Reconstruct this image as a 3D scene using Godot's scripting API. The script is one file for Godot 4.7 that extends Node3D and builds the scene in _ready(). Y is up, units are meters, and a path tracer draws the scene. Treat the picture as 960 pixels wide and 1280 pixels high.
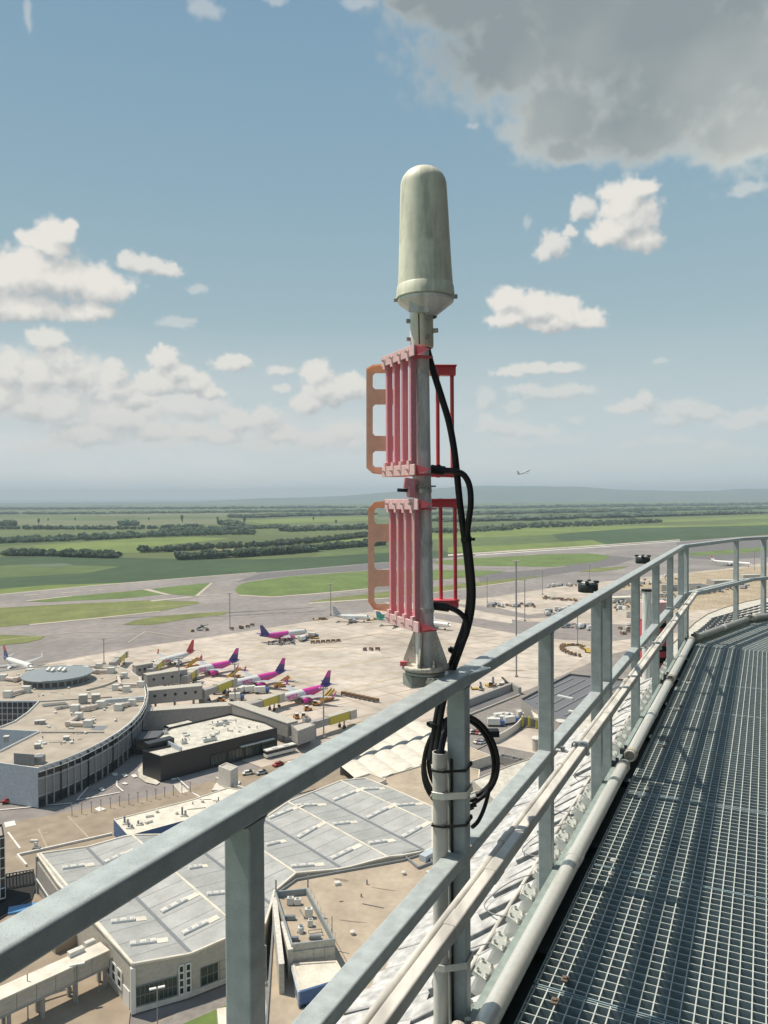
extends Node3D
# An airport seen from the catwalk of its control tower. Metres, y up; the eye stands over (0, 0).

const EYE := 96.0            # height of the eye over the apron
const FLOOR_DOWN := 1.53     # walkway under the eye
var M := {}
var taken := {}
var rng := RandomNumberGenerator.new()

# ---------------------------------------------------------------- naming
func free_name(parent: Node, wanted: String) -> String:
	var key := str(parent.get_instance_id()) + "/" + wanted
	var n: int = taken.get(key, 0)
	taken[key] = n + 1
	return wanted if n == 0 else "%s_%03d" % [wanted, n]

func put(parent: Node, node: Node3D, wanted: String) -> void:
	node.name = free_name(parent, wanted)
	parent.add_child(node, true)

func tag(o: Node, label := "", category := "", group := "") -> void:
	if label: o.set_meta("label", label)
	if category: o.set_meta("category", category)
	if group: o.set_meta("group", group)

func thing(called: String, label: String, category: String, at := Vector3.ZERO, turn := 0.0, group := "") -> Node3D:
	var o := Node3D.new()
	put(self, o, called)
	o.position = at
	o.rotation.y = turn
	tag(o, label, category, group)
	return o

func mesh_of(st: SurfaceTool, m: Material) -> ArrayMesh:
	var me := st.commit()
	if me.get_surface_count(): me.surface_set_material(0, m)
	return me

func part(called: String, st: SurfaceTool, m: Material, parent: Node3D, world := false) -> MeshInstance3D:
	var o := MeshInstance3D.new()
	o.mesh = mesh_of(st, m)
	put(parent, o, called)
	if world:
		var back := Transform3D.IDENTITY
		var n: Node = parent
		while n is Node3D and n != self:
			back = n.transform * back
			n = n.get_parent()
		o.transform = back.affine_inverse()
	return o

func setting(called: String, st: SurfaceTool, m: Material, label := "", kind := "structure") -> MeshInstance3D:
	var o := part(called, st, m, self)
	o.set_meta("kind", kind)
	if label: tag(o, label, called.replace("_", " "))
	return o

func copy(src: Node3D, at: Vector3, turn: float, label: String, group := "") -> Node3D:
	var c: Node3D = src.duplicate()
	var base := str(src.get_meta("base_name", src.name))
	put(self, c, base)
	c.position = at
	c.rotation = Vector3(0, turn, 0)
	tag(c, label, base.replace("_", " "), group)
	return c

# ---------------------------------------------------------------- mesh pieces (every face gets its normal here)
func mb() -> SurfaceTool:
	var st := SurfaceTool.new()
	st.begin(Mesh.PRIMITIVE_TRIANGLES)
	return st

func tri(st: SurfaceTool, a: Vector3, b: Vector3, c: Vector3, na: Vector3, nb: Vector3, nc: Vector3) -> void:
	var f := (a - c).cross(a - b)
	if f.dot(na + nb + nc) < 0.0:
		var t := b; b = c; c = t
		t = nb; nb = nc; nc = t
	st.set_normal(na); st.add_vertex(a)
	st.set_normal(nb); st.add_vertex(b)
	st.set_normal(nc); st.add_vertex(c)

func flat(st: SurfaceTool, pts: Array, towards: Vector3) -> void:
	var n: Vector3 = (pts[0] - pts[2]).cross(pts[0] - pts[1]).normalized()
	if n.dot(towards) < 0.0: n = -n
	for k in range(1, pts.size() - 1):
		tri(st, pts[0], pts[k], pts[k + 1], n, n, n)

func box(st: SurfaceTool, c: Vector3, s: Vector3, b := Basis.IDENTITY) -> void:
	var h := s * 0.5
	for axis in 3:
		for sg in [-1.0, 1.0]:
			var n := Vector3.ZERO
			n[axis] = sg
			var u := Vector3.ZERO
			u[(axis + 1) % 3] = h[(axis + 1) % 3]
			var v := Vector3.ZERO
			v[(axis + 2) % 3] = h[(axis + 2) % 3]
			var o := n * h[axis]
			flat(st, [c + b * (o - u - v), c + b * (o + u - v), c + b * (o + u + v), c + b * (o - u + v)], b * n)

func turned(x_dir: Vector3) -> Basis:    # level basis whose x runs along x_dir
	var x := Vector3(x_dir.x, 0, x_dir.z).normalized()
	return Basis(x, Vector3.UP, x.cross(Vector3.UP))

func round_rect(w: float, h: float, r: float, seg := 3) -> Array:   # [points, normals] about the centre
	var p := PackedVector2Array()
	var q := PackedVector2Array()
	for k in 4:
		var a0 := k * PI / 2
		var corner := Vector2((w / 2 - r) * [1, -1, -1, 1][k], (h / 2 - r) * [1, 1, -1, -1][k])
		for j in seg + 1:
			var d := Vector2.from_angle(a0 + j * PI / 2 / seg)
			p.append(corner + d * r)
			q.append(d)
	return [p, q]

func ring_of(r: float, sides := 12) -> Array:
	var p := PackedVector2Array()
	var q := PackedVector2Array()
	for k in sides:
		var d := Vector2.from_angle(TAU * k / sides)
		p.append(d * r)
		q.append(d)
	return [p, q]

func sweep(st: SurfaceTool, path: Array, prof: Array, up := Vector3.UP, capped := true) -> void:
	var pts: PackedVector2Array = prof[0]
	var nrm: PackedVector2Array = prof[1]
	var n := pts.size()
	var rings := []
	var normals := []
	var right_before := Vector3.ZERO
	for i in path.size():
		var t: Vector3 = (path[mini(i + 1, path.size() - 1)] - path[maxi(i - 1, 0)]).normalized()
		var x: Vector3
		if i == 0:
			x = t.cross(up)
			if x.length() < 0.01: x = t.cross(Vector3(0.3, 0.1, 1))
		else:
			x = right_before - t * right_before.dot(t)
		x = x.normalized()
		right_before = x
		var y := x.cross(t)
		var r := []
		var m := []
		for k in n:
			r.append(path[i] + x * pts[k].x + y * pts[k].y)
			m.append(x * nrm[k].x + y * nrm[k].y)
		rings.append(r); normals.append(m)
	for i in path.size() - 1:
		for k in n:
			var j := (k + 1) % n
			var sharp: bool = nrm[k].dot(nrm[j]) < 0.3
			var a: Vector3 = normals[i][k]
			var b: Vector3 = normals[i][j]
			if sharp: a = (a + b).normalized(); b = a
			tri(st, rings[i][k], rings[i][j], rings[i + 1][j], a, b, b)
			tri(st, rings[i][k], rings[i + 1][j], rings[i + 1][k], a, b, a)
	if capped:
		var t0: Vector3 = (path[0] - path[1]).normalized()
		var last := path.size() - 1
		flat(st, rings[0], t0)
		flat(st, rings[last], (path[last] - path[last - 1]).normalized())

func bar(st: SurfaceTool, a: Vector3, b: Vector3, w: float, h: float, r := 0.004, seg := 3) -> void:
	sweep(st, [a, b], round_rect(w, h, r, seg))

func tube(st: SurfaceTool, path: Array, r: float, sides := 10, capped := true) -> void:
	sweep(st, path, ring_of(r, sides), Vector3.UP, capped)

func pipe(st: SurfaceTool, a: Vector3, b: Vector3, r: float, wall: float, sides := 16) -> void:   # open-ended, with thickness
	sweep(st, [a, b], ring_of(r, sides), Vector3.UP, false)
	var inner := ring_of(r - wall, sides)
	for k in sides: inner[1][k] = -inner[1][k]
	sweep(st, [a, b], inner, Vector3.UP, false)
	var t := (b - a).normalized()
	var x := t.cross(Vector3.UP)
	if x.length() < 0.01: x = t.cross(Vector3(0.3, 0.1, 1))
	x = x.normalized()
	var y := x.cross(t)
	for e in [[a, -t], [b, t]]:
		for k in sides:
			var d0 := Vector2.from_angle(TAU * k / sides)
			var d1 := Vector2.from_angle(TAU * (k + 1) / sides)
			var p0: Vector3 = x * d0.x + y * d0.y
			var p1: Vector3 = x * d1.x + y * d1.y
			flat(st, [e[0] + p0 * r, e[0] + p1 * r, e[0] + p1 * (r - wall), e[0] + p0 * (r - wall)], e[1])

func smooth_path(pts: Array, steps := 6) -> Array:
	var c := Curve3D.new()
	for i in pts.size():
		var t: Vector3 = (pts[mini(i + 1, pts.size() - 1)] - pts[maxi(i - 1, 0)]) / 6.0
		c.add_point(pts[i], -t, t)
	var out := []
	for i in pts.size() - 1:
		for k in steps: out.append(c.sample(i, float(k) / steps))
	out.append(pts[-1])
	return out

func lathe(st: SurfaceTool, prof: Array, sides := 24, at := Vector3.ZERO) -> void:   # prof: Vector2(radius, height)
	for i in prof.size() - 1:
		var p: Vector2 = prof[i]
		var q: Vector2 = prof[i + 1]
		var before: Vector2 = prof[maxi(i - 1, 0)]
		var after: Vector2 = prof[mini(i + 2, prof.size() - 1)]
		var np := _lathe_normal(before, p, q)
		var nq := _lathe_normal(p, q, after)
		for k in sides:
			var a := Vector2.from_angle(TAU * k / sides)
			var b := Vector2.from_angle(TAU * (k + 1) / sides)
			var pa := at + Vector3(p.x * a.x, p.y, p.x * a.y)
			var pb := at + Vector3(p.x * b.x, p.y, p.x * b.y)
			var qa := at + Vector3(q.x * a.x, q.y, q.x * a.y)
			var qb := at + Vector3(q.x * b.x, q.y, q.x * b.y)
			var npa := Vector3(np.x * a.x, np.y, np.x * a.y)
			var npb := Vector3(np.x * b.x, np.y, np.x * b.y)
			var nqa := Vector3(nq.x * a.x, nq.y, nq.x * a.y)
			var nqb := Vector3(nq.x * b.x, nq.y, nq.x * b.y)
			if p.x > 0.0001: tri(st, pa, pb, qb, npa, npb, nqb)
			if q.x > 0.0001: tri(st, pa, qb, qa, npa, nqb, nqa)

func _lathe_normal(a: Vector2, b: Vector2, c: Vector2) -> Vector2:
	var d1 := (b - a).normalized()
	var d2 := (c - b).normalized()
	if a == b: d1 = d2
	if b == c: d2 = d1
	if d1.dot(d2) < 0.6: d1 = d2
	var d := (d1 + d2).normalized()
	return Vector2(d.y, -d.x)

func v3(p: Vector2, y: float) -> Vector3:
	return Vector3(p.x, y, p.y)

func cap(st: SurfaceTool, poly: PackedVector2Array, y: float, up := 1.0) -> void:
	var idx := Geometry2D.triangulate_polygon(poly)
	for k in range(0, idx.size(), 3):
		flat(st, [v3(poly[idx[k]], y), v3(poly[idx[k + 1]], y), v3(poly[idx[k + 2]], y)], Vector3.UP * up)

func area_of(poly: PackedVector2Array) -> float:
	var s := 0.0
	for k in poly.size():
		var q := poly[(k + 1) % poly.size()]
		s += poly[k].x * q.y - q.x * poly[k].y
	return s * 0.5

func sides_of(st: SurfaceTool, poly: PackedVector2Array, y0: float, y1: float) -> void:
	var sg := signf(area_of(poly))
	for k in poly.size():
		var a := poly[k]
		var b := poly[(k + 1) % poly.size()]
		if a.distance_to(b) < 0.001: continue
		var n := Vector3(b.y - a.y, 0, a.x - b.x) * sg
		flat(st, [v3(a, y0), v3(b, y0), v3(b, y1), v3(a, y1)], n)

func prism(st: SurfaceTool, poly: PackedVector2Array, y0: float, y1: float) -> void:
	sides_of(st, poly, y0, y1)
	cap(st, poly, y1)

func inset(poly: PackedVector2Array, by: float) -> PackedVector2Array:
	var r := Geometry2D.offset_polygon(poly, -by, Geometry2D.JOIN_MITER)
	var best := poly
	var most := 0.0
	for q in r:
		if absf(area_of(q)) > most:
			most = absf(area_of(q)); best = q
	return best

func rect(a: Vector2, b: Vector2, w: float, side := 0.0) -> PackedVector2Array:   # strip from a to b, w wide; side -1/1 puts it to one side
	var d := (b - a).normalized()
	var n := Vector2(-d.y, d.x) * w * 0.5
	var o := n * side
	return PackedVector2Array([a + n + o, b + n + o, b - n + o, a - n + o])

# ---------------------------------------------------------------- materials
var tex := {}
var tex_mean := {}
func noise_tex(key: String, freq: float, low: float, octaves := 4, seed_ := 1, size := 512) -> ImageTexture:
	if tex.has(key): return tex[key]
	var n := FastNoiseLite.new()
	n.seed = seed_
	n.frequency = freq
	n.fractal_octaves = octaves
	n.noise_type = FastNoiseLite.TYPE_SIMPLEX_SMOOTH
	var im := n.get_seamless_image(size, size)
	im.convert(Image.FORMAT_L8)
	var data := im.get_data()
	var sum := 0.0
	for k in data.size():
		data[k] = int(lerpf(low, 1.0, data[k] / 255.0) * 255.0)
		if k % 37 == 0: sum += pow(data[k] / 255.0, 2.2)
	im = Image.create_from_data(size, size, false, Image.FORMAT_L8, data)
	im.convert(Image.FORMAT_RGB8)
	tex[key] = ImageTexture.create_from_image(im)
	tex_mean[tex[key]] = sum / (data.size() / 37.0)
	return tex[key]

func streak_tex(key: String, low: float) -> ImageTexture:   # long weather streaks, running down
	if tex.has(key): return tex[key]
	var n := FastNoiseLite.new()
	n.seed = 9
	n.frequency = 0.022
	n.fractal_octaves = 4
	var im := n.get_seamless_image(512, 64)
	im.convert(Image.FORMAT_L8)
	im.resize(512, 1024)
	var data := im.get_data()
	var sum := 0.0
	for k in data.size():
		data[k] = int(lerpf(low, 1.0, smoothstep(0.1, 0.6, data[k] / 255.0)) * 255.0)
		if k % 37 == 0: sum += pow(data[k] / 255.0, 2.2)
	im = Image.create_from_data(512, 1024, false, Image.FORMAT_L8, data)
	im.convert(Image.FORMAT_RGB8)
	tex[key] = ImageTexture.create_from_image(im)
	tex_mean[tex[key]] = sum / (data.size() / 37.0)
	return tex[key]

func speck_tex() -> ImageTexture:     # fine scratches and specks of dirt on paint
	var n := FastNoiseLite.new()
	n.seed = 17; n.frequency = 0.06; n.fractal_octaves = 3
	var im := n.get_seamless_image(512, 512)
	im.convert(Image.FORMAT_L8)
	var data := im.get_data()
	var sum := 0.0
	for k in data.size():
		data[k] = int(lerpf(0.72, 1.0, smoothstep(0.10, 0.30, data[k] / 255.0)) * 255.0)
		if k % 37 == 0: sum += pow(data[k] / 255.0, 2.2)
	im = Image.create_from_data(512, 512, false, Image.FORMAT_L8, data)
	im.convert(Image.FORMAT_RGB8)
	var t := ImageTexture.create_from_image(im)
	tex_mean[t] = sum / (data.size() / 37.0)
	return t

func mat(r: float, g: float, b: float, rough := 0.8, metal := 0.0, t: Texture2D = null, metres := 4.0) -> StandardMaterial3D:
	var m := StandardMaterial3D.new()
	var lift: float = 1.0 / tex_mean[t] if t else 1.0      # a texture only varies the colour, its mean stays
	m.albedo_color = Color(minf(r * lift, 1.0), minf(g * lift, 1.0), minf(b * lift, 1.0)).linear_to_srgb()
	m.roughness = rough
	m.metallic = metal
	if t:
		m.albedo_texture = t
		m.uv1_triplanar = true
		m.uv1_world_triplanar = true
		m.uv1_scale = Vector3.ONE / metres
	return m

func detail(m: StandardMaterial3D, t: Texture2D, metres: float) -> StandardMaterial3D:
	m.detail_enabled = true
	var c := m.albedo_color.srgb_to_linear()
	var lift: float = 1.0 / tex_mean[t]
	m.albedo_color = Color(minf(c.r * lift, 1.0), minf(c.g * lift, 1.0), minf(c.b * lift, 1.0)).linear_to_srgb()
	m.detail_blend_mode = BaseMaterial3D.BLEND_MODE_MUL
	m.detail_albedo = t
	m.detail_uv_layer = BaseMaterial3D.DETAIL_UV_2
	m.uv2_triplanar = true
	m.uv2_world_triplanar = true
	m.uv2_scale = Vector3.ONE / metres
	return m

func make_materials() -> void:
	var soft := noise_tex("soft", 0.012, 0.84, 5, 3)
	var fine := noise_tex("fine", 0.05, 0.88, 4, 5)
	var faint := noise_tex("faint", 0.02, 0.93, 4, 7)
	var rough := noise_tex("rough", 0.03, 0.6, 5, 11)
	var speck := speck_tex()
	var blotch := noise_tex("blotch", 0.008, 0.82, 5, 13)
	var streak := streak_tex("streak", 0.84)
	M.rail = detail(mat(0.405, 0.455, 0.468, 0.42, 0.0, soft, 0.35), speck, 0.11)
	M.toe = mat(0.27, 0.33, 0.315, 0.5, 0.0, soft, 0.4)
	M.galv = detail(mat(0.78, 0.78, 0.74, 0.36, 0.45, faint, 0.25), faint, 0.06)
	M.galv_dull = mat(0.42, 0.43, 0.42, 0.55, 0.5, soft, 0.2)
	M.grating = mat(0.30, 0.40, 0.44, 0.6, 0.1, soft, 0.4)
	M.grating_lit = mat(0.50, 0.55, 0.54, 0.5, 0.0, soft, 0.4)  # paler than the bars: sunlight on their top edges put into the colour
	M.dark_steel = mat(0.03, 0.045, 0.055, 0.7, 0.0, soft, 0.5)
	M.steel = mat(0.6, 0.58, 0.54, 0.3, 0.85, fine, 0.1)
	M.rust = mat(0.16, 0.125, 0.10, 0.85, 0.0, rough, 0.1)
	M.duct = detail(mat(0.66, 0.64, 0.60, 0.45, 0.0, faint, 0.5), streak, 1.3)
	M.slat = detail(mat(0.72, 0.71, 0.67, 0.6, 0.0, soft, 0.3), rough, 1.3)
	M.membrane = mat(0.03, 0.03, 0.03, 0.8, 0.0, rough, 0.5)
	M.fixture = mat(0.66, 0.69, 0.65, 0.3, 0.1, soft, 0.1)
	M.clear = mat(0.86, 0.88, 0.84, 0.3)
	M.clear.transparency = BaseMaterial3D.TRANSPARENCY_ALPHA
	M.clear.albedo_color.a = 0.55
	M.cab_glass = mat(0.02, 0.026, 0.03, 0.06)
	M.cab_frame = mat(0.25, 0.26, 0.27, 0.5)
	M.radome = detail(mat(0.90, 0.865, 0.68, 0.5, 0.0, faint, 0.3), streak, 0.34)
	M.mast = detail(mat(0.86, 0.85, 0.83, 0.5, 0.1, faint, 0.1), streak, 0.3)
	M.mast_rusty = detail(mat(0.58, 0.53, 0.47, 0.7, 0.1, rough, 0.07), streak, 0.12)
	M.pink = detail(mat(0.78, 0.32, 0.37, 0.5, 0.0, faint, 0.1), fine, 0.03)
	M.pink_pale = mat(0.80, 0.52, 0.53, 0.55, 0.0, soft, 0.08)
	M.red = mat(0.70, 0.12, 0.15, 0.45, 0.0, faint, 0.1)
	M.orange = mat(0.95, 0.69, 0.53, 0.6, 0.0, faint, 0.3)
	M.orange.backlight_enabled = true
	M.orange.backlight = Color(0.40, 0.30, 0.235).linear_to_srgb()
	M.rubber = mat(0.012, 0.012, 0.014, 0.5)
	M.tie = mat(0.01, 0.01, 0.011, 0.4)
	M.drum = mat(0.03, 0.04, 0.042, 0.5, 0.0, soft, 0.1)
	M.concrete = detail(mat(0.475, 0.41, 0.35, 0.9, 0.0, soft, 90.0), blotch, 310.0)
	M.concrete_pale = detail(mat(0.49, 0.43, 0.37, 0.9, 0.0, soft, 70.0), blotch, 270.0)
	M.stain = mat(0.42, 0.35, 0.26, 0.9, 0.0, soft, 30.0)
	M.asphalt = detail(mat(0.25, 0.225, 0.215, 0.92, 0.0, soft, 60.0), blotch, 430.0)
	M.asphalt_dark_and_shaded = mat(0.15, 0.142, 0.145, 0.9, 0.0, soft, 60.0)  # dark asphalt, also used to paint the cloud shadow on the taxiways
	M.road = detail(mat(0.235, 0.215, 0.20, 0.92, 0.0, soft, 14.0), soft, 90.0)
	M.paving = detail(mat(0.30, 0.243, 0.182, 0.9, 0.0, fine, 6.0), soft, 45.0)
	M.paint_white = mat(0.72, 0.70, 0.66, 0.8, 0.0, soft, 6.0)
	M.paint_dim = mat(0.45, 0.40, 0.33, 0.8, 0.0, soft, 6.0)
	M.grass = detail(mat(0.125, 0.18, 0.05, 1.0, 0.0, soft, 55.0), blotch, 260.0)
	M.grass_dry = detail(mat(0.165, 0.185, 0.06, 1.0, 0.0, soft, 35.0), blotch, 160.0)
	M.ground = detail(mat(0.105, 0.135, 0.045, 1.0, 0.0, soft, 900.0), blotch, 5200.0)
	M.crop_bright = detail(mat(0.155, 0.205, 0.05, 1.0, 0.0, soft, 300.0), blotch, 1500.0)
	M.crop_mid = detail(mat(0.095, 0.135, 0.045, 1.0, 0.0, soft, 300.0), blotch, 1700.0)
	M.crop_cloud_shaded = detail(mat(0.045, 0.082, 0.034, 1.0, 0.0, soft, 330.0), blotch, 1300.0)  # crop green with the cloud shadow over the fields put into its colour
	M.crop_dry = detail(mat(0.21, 0.20, 0.085, 1.0, 0.0, soft, 300.0), blotch, 1200.0)
	M.crop_pale = detail(mat(0.15, 0.165, 0.085, 1.0, 0.0, soft, 300.0), blotch, 1200.0)
	M.wood_floor = mat(0.06, 0.09, 0.06, 1.0, 0.0, soft, 400.0)
	M.earth = detail(mat(0.40, 0.325, 0.225, 0.95, 0.0, rough, 40.0), blotch, 150.0)
	M.hill = mat(0.10, 0.13, 0.09, 1.0, 0.0, blotch, 6000.0)
	M.foliage = mat(0.105, 0.15, 0.10, 1.0)
	M.foliage.vertex_color_use_as_albedo = true
	M.roof_gravel = detail(mat(0.39, 0.34, 0.28, 0.95, 0.0, fine, 8.0), soft, 60.0)
	M.roof_tan = detail(mat(0.41, 0.34, 0.26, 0.95, 0.0, faint, 22.0), soft, 70.0)
	M.roof_stain = mat(0.23, 0.185, 0.145, 0.95, 0.0, soft, 3.0)
	M.roof_grey = detail(mat(0.36, 0.365, 0.355, 0.7, 0.0, faint, 12.0), soft, 55.0)
	M.roof_grey_b = detail(mat(0.39, 0.395, 0.385, 0.7, 0.0, faint, 12.0), soft, 45.0)
	M.roof_white = detail(mat(0.66, 0.61, 0.52, 0.7, 0.0, faint, 9.0), soft, 30.0)
	M.roof_pale = detail(mat(0.56, 0.53, 0.46, 0.75, 0.0, soft, 14.0), soft, 44.0)
	M.roof_dark = mat(0.10, 0.105, 0.115, 0.6, 0.0, soft, 9.0)
	M.roof_metal = mat(0.15, 0.15, 0.16, 0.55, 0.0, soft, 5.0)
	M.wall_white = mat(0.60, 0.57, 0.52, 0.7, 0.0, soft, 8.0)
	M.wall_beige = mat(0.46, 0.43, 0.375, 0.8, 0.0, soft, 7.0)
	M.wall_grey = mat(0.33, 0.315, 0.30, 0.75, 0.0, soft, 8.0)
	M.wall_blue_grey = mat(0.44, 0.49, 0.54, 0.6, 0.0, soft, 8.0)
	M.wall_blue = mat(0.055, 0.12, 0.27, 0.5, 0.0, soft, 6.0)
	M.wall_black = mat(0.022, 0.024, 0.027, 0.35, 0.0, soft, 5.0)
	M.slate = mat(0.23, 0.265, 0.285, 0.6, 0.0, soft, 7.0)
	M.panel = mat(0.22, 0.235, 0.25, 0.45, 0.2, soft, 5.0)
	M.glass_dark = mat(0.02, 0.028, 0.034, 0.08)
	M.glass_green = mat(0.035, 0.055, 0.045, 0.1)
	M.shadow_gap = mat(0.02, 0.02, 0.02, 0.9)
	M.frame_white = mat(0.68, 0.68, 0.66, 0.5)
	M.equipment = mat(0.62, 0.61, 0.57, 0.5, 0.0, soft, 2.0)
	M.duct_pink = mat(0.58, 0.50, 0.44, 0.55, 0.0, soft, 4.0)
	M.lamp_grey = mat(0.33, 0.34, 0.34, 0.5, 0.4)
	M.bridge_yellow = mat(0.52, 0.45, 0.06, 0.5, 0.0, soft, 3.0)
	M.cart_brown = mat(0.22, 0.13, 0.07, 0.8)
	M.cart_white = mat(0.68, 0.67, 0.63, 0.5)
	M.cart_yellow = mat(0.50, 0.33, 0.05, 0.6)
	M.cart_orange = mat(0.55, 0.22, 0.04, 0.6)
	M.cart_blue = mat(0.06, 0.13, 0.34, 0.5)
	M.cart_grey = mat(0.25, 0.25, 0.26, 0.6)
	M.cart_dark = mat(0.05, 0.05, 0.055, 0.6)
	M.cart_red = mat(0.38, 0.05, 0.04, 0.6)
	M.tyre = mat(0.02, 0.02, 0.02, 0.8)
	M.plane_white = mat(0.72, 0.72, 0.70, 0.35)
	M.plane_pink = mat(0.62, 0.045, 0.34, 0.35)
	M.plane_purple = mat(0.075, 0.05, 0.22, 0.35)
	M.plane_red = mat(0.52, 0.06, 0.06, 0.4)
	M.plane_grey = mat(0.42, 0.43, 0.45, 0.4)
	M.plane_wing = mat(0.40, 0.41, 0.42, 0.4)
	M.plane_green = mat(0.05, 0.30, 0.22, 0.4)
	M.plane_blue = mat(0.10, 0.28, 0.55, 0.4)
	M.plane_navy = mat(0.07, 0.09, 0.20, 0.4)
	M.black = mat(0.015, 0.015, 0.017, 0.3)

# ---------------------------------------------------------------- sky
var sky_warp: FastNoiseLite
var sky_fbm: FastNoiseLite
var sky_big: FastNoiseLite
var sky_cell: FastNoiseLite
# puffs of the clouds in view: middle (azimuth, elevation), half sizes in degrees, how solid, how grey
var puffs := []

func clear_sky(el: float) -> Vector3:
	var stops := [0.0, 3.0, 8.0, 14.0, 22.0, 33.0, 55.0, 90.0]
	var cols := [Vector3(0.60, 0.67, 0.685), Vector3(0.55, 0.64, 0.66), Vector3(0.445, 0.562, 0.595), Vector3(0.345, 0.48, 0.545), Vector3(0.265, 0.41, 0.51), Vector3(0.205, 0.345, 0.475), Vector3(0.14, 0.27, 0.43), Vector3(0.11, 0.22, 0.38)]
	var e := clampf(el, 0.0, 89.9)
	for k in 7:
		if e <= stops[k + 1]:
			var t: float = (e - stops[k]) / (stops[k + 1] - stops[k])
			return cols[k].lerp(cols[k + 1], t)
	return cols[7]

func puff_field(group: Array, az: float, el: float) -> float:
	var best := -9.0
	for p in group:
		var dx: float = (az - p[0]) / p[2]
		var dy: float = (el - p[1]) / p[3]
		if dy < 0.0: dy *= 1.35
		best = maxf(best, 1.0 - sqrt(dx * dx + dy * dy))
	return best

func cloud_density(group: Array, scale: float, lumps: float, az: float, el: float) -> float:     # round lumps on the puffs, frayed by finer noise
	var wx := sky_warp.get_noise_2d(az * 22.0 / scale, el * 22.0 / scale) * 0.5 * scale
	var wy := sky_warp.get_noise_2d(az * 22.0 / scale + 511.0, el * 22.0 / scale) * 0.4 * scale
	var x := az + wx
	var y := el + wy
	var cell := -sky_cell.get_noise_2d(x * 30.0 / scale, y * 34.0 / scale) - 0.35
	return puff_field(group, x, y) + cell * 0.50 * lumps + sky_fbm.get_noise_2d(az * 60.0 / scale, el * 66.0 / scale) * 0.22 + 0.02

func far_sky(az: float, el: float) -> Vector3:    # the same broken cumulus all round, on a flat base high above
	var c := clear_sky(el)
	if el < 0.6: return c
	var a := deg_to_rad(az)
	var e := deg_to_rad(el)
	var reach := 1.0 / (tan(e) + 0.06)
	var x := sin(a) * reach
	var z := -cos(a) * reach
	var d := sky_big.get_noise_2d(x * 62.0, z * 62.0) * 1.15 + sky_fbm.get_noise_2d(x * 120.0, z * 120.0) * 0.45
	var alpha := smoothstep(0.10, 0.42, d)
	var grey := smoothstep(0.25, 0.8, d) * smoothstep(8.0, 40.0, el)
	var col := Vector3(0.66, 0.64, 0.60).lerp(Vector3(0.33, 0.36, 0.38), grey)
	col = col.lerp(Vector3(0.52, 0.55, 0.555), 1.0 - smoothstep(1.0, 14.0, el))
	return c.lerp(col, alpha * lerpf(0.55, 0.92, smoothstep(2.0, 15.0, el)))

func view_sky(az: float, el: float) -> Vector3:
	var c := clear_sky(el)
	# thin veil low in the sky, thicker to the left
	var veil := sky_big.get_noise_2d(az * 9.0, el * 34.0) * 0.5 + 0.5
	c = c.lerp(Vector3(0.80, 0.80, 0.79), clampf((1.0 - el / 12.5) * (0.98 - (az + 26.0) * 0.0125) * (0.6 + veil * 0.7), 0.0, 0.9))
	for cl in puffs:
		var b: Array = cl.box
		if az < b[0] or az > b[1] or el < b[2] or el > b[3]: continue
		var s: float = cl.scale
		var d := cloud_density(cl.puffs, s, cl.lumps, az, el)
		if d < -0.07: continue
		var alpha: float = smoothstep(-0.06, cl.soft * 1.15, d) * cl.solid
		var d2 := cloud_density(cl.puffs, s, cl.lumps, az - 0.42 * s, el + 0.75 * s)
		var d3 := cloud_density(cl.puffs, s, cl.lumps, az - 0.9 * s, el + 1.7 * s)
		var lit := clampf(0.60 + (d - d2) * 0.75 + (d - d3) * 0.40, 0.0, 1.0)
		var col := Vector3(0.47, 0.495, 0.505).lerp(Vector3(0.84, 0.81, 0.75), lit)
		if cl.grey > 0.0:
			var g := sky_fbm.get_noise_2d(az * 5.0 + 90.0, el * 7.0) * 0.16 + sky_big.get_noise_2d(az * 4.0 + 40.0, el * 5.0) * 0.55
			var edge := 1.0 - smoothstep(0.05, 0.75, d)
			var t := clampf(0.36 + g * 0.8 + edge * 0.6 - (el - 24.5) * 0.05, 0.0, 1.0)
			col = Vector3(0.275, 0.325, 0.345).lerp(Vector3(0.68, 0.69, 0.645), t)
		col = col.lerp(Vector3(0.60, 0.61, 0.60), (1.0 - smoothstep(1.0, 12.0, el)) * 0.55)
		c = c.lerp(col, alpha)
	return c

func cloud(list: Array, scale := 1.0, solid := 1.0, soft := 0.28, grey := 0.0) -> void:
	var b := [999.0, -999.0, 999.0, -999.0]
	for p in list:
		b[0] = minf(b[0], p[0] - p[2] * 2.0 - scale); b[1] = maxf(b[1], p[0] + p[2] * 2.0 + scale)
		b[2] = minf(b[2], p[1] - p[3] * 2.0 - scale); b[3] = maxf(b[3], p[1] + p[3] * 2.0 + scale)
	puffs.append({"puffs": list, "scale": scale, "solid": solid, "soft": soft, "grey": grey, "lumps": 0.35 if grey > 0.0 else 1.0, "box": b})

func cp(m: Vector2, w: float, h: float) -> Array:     # w and h in sixteenths of a degree
	return [m.x, m.y, w / 16.0, h / 16.0]

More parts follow.
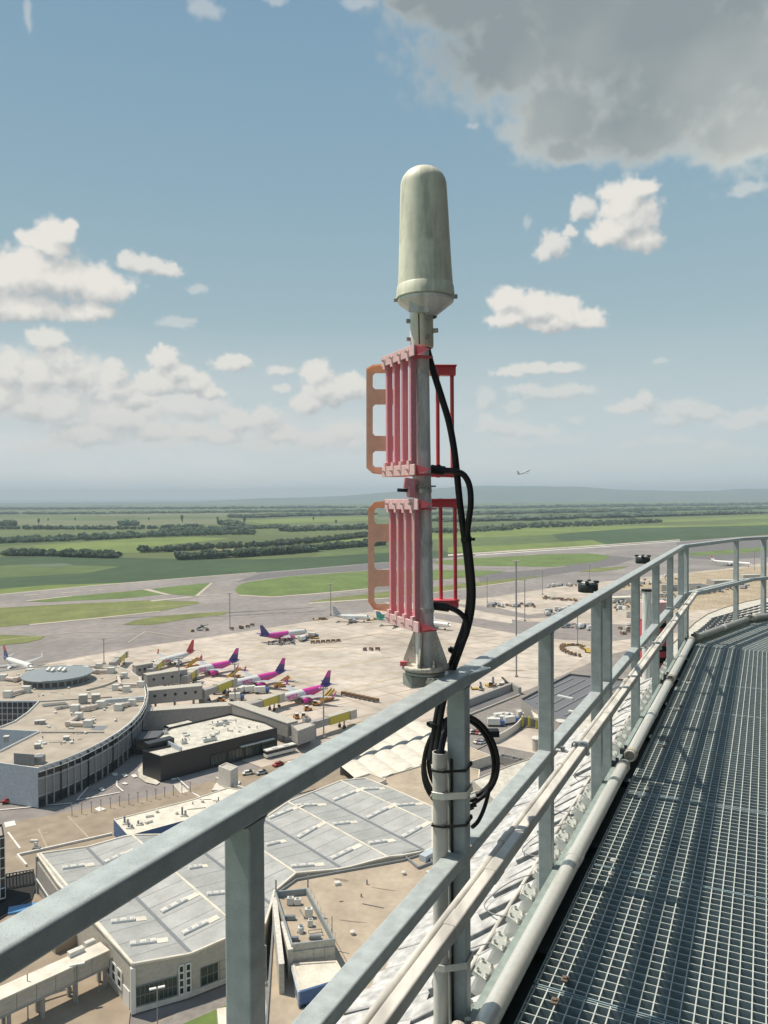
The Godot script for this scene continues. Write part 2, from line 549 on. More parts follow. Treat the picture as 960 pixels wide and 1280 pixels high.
func make_sky() -> PanoramaSkyMaterial:
	sky_warp = FastNoiseLite.new(); sky_warp.seed = 4; sky_warp.frequency = 0.018; sky_warp.fractal_octaves = 3
	sky_fbm = FastNoiseLite.new(); sky_fbm.seed = 21; sky_fbm.frequency = 0.02; sky_fbm.fractal_octaves = 5; sky_fbm.fractal_gain = 0.55
	sky_big = FastNoiseLite.new(); sky_big.seed = 33; sky_big.frequency = 0.012; sky_big.fractal_octaves = 4
	sky_cell = FastNoiseLite.new(); sky_cell.seed = 12; sky_cell.frequency = 0.02; sky_cell.noise_type = FastNoiseLite.TYPE_CELLULAR
	sky_cell.cellular_return_type = FastNoiseLite.RETURN_DISTANCE; sky_cell.fractal_octaves = 4; sky_cell.fractal_gain = 0.5; sky_cell.cellular_jitter = 1.0
	cloud([cp(Vector2(-20.48, 5.84), 150, 44), cp(Vector2(-10.57, 4.91), 110, 28), cp(Vector2(-25.51, 6.72), 70, 50), cp(Vector2(-3.54, 4.65), 60, 24)], 1.6, 0.55, 0.8)
	cloud([cp(Vector2(-20.98, 8.01), 44, 30), cp(Vector2(-25.01, 7.80), 40, 36), cp(Vector2(-18.36, 6.46), 60, 26), cp(Vector2(-13.96, 6.58), 50, 20)], 1.0, 0.7, 0.5)
	# far, low banks first, then the nearer cumulus
	cloud([cp(Vector2(-23.58, 3.57), 60, 14), cp(Vector2(-16.21, 3.98), 70, 16), cp(Vector2(-8.84, 3.76), 55, 14), cp(Vector2(-2.95, 4.35), 50, 18)], 1.4, 0.65, 0.7)
	cloud([cp(Vector2(8.31, 2.19), 60, 10), cp(Vector2(16.27, 2.37), 60, 10), cp(Vector2(23.63, 2.76), 70, 12)], 1.2, 0.35, 0.7)
	cloud([cp(Vector2(-25.03, 6.21), 30, 20), cp(Vector2(-23.04, 6.02), 26, 20), cp(Vector2(-18.90, 5.61), 34, 18), cp(Vector2(-16.75, 4.82), 26, 15), cp(Vector2(-21.02, 4.45), 40, 16)], 0.8, 0.85, 0.4)
	cloud([cp(Vector2(-10.56, 5.49), 26, 18), cp(Vector2(-8.82, 5.97), 20, 18), cp(Vector2(-7.67, 4.64), 28, 14), cp(Vector2(-11.72, 4.43), 24, 12), cp(Vector2(-13.98, 4.87), 22, 12)], 0.7, 0.85, 0.4)
	cloud([cp(Vector2(-25.97, 8.53), 20, 26), cp(Vector2(-26.47, 6.67), 20, 22)], 0.8, 0.85, 0.35)
	cloud([cp(Vector2(-23.59, 10.79), 20, 16), cp(Vector2(-22.75, 9.42), 26, 18), cp(Vector2(-22.00, 8.50), 30, 20), cp(Vector2(-24.11, 8.38), 22, 20)], 0.8, 0.9, 0.34)
	cloud([cp(Vector2(-19.24, 8.64), 17, 18), cp(Vector2(-18.88, 7.55), 24, 16), cp(Vector2(-17.81, 7.04), 24, 14)], 0.7, 0.92, 0.34)
	cloud([cp(Vector2(-15.87, 9.78), 19, 17), cp(Vector2(-16.17, 8.21), 30, 18), cp(Vector2(-13.95, 8.28), 26, 14), cp(Vector2(-12.71, 7.63), 18, 9), cp(Vector2(-14.94, 8.92), 22, 16)], 0.7, 0.95, 0.3)
	cloud([cp(Vector2(-11.21, 9.77), 24, 12), cp(Vector2(-10.52, 9.96), 14, 9)], 0.6, 0.9, 0.34)
	cloud([cp(Vector2(-7.63, 9.34), 18, 7)], 0.5, 0.75, 0.4)
	cloud([cp(Vector2(-7.52, 8.07), 11, 6)], 0.5, 0.7, 0.4)
	cloud([cp(Vector2(-4.81, 9.02), 20, 18), cp(Vector2(-3.99, 7.87), 34, 22), cp(Vector2(-2.33, 8.16), 22, 18), cp(Vector2(-5.59, 6.99), 20, 16)], 0.8, 0.95, 0.3)
	cloud([cp(Vector2(-2.94, 4.94), 30, 14), cp(Vector2(-4.73, 4.24), 30, 12)], 0.7, 0.6, 0.45)
	cloud([cp(Vector2(-15.13, 12.45), 22, 8), cp(Vector2(-14.35, 12.71), 14, 5)], 0.6, 0.4, 0.5)
	cloud([cp(Vector2(-13.54, 14.81), 13, 7)], 0.5, 0.4, 0.5)
	cloud([cp(Vector2(-22.89, 17.73), 18, 16), cp(Vector2(-23.80, 16.88), 24, 14), cp(Vector2(-24.92, 14.77), 62, 28), cp(Vector2(-22.43, 14.77), 54, 26), cp(Vector2(-19.86, 14.38), 36, 20), cp(Vector2(-25.43, 12.70), 60, 18), cp(Vector2(-20.92, 12.83), 34, 14), cp(Vector2(-27.78, 14.19), 50, 34), cp(Vector2(-22.08, 18.32), 12, 9)], 1.1, 1.0, 0.34)
	cloud([cp(Vector2(-17.28, 16.15), 26, 11), cp(Vector2(-15.81, 15.94), 20, 10), cp(Vector2(-18.24, 16.43), 12, 9)], 0.6, 0.85, 0.36)
	cloud([cp(Vector2(7.62, 7.18), 14, 18)], 0.6, 0.45, 0.5)
	cloud([cp(Vector2(12.36, 7.50), 48, 9), cp(Vector2(10.36, 7.80), 24, 8), cp(Vector2(13.77, 7.68), 26, 9)], 0.6, 0.6, 0.45)
	cloud([cp(Vector2(10.93, 9.26), 42, 9), cp(Vector2(12.93, 9.24), 30, 8), cp(Vector2(9.49, 9.08), 24, 7)], 0.6, 0.8, 0.4)
	cloud([cp(Vector2(9.77, 6.55), 14, 10), cp(Vector2(13.88, 5.51), 12, 6)], 0.6, 0.45, 0.45)
	cloud([cp(Vector2(8.61, 5.12), 34, 11), cp(Vector2(10.92, 4.78), 34, 9), cp(Vector2(7.74, 5.55), 16, 9)], 0.7, 0.6, 0.45)
	cloud([cp(Vector2(12.92, 4.16), 30, 9), cp(Vector2(9.48, 3.94), 40, 8)], 0.8, 0.4, 0.5)
	cloud([cp(Vector2(17.90, 6.28), 28, 9), cp(Vector2(18.70, 6.80), 12, 10)], 0.6, 0.7, 0.4)
	cloud([cp(Vector2(21.07, 6.03), 30, 12), cp(Vector2(22.36, 5.64), 26, 10), cp(Vector2(20.55, 5.33), 26, 9)], 0.7, 0.6, 0.45)
	cloud([cp(Vector2(26.07, 5.24), 34, 11), cp(Vector2(24.86, 4.88), 30, 9), cp(Vector2(27.96, 5.51), 40, 14)], 0.7, 0.6, 0.45)
	cloud([cp(Vector2(20.29, 3.85), 34, 6), cp(Vector2(23.37, 3.53), 20, 6), cp(Vector2(17.63, 3.70), 16, 5)], 0.7, 0.45, 0.5)
	cloud([cp(Vector2(19.92, 9.42), 9, 4)], 0.4, 0.4, 0.5)
	cloud([cp(Vector2(11.34, 13.38), 50, 20), cp(Vector2(9.22, 14.03), 22, 18), cp(Vector2(13.61, 12.70), 38, 16), cp(Vector2(9.50, 12.80), 30, 15), cp(Vector2(12.37, 12.39), 40, 12), cp(Vector2(14.89, 12.25), 20, 9)], 0.9, 1.0, 0.3)
	cloud([cp(Vector2(12.49, 17.60), 17, 17), cp(Vector2(11.81, 17.12), 12, 12), cp(Vector2(14.51, 19.80), 15, 14), cp(Vector2(13.62, 18.45), 9, 8)], 0.6, 0.85, 0.36)
	cloud([cp(Vector2(17.36, 19.53), 30, 32), cp(Vector2(18.01, 20.55), 24, 14), cp(Vector2(16.71, 18.08), 30, 22), cp(Vector2(18.44, 17.51), 24, 17), cp(Vector2(17.90, 18.82), 32, 28)], 0.9, 0.98, 0.34)
	cloud([cp(Vector2(25.31, 19.76), 22, 9), cp(Vector2(24.83, 19.60), 14, 6)], 0.6, 0.45, 0.5)
	cloud([cp(Vector2(6.64, 25.47), 9, 4), cp(Vector2(10.67, 19.18), 6, 10)], 0.4, 0.3, 0.6)
	cloud([cp(Vector2(-12.45, 31.53), 20, 12), cp(Vector2(-13.12, 31.72), 14, 10)], 0.7, 0.35, 0.6)
	cloud([cp(Vector2(-24.40, 29.51), 6, 18)], 0.6, 0.35, 0.6)
	cloud([cp(Vector2(-7.70, 32.47), 16, 6), cp(Vector2(-1.55, 32.51), 24, 7)], 0.6, 0.35, 0.6)
	cloud([cp(Vector2(16.28, 30.32), 250, 130), cp(Vector2(7.26, 32.44), 130, 56), cp(Vector2(9.56, 29.30), 80, 70), cp(Vector2(12.96, 25.39), 74, 66), cp(Vector2(22.58, 27.24), 190, 118), cp(Vector2(18.43, 24.08), 100, 48), cp(Vector2(25.06, 23.07), 90, 44), cp(Vector2(31.02, 26.31), 200, 150), cp(Vector2(21.55, 33.83), 320, 120), cp(Vector2(13.51, 23.20), 36, 22), cp(Vector2(2.58, 32.56), 44, 18)], 2.0, 1.0, 0.46, 1.0)

	var w := 4096
	var h := 2048
	var low := Image.create(1024, 512, false, Image.FORMAT_RGBF)
	for j in 512:
		var el := 90.0 - (j + 0.5) / 512.0 * 180.0
		for i in 1024:
			var az := (i + 0.5) / 1024.0 * 360.0
			if az > 180.0: az -= 360.0
			var c := far_sky(az, el) if el > -1.0 else Vector3(0.40, 0.44, 0.46)
			low.set_pixel(i, j, Color(c.x, c.y, c.z))
	low.resize(w, h, Image.INTERPOLATE_BILINEAR)
	var top := int((90.0 - 42.0) / 180.0 * h)
	var bottom := int(90.5 / 180.0 * h)
	for j in range(top, bottom):
		var el := 90.0 - (j + 0.5) / h * 180.0
		for i in range(-420, 420):
			var az := (i + 0.5) / w * 360.0
			var c := view_sky(az, el)
			var keep := smoothstep(31.0, 36.5, absf(az))
			keep = maxf(keep, smoothstep(36.0, 41.0, el))
			if keep > 0.0: c = c.lerp(far_sky(az, el), keep)
			low.set_pixel((i + w) % w, j, Color(c.x, c.y, c.z))
	var m := PanoramaSkyMaterial.new()
	m.panorama = ImageTexture.create_from_image(low)
	return m

# ---------------------------------------------------------------- the catwalk's own directions
const ALONG := Vector3(0.4463, 0.0, -0.8949)      # along the railing, away from the eye
const INWARD := Vector3(0.8949, 0.0, 0.4463)      # from the railing towards the walkway

func near(s: float, inward: float, down: float) -> Vector3:   # s along the railing, inward of its inner face, down from the eye
	return Vector3(-0.8472, EYE - down, 0.0) + ALONG * s + INWARD * inward

const BEND := 8.91           # where the railing turns

func _ready() -> void:
	rng.seed = 20
	var cam := Camera3D.new()
	cam.name = "camera"
	add_child(cam)
	cam.position = Vector3(0, EYE, 0)
	cam.rotation_degrees = Vector3(-1.0145, 0, -0.33)
	cam.fov = 67.38
	cam.near = 0.05
	cam.far = 90000.0
	cam.current = true
	var env := Environment.new()
	env.background_mode = Environment.BG_SKY
	env.sky = Sky.new()
	env.sky.sky_material = make_sky()
	env.tonemap_mode = Environment.TONE_MAPPER_LINEAR
	env.tonemap_exposure = 1.0
	env.sdfgi_enabled = true
	env.ssao_enabled = true
	env.ssil_enabled = true
	env.fog_enabled = true
	env.fog_density = 0.00007
	env.fog_light_color = Color(0.83, 0.91, 0.96)
	var we := WorldEnvironment.new()
	we.name = "environment"
	we.environment = env
	add_child(we)
	var sun := DirectionalLight3D.new()
	sun.name = "sun"
	add_child(sun)
	var down := Vector3(0.94 * cos(deg_to_rad(62.0)), -sin(deg_to_rad(62.0)), 0.34 * cos(deg_to_rad(62.0)))
	sun.look_at_from_position(Vector3(0, 300, 0), Vector3(0, 300, 0) + down, Vector3.UP)
	sun.light_energy = 1.58
	sun.light_color = Color(1.0, 0.955, 0.88)
	sun.light_angular_distance = 0.5
	sun.shadow_enabled = true
	make_materials()
	land()
	airfield()
	terminal_pier()
	gates()
	black_building()
	hall()
	near_buildings()
	right_buildings()
	aircraft()
	masts()
	vehicles()
	tower()
	catwalk()
	railing()
	ducts()
	antennas()
	cables()

func sheet(called: String, poly: PackedVector2Array, y: float, m: Material, label := "", kind := "structure") -> MeshInstance3D:
	var st := mb()
	cap(st, poly, y)
	return setting(called, st, m, label, kind)

func decal_part(parent: Node3D, called: String, poly: PackedVector2Array, y: float, m: Material) -> void:
	var st := mb()
	cap(st, poly, y)
	part(called, st, m, parent)

# ---------------------------------------------------------------- the plain
func land() -> void:
	var st := mb()
	var xs := [-26000.0, -16000.0, -8000.0, -3000.0, -1000.0, 0.0, 1000.0, 3000.0, 8000.0, 16000.0, 26000.0]
	var zs := [3000.0, 400.0, -400.0, -1200.0, -2500.0, -5000.0, -9000.0, -14000.0, -20000.0, -27000.0]
	for i in xs.size() - 1:
		for j in zs.size() - 1:
			flat(st, [Vector3(xs[i], -1.0, zs[j]), Vector3(xs[i + 1], -1.0, zs[j]), Vector3(xs[i + 1], -1.0, zs[j + 1]), Vector3(xs[i], -1.0, zs[j + 1])], Vector3.UP)
	setting("ground", st, M.ground)
	var fields := [
		[PackedVector2Array([Vector2(-457.82, -695.27), Vector2(-396.88, -791.20), Vector2(-332.57, -860.05), Vector2(-243.05, -941.27), Vector2(-168.69, -1007.83), Vector2(-24.38, -1147.54), Vector2(153.60, -1295.54), Vector2(117.91, -1418.33), Vector2(-28.94, -1367.62), Vector2(-113.92, -1280.27), Vector2(-206.76, -1236.42), Vector2(-369.83, -1264.95), Vector2(-584.83, -1334.25), Vector2(-662.10, -1321.80), Vector2(-831.76, -1265.23)]), "crop_cloud_shaded"],
		[PackedVector2Array([Vector2(-655.33, -1082.36), Vector2(-535.97, -1166.86), Vector2(-384.53, -1115.76), Vector2(-394.27, -1020.21), Vector2(-482.87, -963.23), Vector2(-552.27, -911.74)]), "crop_mid"],
		[PackedVector2Array([Vector2(-399.47, -796.37), Vector2(-342.60, -862.74), Vector2(-300.18, -897.55), Vector2(-384.81, -876.91), Vector2(-454.60, -805.72), Vector2(-446.44, -736.52)]), "crop_bright"],
		[PackedVector2Array([Vector2(-537.75, -1157.57), Vector2(-494.16, -1183.38), Vector2(-464.12, -1145.68), Vector2(-479.31, -1119.67), Vector2(-509.39, -1121.63)]), "hill"],
		[PackedVector2Array([Vector2(-620.47, -1415.73), Vector2(-438.69, -1400.95), Vector2(-493.80, -1566.91), Vector2(-376.51, -1899.03), Vector2(-493.51, -1971.16), Vector2(-622.87, -1926.28), Vector2(-697.03, -1758.46), Vector2(-754.83, -1644.55)]), "crop_bright"],
		[PackedVector2Array([Vector2(-119.01, -1263.33), Vector2(-28.53, -1347.74), Vector2(117.91, -1418.33), Vector2(133.24, -1602.08), Vector2(-32.73, -1550.55), Vector2(-120.42, -1438.61)]), "crop_mid"],
		[PackedVector2Array([Vector2(-396.41, -1460.61), Vector2(-241.65, -1542.47), Vector2(-35.63, -1690.22), Vector2(-33.53, -1588.79), Vector2(-224.86, -1434.97)]), "crop_dry"],
		[PackedVector2Array([Vector2(-311.47, -1657.61), Vector2(-39.53, -1878.65), Vector2(-36.96, -1754.20), Vector2(-264.57, -1583.53)]), "crop_bright"],
		[PackedVector2Array([Vector2(114.40, -1376.23), Vector2(162.72, -1372.24), Vector2(421.10, -1560.81), Vector2(535.25, -1834.92), Vector2(439.64, -2009.93), Vector2(226.48, -1908.76), Vector2(-14.69, -1714.82)]), "crop_mid"],
		[PackedVector2Array([Vector2(-17.12, -2010.28), Vector2(397.28, -2384.14), Vector2(739.36, -2534.59), Vector2(1146.59, -2620.06), Vector2(1461.26, -2921.68), Vector2(1262.45, -2524.10), Vector2(786.35, -2358.57), Vector2(591.39, -2183.38), Vector2(434.48, -1986.34), Vector2(221.68, -1868.35), Vector2(-14.67, -1713.05)]), "crop_bright"],
		[PackedVector2Array([Vector2(438.73, -2005.77), Vector2(590.78, -2181.12), Vector2(795.65, -2386.48), Vector2(1278.54, -2556.28), Vector2(2660.33, -3546.09), Vector2(1611.94, -2148.26), Vector2(980.86, -1960.96), Vector2(648.05, -1680.91), Vector2(449.64, -1541.47), Vector2(391.31, -1707.70)]), "crop_cloud_shaded"],
		[PackedVector2Array([Vector2(125.23, -1506.07), Vector2(261.70, -1571.04), Vector2(468.70, -1730.50), Vector2(452.95, -1552.81), Vector2(407.66, -1505.16), Vector2(162.22, -1367.99), Vector2(112.37, -1351.90)]), "crop_bright"],
		[PackedVector2Array([Vector2(-962.92, -1465.15), Vector2(-812.35, -1622.41), Vector2(-801.15, -1706.81), Vector2(-636.05, -1967.12), Vector2(-883.52, -2172.54), Vector2(-1050.93, -2099.72), Vector2(-1261.35, -1920.03)]), "crop_mid"],
		[PackedVector2Array([Vector2(-1876.87, -2647.91), Vector2(-1537.29, -3072.75), Vector2(-1058.83, -2821.47), Vector2(-682.23, -2974.55), Vector2(-516.38, -3302.14), Vector2(-879.14, -3834.29), Vector2(-1425.58, -3599.71), Vector2(-2090.19, -4178.92), Vector2(-2852.29, -4025.33)]), "crop_pale"],
		[PackedVector2Array([Vector2(-466.68, -2983.81), Vector2(-69.66, -3331.90), Vector2(-82.96, -3973.40), Vector2(-404.85, -3883.80), Vector2(-658.75, -3510.98)]), "crop_bright"],
		[PackedVector2Array([Vector2(-329.37, -2254.88), Vector2(-52.80, -2518.49), Vector2(-62.95, -3008.09), Vector2(-324.31, -2826.62)]), "crop_pale"],
		[PackedVector2Array([Vector2(-3450.03, -4869.44), Vector2(-2620.40, -5239.68), Vector2(-1365.55, -4368.22), Vector2(-687.22, -4396.33), Vector2(-847.50, -5422.96), Vector2(-1841.54, -5892.09), Vector2(-3383.35, -6766.09), Vector2(-4674.71, -6598.86)]), "crop_pale"],
		[PackedVector2Array([Vector2(-21.15, -2500.23), Vector2(485.02, -2910.33), Vector2(804.29, -3216.76), Vector2(597.42, -3584.37), Vector2(-26.80, -3186.78)]), "crop_mid"],
		[PackedVector2Array([Vector2(764.55, -3057.86), Vector2(1352.96, -3417.24), Vector2(1915.07, -3829.23), Vector2(1643.97, -3287.08), Vector2(1179.37, -2978.75), Vector2(794.41, -2723.28)]), "crop_bright"],
		[PackedVector2Array([Vector2(-32.23, -3846.82), Vector2(978.42, -4268.80), Vector2(1822.26, -4602.68), Vector2(2544.35, -5087.70), Vector2(2293.19, -4585.41), Vector2(1621.41, -4095.34), Vector2(859.84, -3751.52), Vector2(-28.22, -3359.73)]), "crop_pale"],
		[PackedVector2Array([Vector2(-3798.07, -7595.80), Vector2(-2024.85, -6942.02), Vector2(-130.01, -6243.39), Vector2(-143.45, -6891.76), Vector2(-2299.63, -7884.56), Vector2(-4540.12, -9080.39)]), "crop_mid"],
		[PackedVector2Array([Vector2(-39.48, -4727.99), Vector2(1839.44, -5517.26), Vector2(3044.51, -6087.93), Vector2(3257.97, -6514.83), Vector2(2019.32, -6056.81), Vector2(-43.89, -5263.81)]), "crop_mid"],
		[PackedVector2Array([Vector2(-8672.56, -10674.18), Vector2(-4453.12, -8906.32), Vector2(-2422.94, -8307.53), Vector2(-165.46, -7953.68), Vector2(-191.63, -9215.84), Vector2(-3015.92, -10341.57), Vector2(-5642.60, -11286.07), Vector2(-11604.45, -14283.56)]), "wood_floor"],
		[PackedVector2Array([Vector2(-51.72, -6214.52), Vector2(1630.21, -7112.06), Vector2(3002.68, -7789.38), Vector2(4162.73, -8324.20), Vector2(4759.63, -9517.90), Vector2(2967.05, -8899.50), Vector2(-63.51, -7646.61)]), "wood_floor"],
		[PackedVector2Array([Vector2(-2635.25, -5269.40), Vector2(-2366.82, -5408.81), Vector2(-1721.52, -5507.84), Vector2(-1052.16, -5610.56), Vector2(-1105.53, -5895.38), Vector2(-2244.81, -5985.32), Vector2(-2934.74, -5868.57)]), "wood_floor"],
		[PackedVector2Array([Vector2(-727.42, -3877.45), Vector2(-439.73, -4219.01), Vector2(-92.82, -4449.23), Vector2(-102.59, -4920.61), Vector2(-498.52, -4783.97), Vector2(-808.31, -4309.20)]), "wood_floor"],
		[PackedVector2Array([Vector2(-34.18, -4083.61), Vector2(747.47, -4484.29), Vector2(1550.86, -4961.82), Vector2(2417.70, -5525.13), Vector2(2570.57, -5874.51), Vector2(1593.46, -5462.24), Vector2(-38.52, -4610.65)]), "wood_floor"],
		[PackedVector2Array([Vector2(1165.96, -2331.13), Vector2(3647.00, -4268.61), Vector2(2997.45, -2820.02), Vector2(1104.20, -1291.67), Vector2(970.58, -1940.41)]), "crop_mid"]]
	for k in fields.size(): sheet("field", fields[k][0], -0.95 + 0.025 * k, M[fields[k][1]])

	# low hills on the skyline
	var n := FastNoiseLite.new()
	n.seed = 8; n.frequency = 0.00016; n.fractal_octaves = 4
	var hs := mb()
	var cols := 150
	var rows := 7
	var pts := []
	for i in cols + 1:
		var az := lerpf(-46.0, 46.0, float(i) / cols)
		var line := []
		for j in rows + 1:
			var far := lerpf(18500.0, 25000.0, float(j) / rows)
			var p := Vector2(sin(deg_to_rad(az)), -cos(deg_to_rad(az))) * far
			var rise := sin(PI * j / rows)
			var envelope := 10.0 + 530.0 * smoothstep(-16.0, 7.0, az) - 90.0 * smoothstep(8.0, 26.0, az) + 130.0 * exp(-pow((az - 8.0) / 7.0, 2.0)) - 30.0 * exp(-pow((az + 1.0) / 4.0, 2.0))
			line.append(v3(p, -2.0 + rise * 0.64 * maxf(60.0, envelope + n.get_noise_2d(p.x, p.y) * 190.0)))
		pts.append(line)
	for i in cols:
		for j in rows:
			var up := Vector3.UP
			flat(hs, [pts[i][j], pts[i + 1][j], pts[i + 1][j + 1]], up)
			flat(hs, [pts[i][j], pts[i + 1][j + 1], pts[i][j + 1]], up)
	setting("hills", hs, M.hill)
	# hedges and woods: crowns past counting, one belt each
	var crowns := []
	for k in 3: crowns.append(crown_mesh(k))
	belt("hedgerow", crowns, PackedVector2Array([Vector2(-664.15, -1348.43), Vector2(-588.45, -1342.54), Vector2(-446.74, -1277.45)]), 20.0, 270, 11.5, 0.70, "dark hedgerow across the field at far left")
	belt("hedgerow", crowns, PackedVector2Array([Vector2(-438.37, -1399.94), Vector2(-368.42, -1470.55), Vector2(-260.44, -1558.75), Vector2(-159.00, -1690.41), Vector2(-37.21, -1964.10)]), 22.0, 450, 11.5, 0.70, "upper of the two long dark hedgerows slanting up to the antennas")
	belt("hedgerow", crowns, PackedVector2Array([Vector2(-332.88, -1235.50), Vector2(-265.86, -1272.54), Vector2(-207.25, -1322.17), Vector2(-124.46, -1416.24)]), 22.0, 405, 11.5, 0.70, "lower of the two long dark hedgerows slanting up to the antennas")
	belt("hedgerow", crowns, PackedVector2Array([Vector2(-118.25, -1448.94), Vector2(-64.12, -1527.91), Vector2(-0.39, -1601.59)]), 22.0, 135, 11.5, 0.70, "short dark hedgerow just left of the antennas")
	belt("woodland", crowns, PackedVector2Array([Vector2(-962.53, -1709.00), Vector2(-882.70, -1763.18), Vector2(-753.02, -1851.21), Vector2(-629.67, -2012.39), Vector2(-483.36, -2106.30), Vector2(-356.96, -2138.33)]), 90.0, 630, 13.6, 0.95, "broad grey green wood belt at left, behind the bright field")
	belt("woodland", crowns, PackedVector2Array([Vector2(-682.90, -2338.88), Vector2(-501.08, -2402.31), Vector2(-349.44, -2576.92)]), 110.0, 330, 11.5, 1.00, "second wood belt at left, behind the hedgerows")
	belt("woodland", crowns, PackedVector2Array([Vector2(-298.29, -2287.00), Vector2(-197.07, -2359.74), Vector2(-26.29, -2493.78)]), 90.0, 240, 13.6, 0.90, "wood belt right behind the antenna plate")
	belt("woodland", crowns, PackedVector2Array([Vector2(-1465.40, -2603.27), Vector2(-1191.53, -2597.69), Vector2(-866.05, -2517.18), Vector2(-637.17, -2656.94)]), 80.0, 330, 11.2, 1.00, "low line of trees at left across the pale fields")
	belt("copse", crowns, PackedVector2Array([Vector2(-1439.40, -2901.13), Vector2(-1415.76, -2939.98)]), 60.0, 40, 19.2, 1.20, "round copse at the far left edge")
	belt("copse", crowns, PackedVector2Array([Vector2(-990.56, -2870.82), Vector2(-932.42, -2904.09)]), 60.0, 40, 19.2, 1.20, "round copse standing in the pale field at left")
	belt("copse", crowns, PackedVector2Array([Vector2(-596.99, -2891.91), Vector2(-494.61, -2635.04)]), 60.0, 40, 19.2, 1.00, "pointed copse beside the second wood belt")
	belt("woodland", crowns, PackedVector2Array([Vector2(-3556.37, -5885.50), Vector2(-2107.72, -5323.69), Vector2(-1049.80, -5598.00), Vector2(-120.85, -5801.89)]), 260.0, 450, 16.0, 0.80, "distant wood band across the left half of the plain")
	belt("woodland", crowns, PackedVector2Array([Vector2(-752.79, -4012.94), Vector2(-458.99, -4404.19), Vector2(-96.65, -4634.45)]), 220.0, 240, 16.0, 0.80, "distant wood band left of the antennas")
	belt("woodland", crowns, PackedVector2Array([Vector2(-6742.44, -9518.80), Vector2(-3254.22, -8221.23), Vector2(-1494.42, -7970.91), Vector2(-168.41, -8095.84)]), 700.0, 630, 19.2, 0.60, "farthest dark wood band at left under the hills")
	belt("woodland", crowns, PackedVector2Array([Vector2(143.55, -2123.72), Vector2(253.36, -2212.59), Vector2(389.39, -2336.84)]), 90.0, 180, 12.0, 0.85, "dark tree line right of the black cables")
	belt("woodland", crowns, PackedVector2Array([Vector2(410.23, -2461.82), Vector2(723.39, -2670.63), Vector2(1054.27, -2976.13)]), 120.0, 330, 12.8, 0.85, "tree line across the plain above the far railing")
	belt("woodland", crowns, PackedVector2Array([Vector2(212.24, -3136.71), Vector2(550.00, -3300.01), Vector2(1164.72, -3726.42), Vector2(2088.27, -4357.20)]), 200.0, 480, 16.0, 0.80, "distant wood band right of the antennas")
	belt("woodland", crowns, PackedVector2Array([Vector2(298.88, -4414.66), Vector2(1125.53, -4910.54), Vector2(2136.16, -5541.43), Vector2(3329.77, -6146.19)]), 360.0, 510, 17.6, 0.70, "farther wood band right of the antennas")
	belt("woodland", crowns, PackedVector2Array([Vector2(459.92, -6789.68), Vector2(1722.20, -7513.37), Vector2(3191.93, -8280.33), Vector2(5896.10, -9929.02)]), 800.0, 630, 20.0, 0.60, "farthest dark wood band at right under the hills")
	var singles := [[Vector2(-1382.36, -3070.07), 22.0, "tall lone tree at far left between two copses"], [Vector2(-1517.37, -3466.55), 14.0, "small lone tree right of the tall one at far left"], [Vector2(-833.20, -3171.92), 30.0, "tall slim poplar alone in the pale field"], [Vector2(-718.58, -3314.22), 20.0, "lone tree right of the slim poplar"], [Vector2(-542.43, -2972.90), 32.0, "slim dark tree above the hedgerows"], [Vector2(-1073.29, -3502.71), 15.0, "round lone tree left of the slim poplar"], [Vector2(-1438.04, -3574.75), 13.0, "tiny round tree in the pale field at left"], [Vector2(-307.55, -3351.46), 16.0, "tiny tree near the orange antenna plate"], [Vector2(-182.26, -2910.66), 15.0, "small tree left of the orange antenna plate"]]
	for s in singles:
		var at: Vector2 = s[0]
		var tall: float = s[1]
		var o := thing("lone_tree", s[2], "tree", v3(at, -0.9), rng.randf() * TAU, "lone trees on the plain")
		var t := mb(); tube(t, [Vector3.ZERO, Vector3(0, tall * 0.4, 0)], tall * 0.03, 6); part("trunk", t, M.cart_brown, o)
		var c := MeshInstance3D.new(); c.mesh = crowns[1]; put(o, c, "crown"); c.scale = Vector3(tall * 0.5, tall * 0.95, tall * 0.5); c.position.y = tall * 0.08

	# white sheds far out on the plain
	var at := 0
	for s in [[Vector2(-4538.70, -12344.94), 260.0], [Vector2(-3970.35, -11413.24), 180.0], [Vector2(-1939.19, -9799.79), 120.0], [Vector2(-1269.65, -10333.01), 150.0], [Vector2(-1018.38, -10188.25), 260.0], [Vector2(1885.46, -10900.28), 170.0], [Vector2(-5684.42, -11661.40), 110.0], [Vector2(3156.97, -8301.81), 140.0]]:
		var w: float = s[1]
		var places := ["left of the far plain", "just right of the widest shed at far left", "beyond the hedges left of the antennas", "left beside the longest shed", "longest on the far plain left of the antennas", "right of the black antenna cable", "at the far left edge of the plain", "above the far corner of the railing"]
		var o := thing("far_warehouse", "low white warehouse on the hazy plain, " + places[at], "warehouse", v3(s[0], -1.0), 0.0, "white sheds on the far plain")
		var a := mb(); box(a, Vector3(0, 7, 0), Vector3(w, 14, 60)); part("wall", a, M.wall_white, o)
		var b := mb(); box(b, Vector3(0, 15, 0), Vector3(w + 4, 2, 64)); part("roof", b, M.roof_white, o)
		at += 1

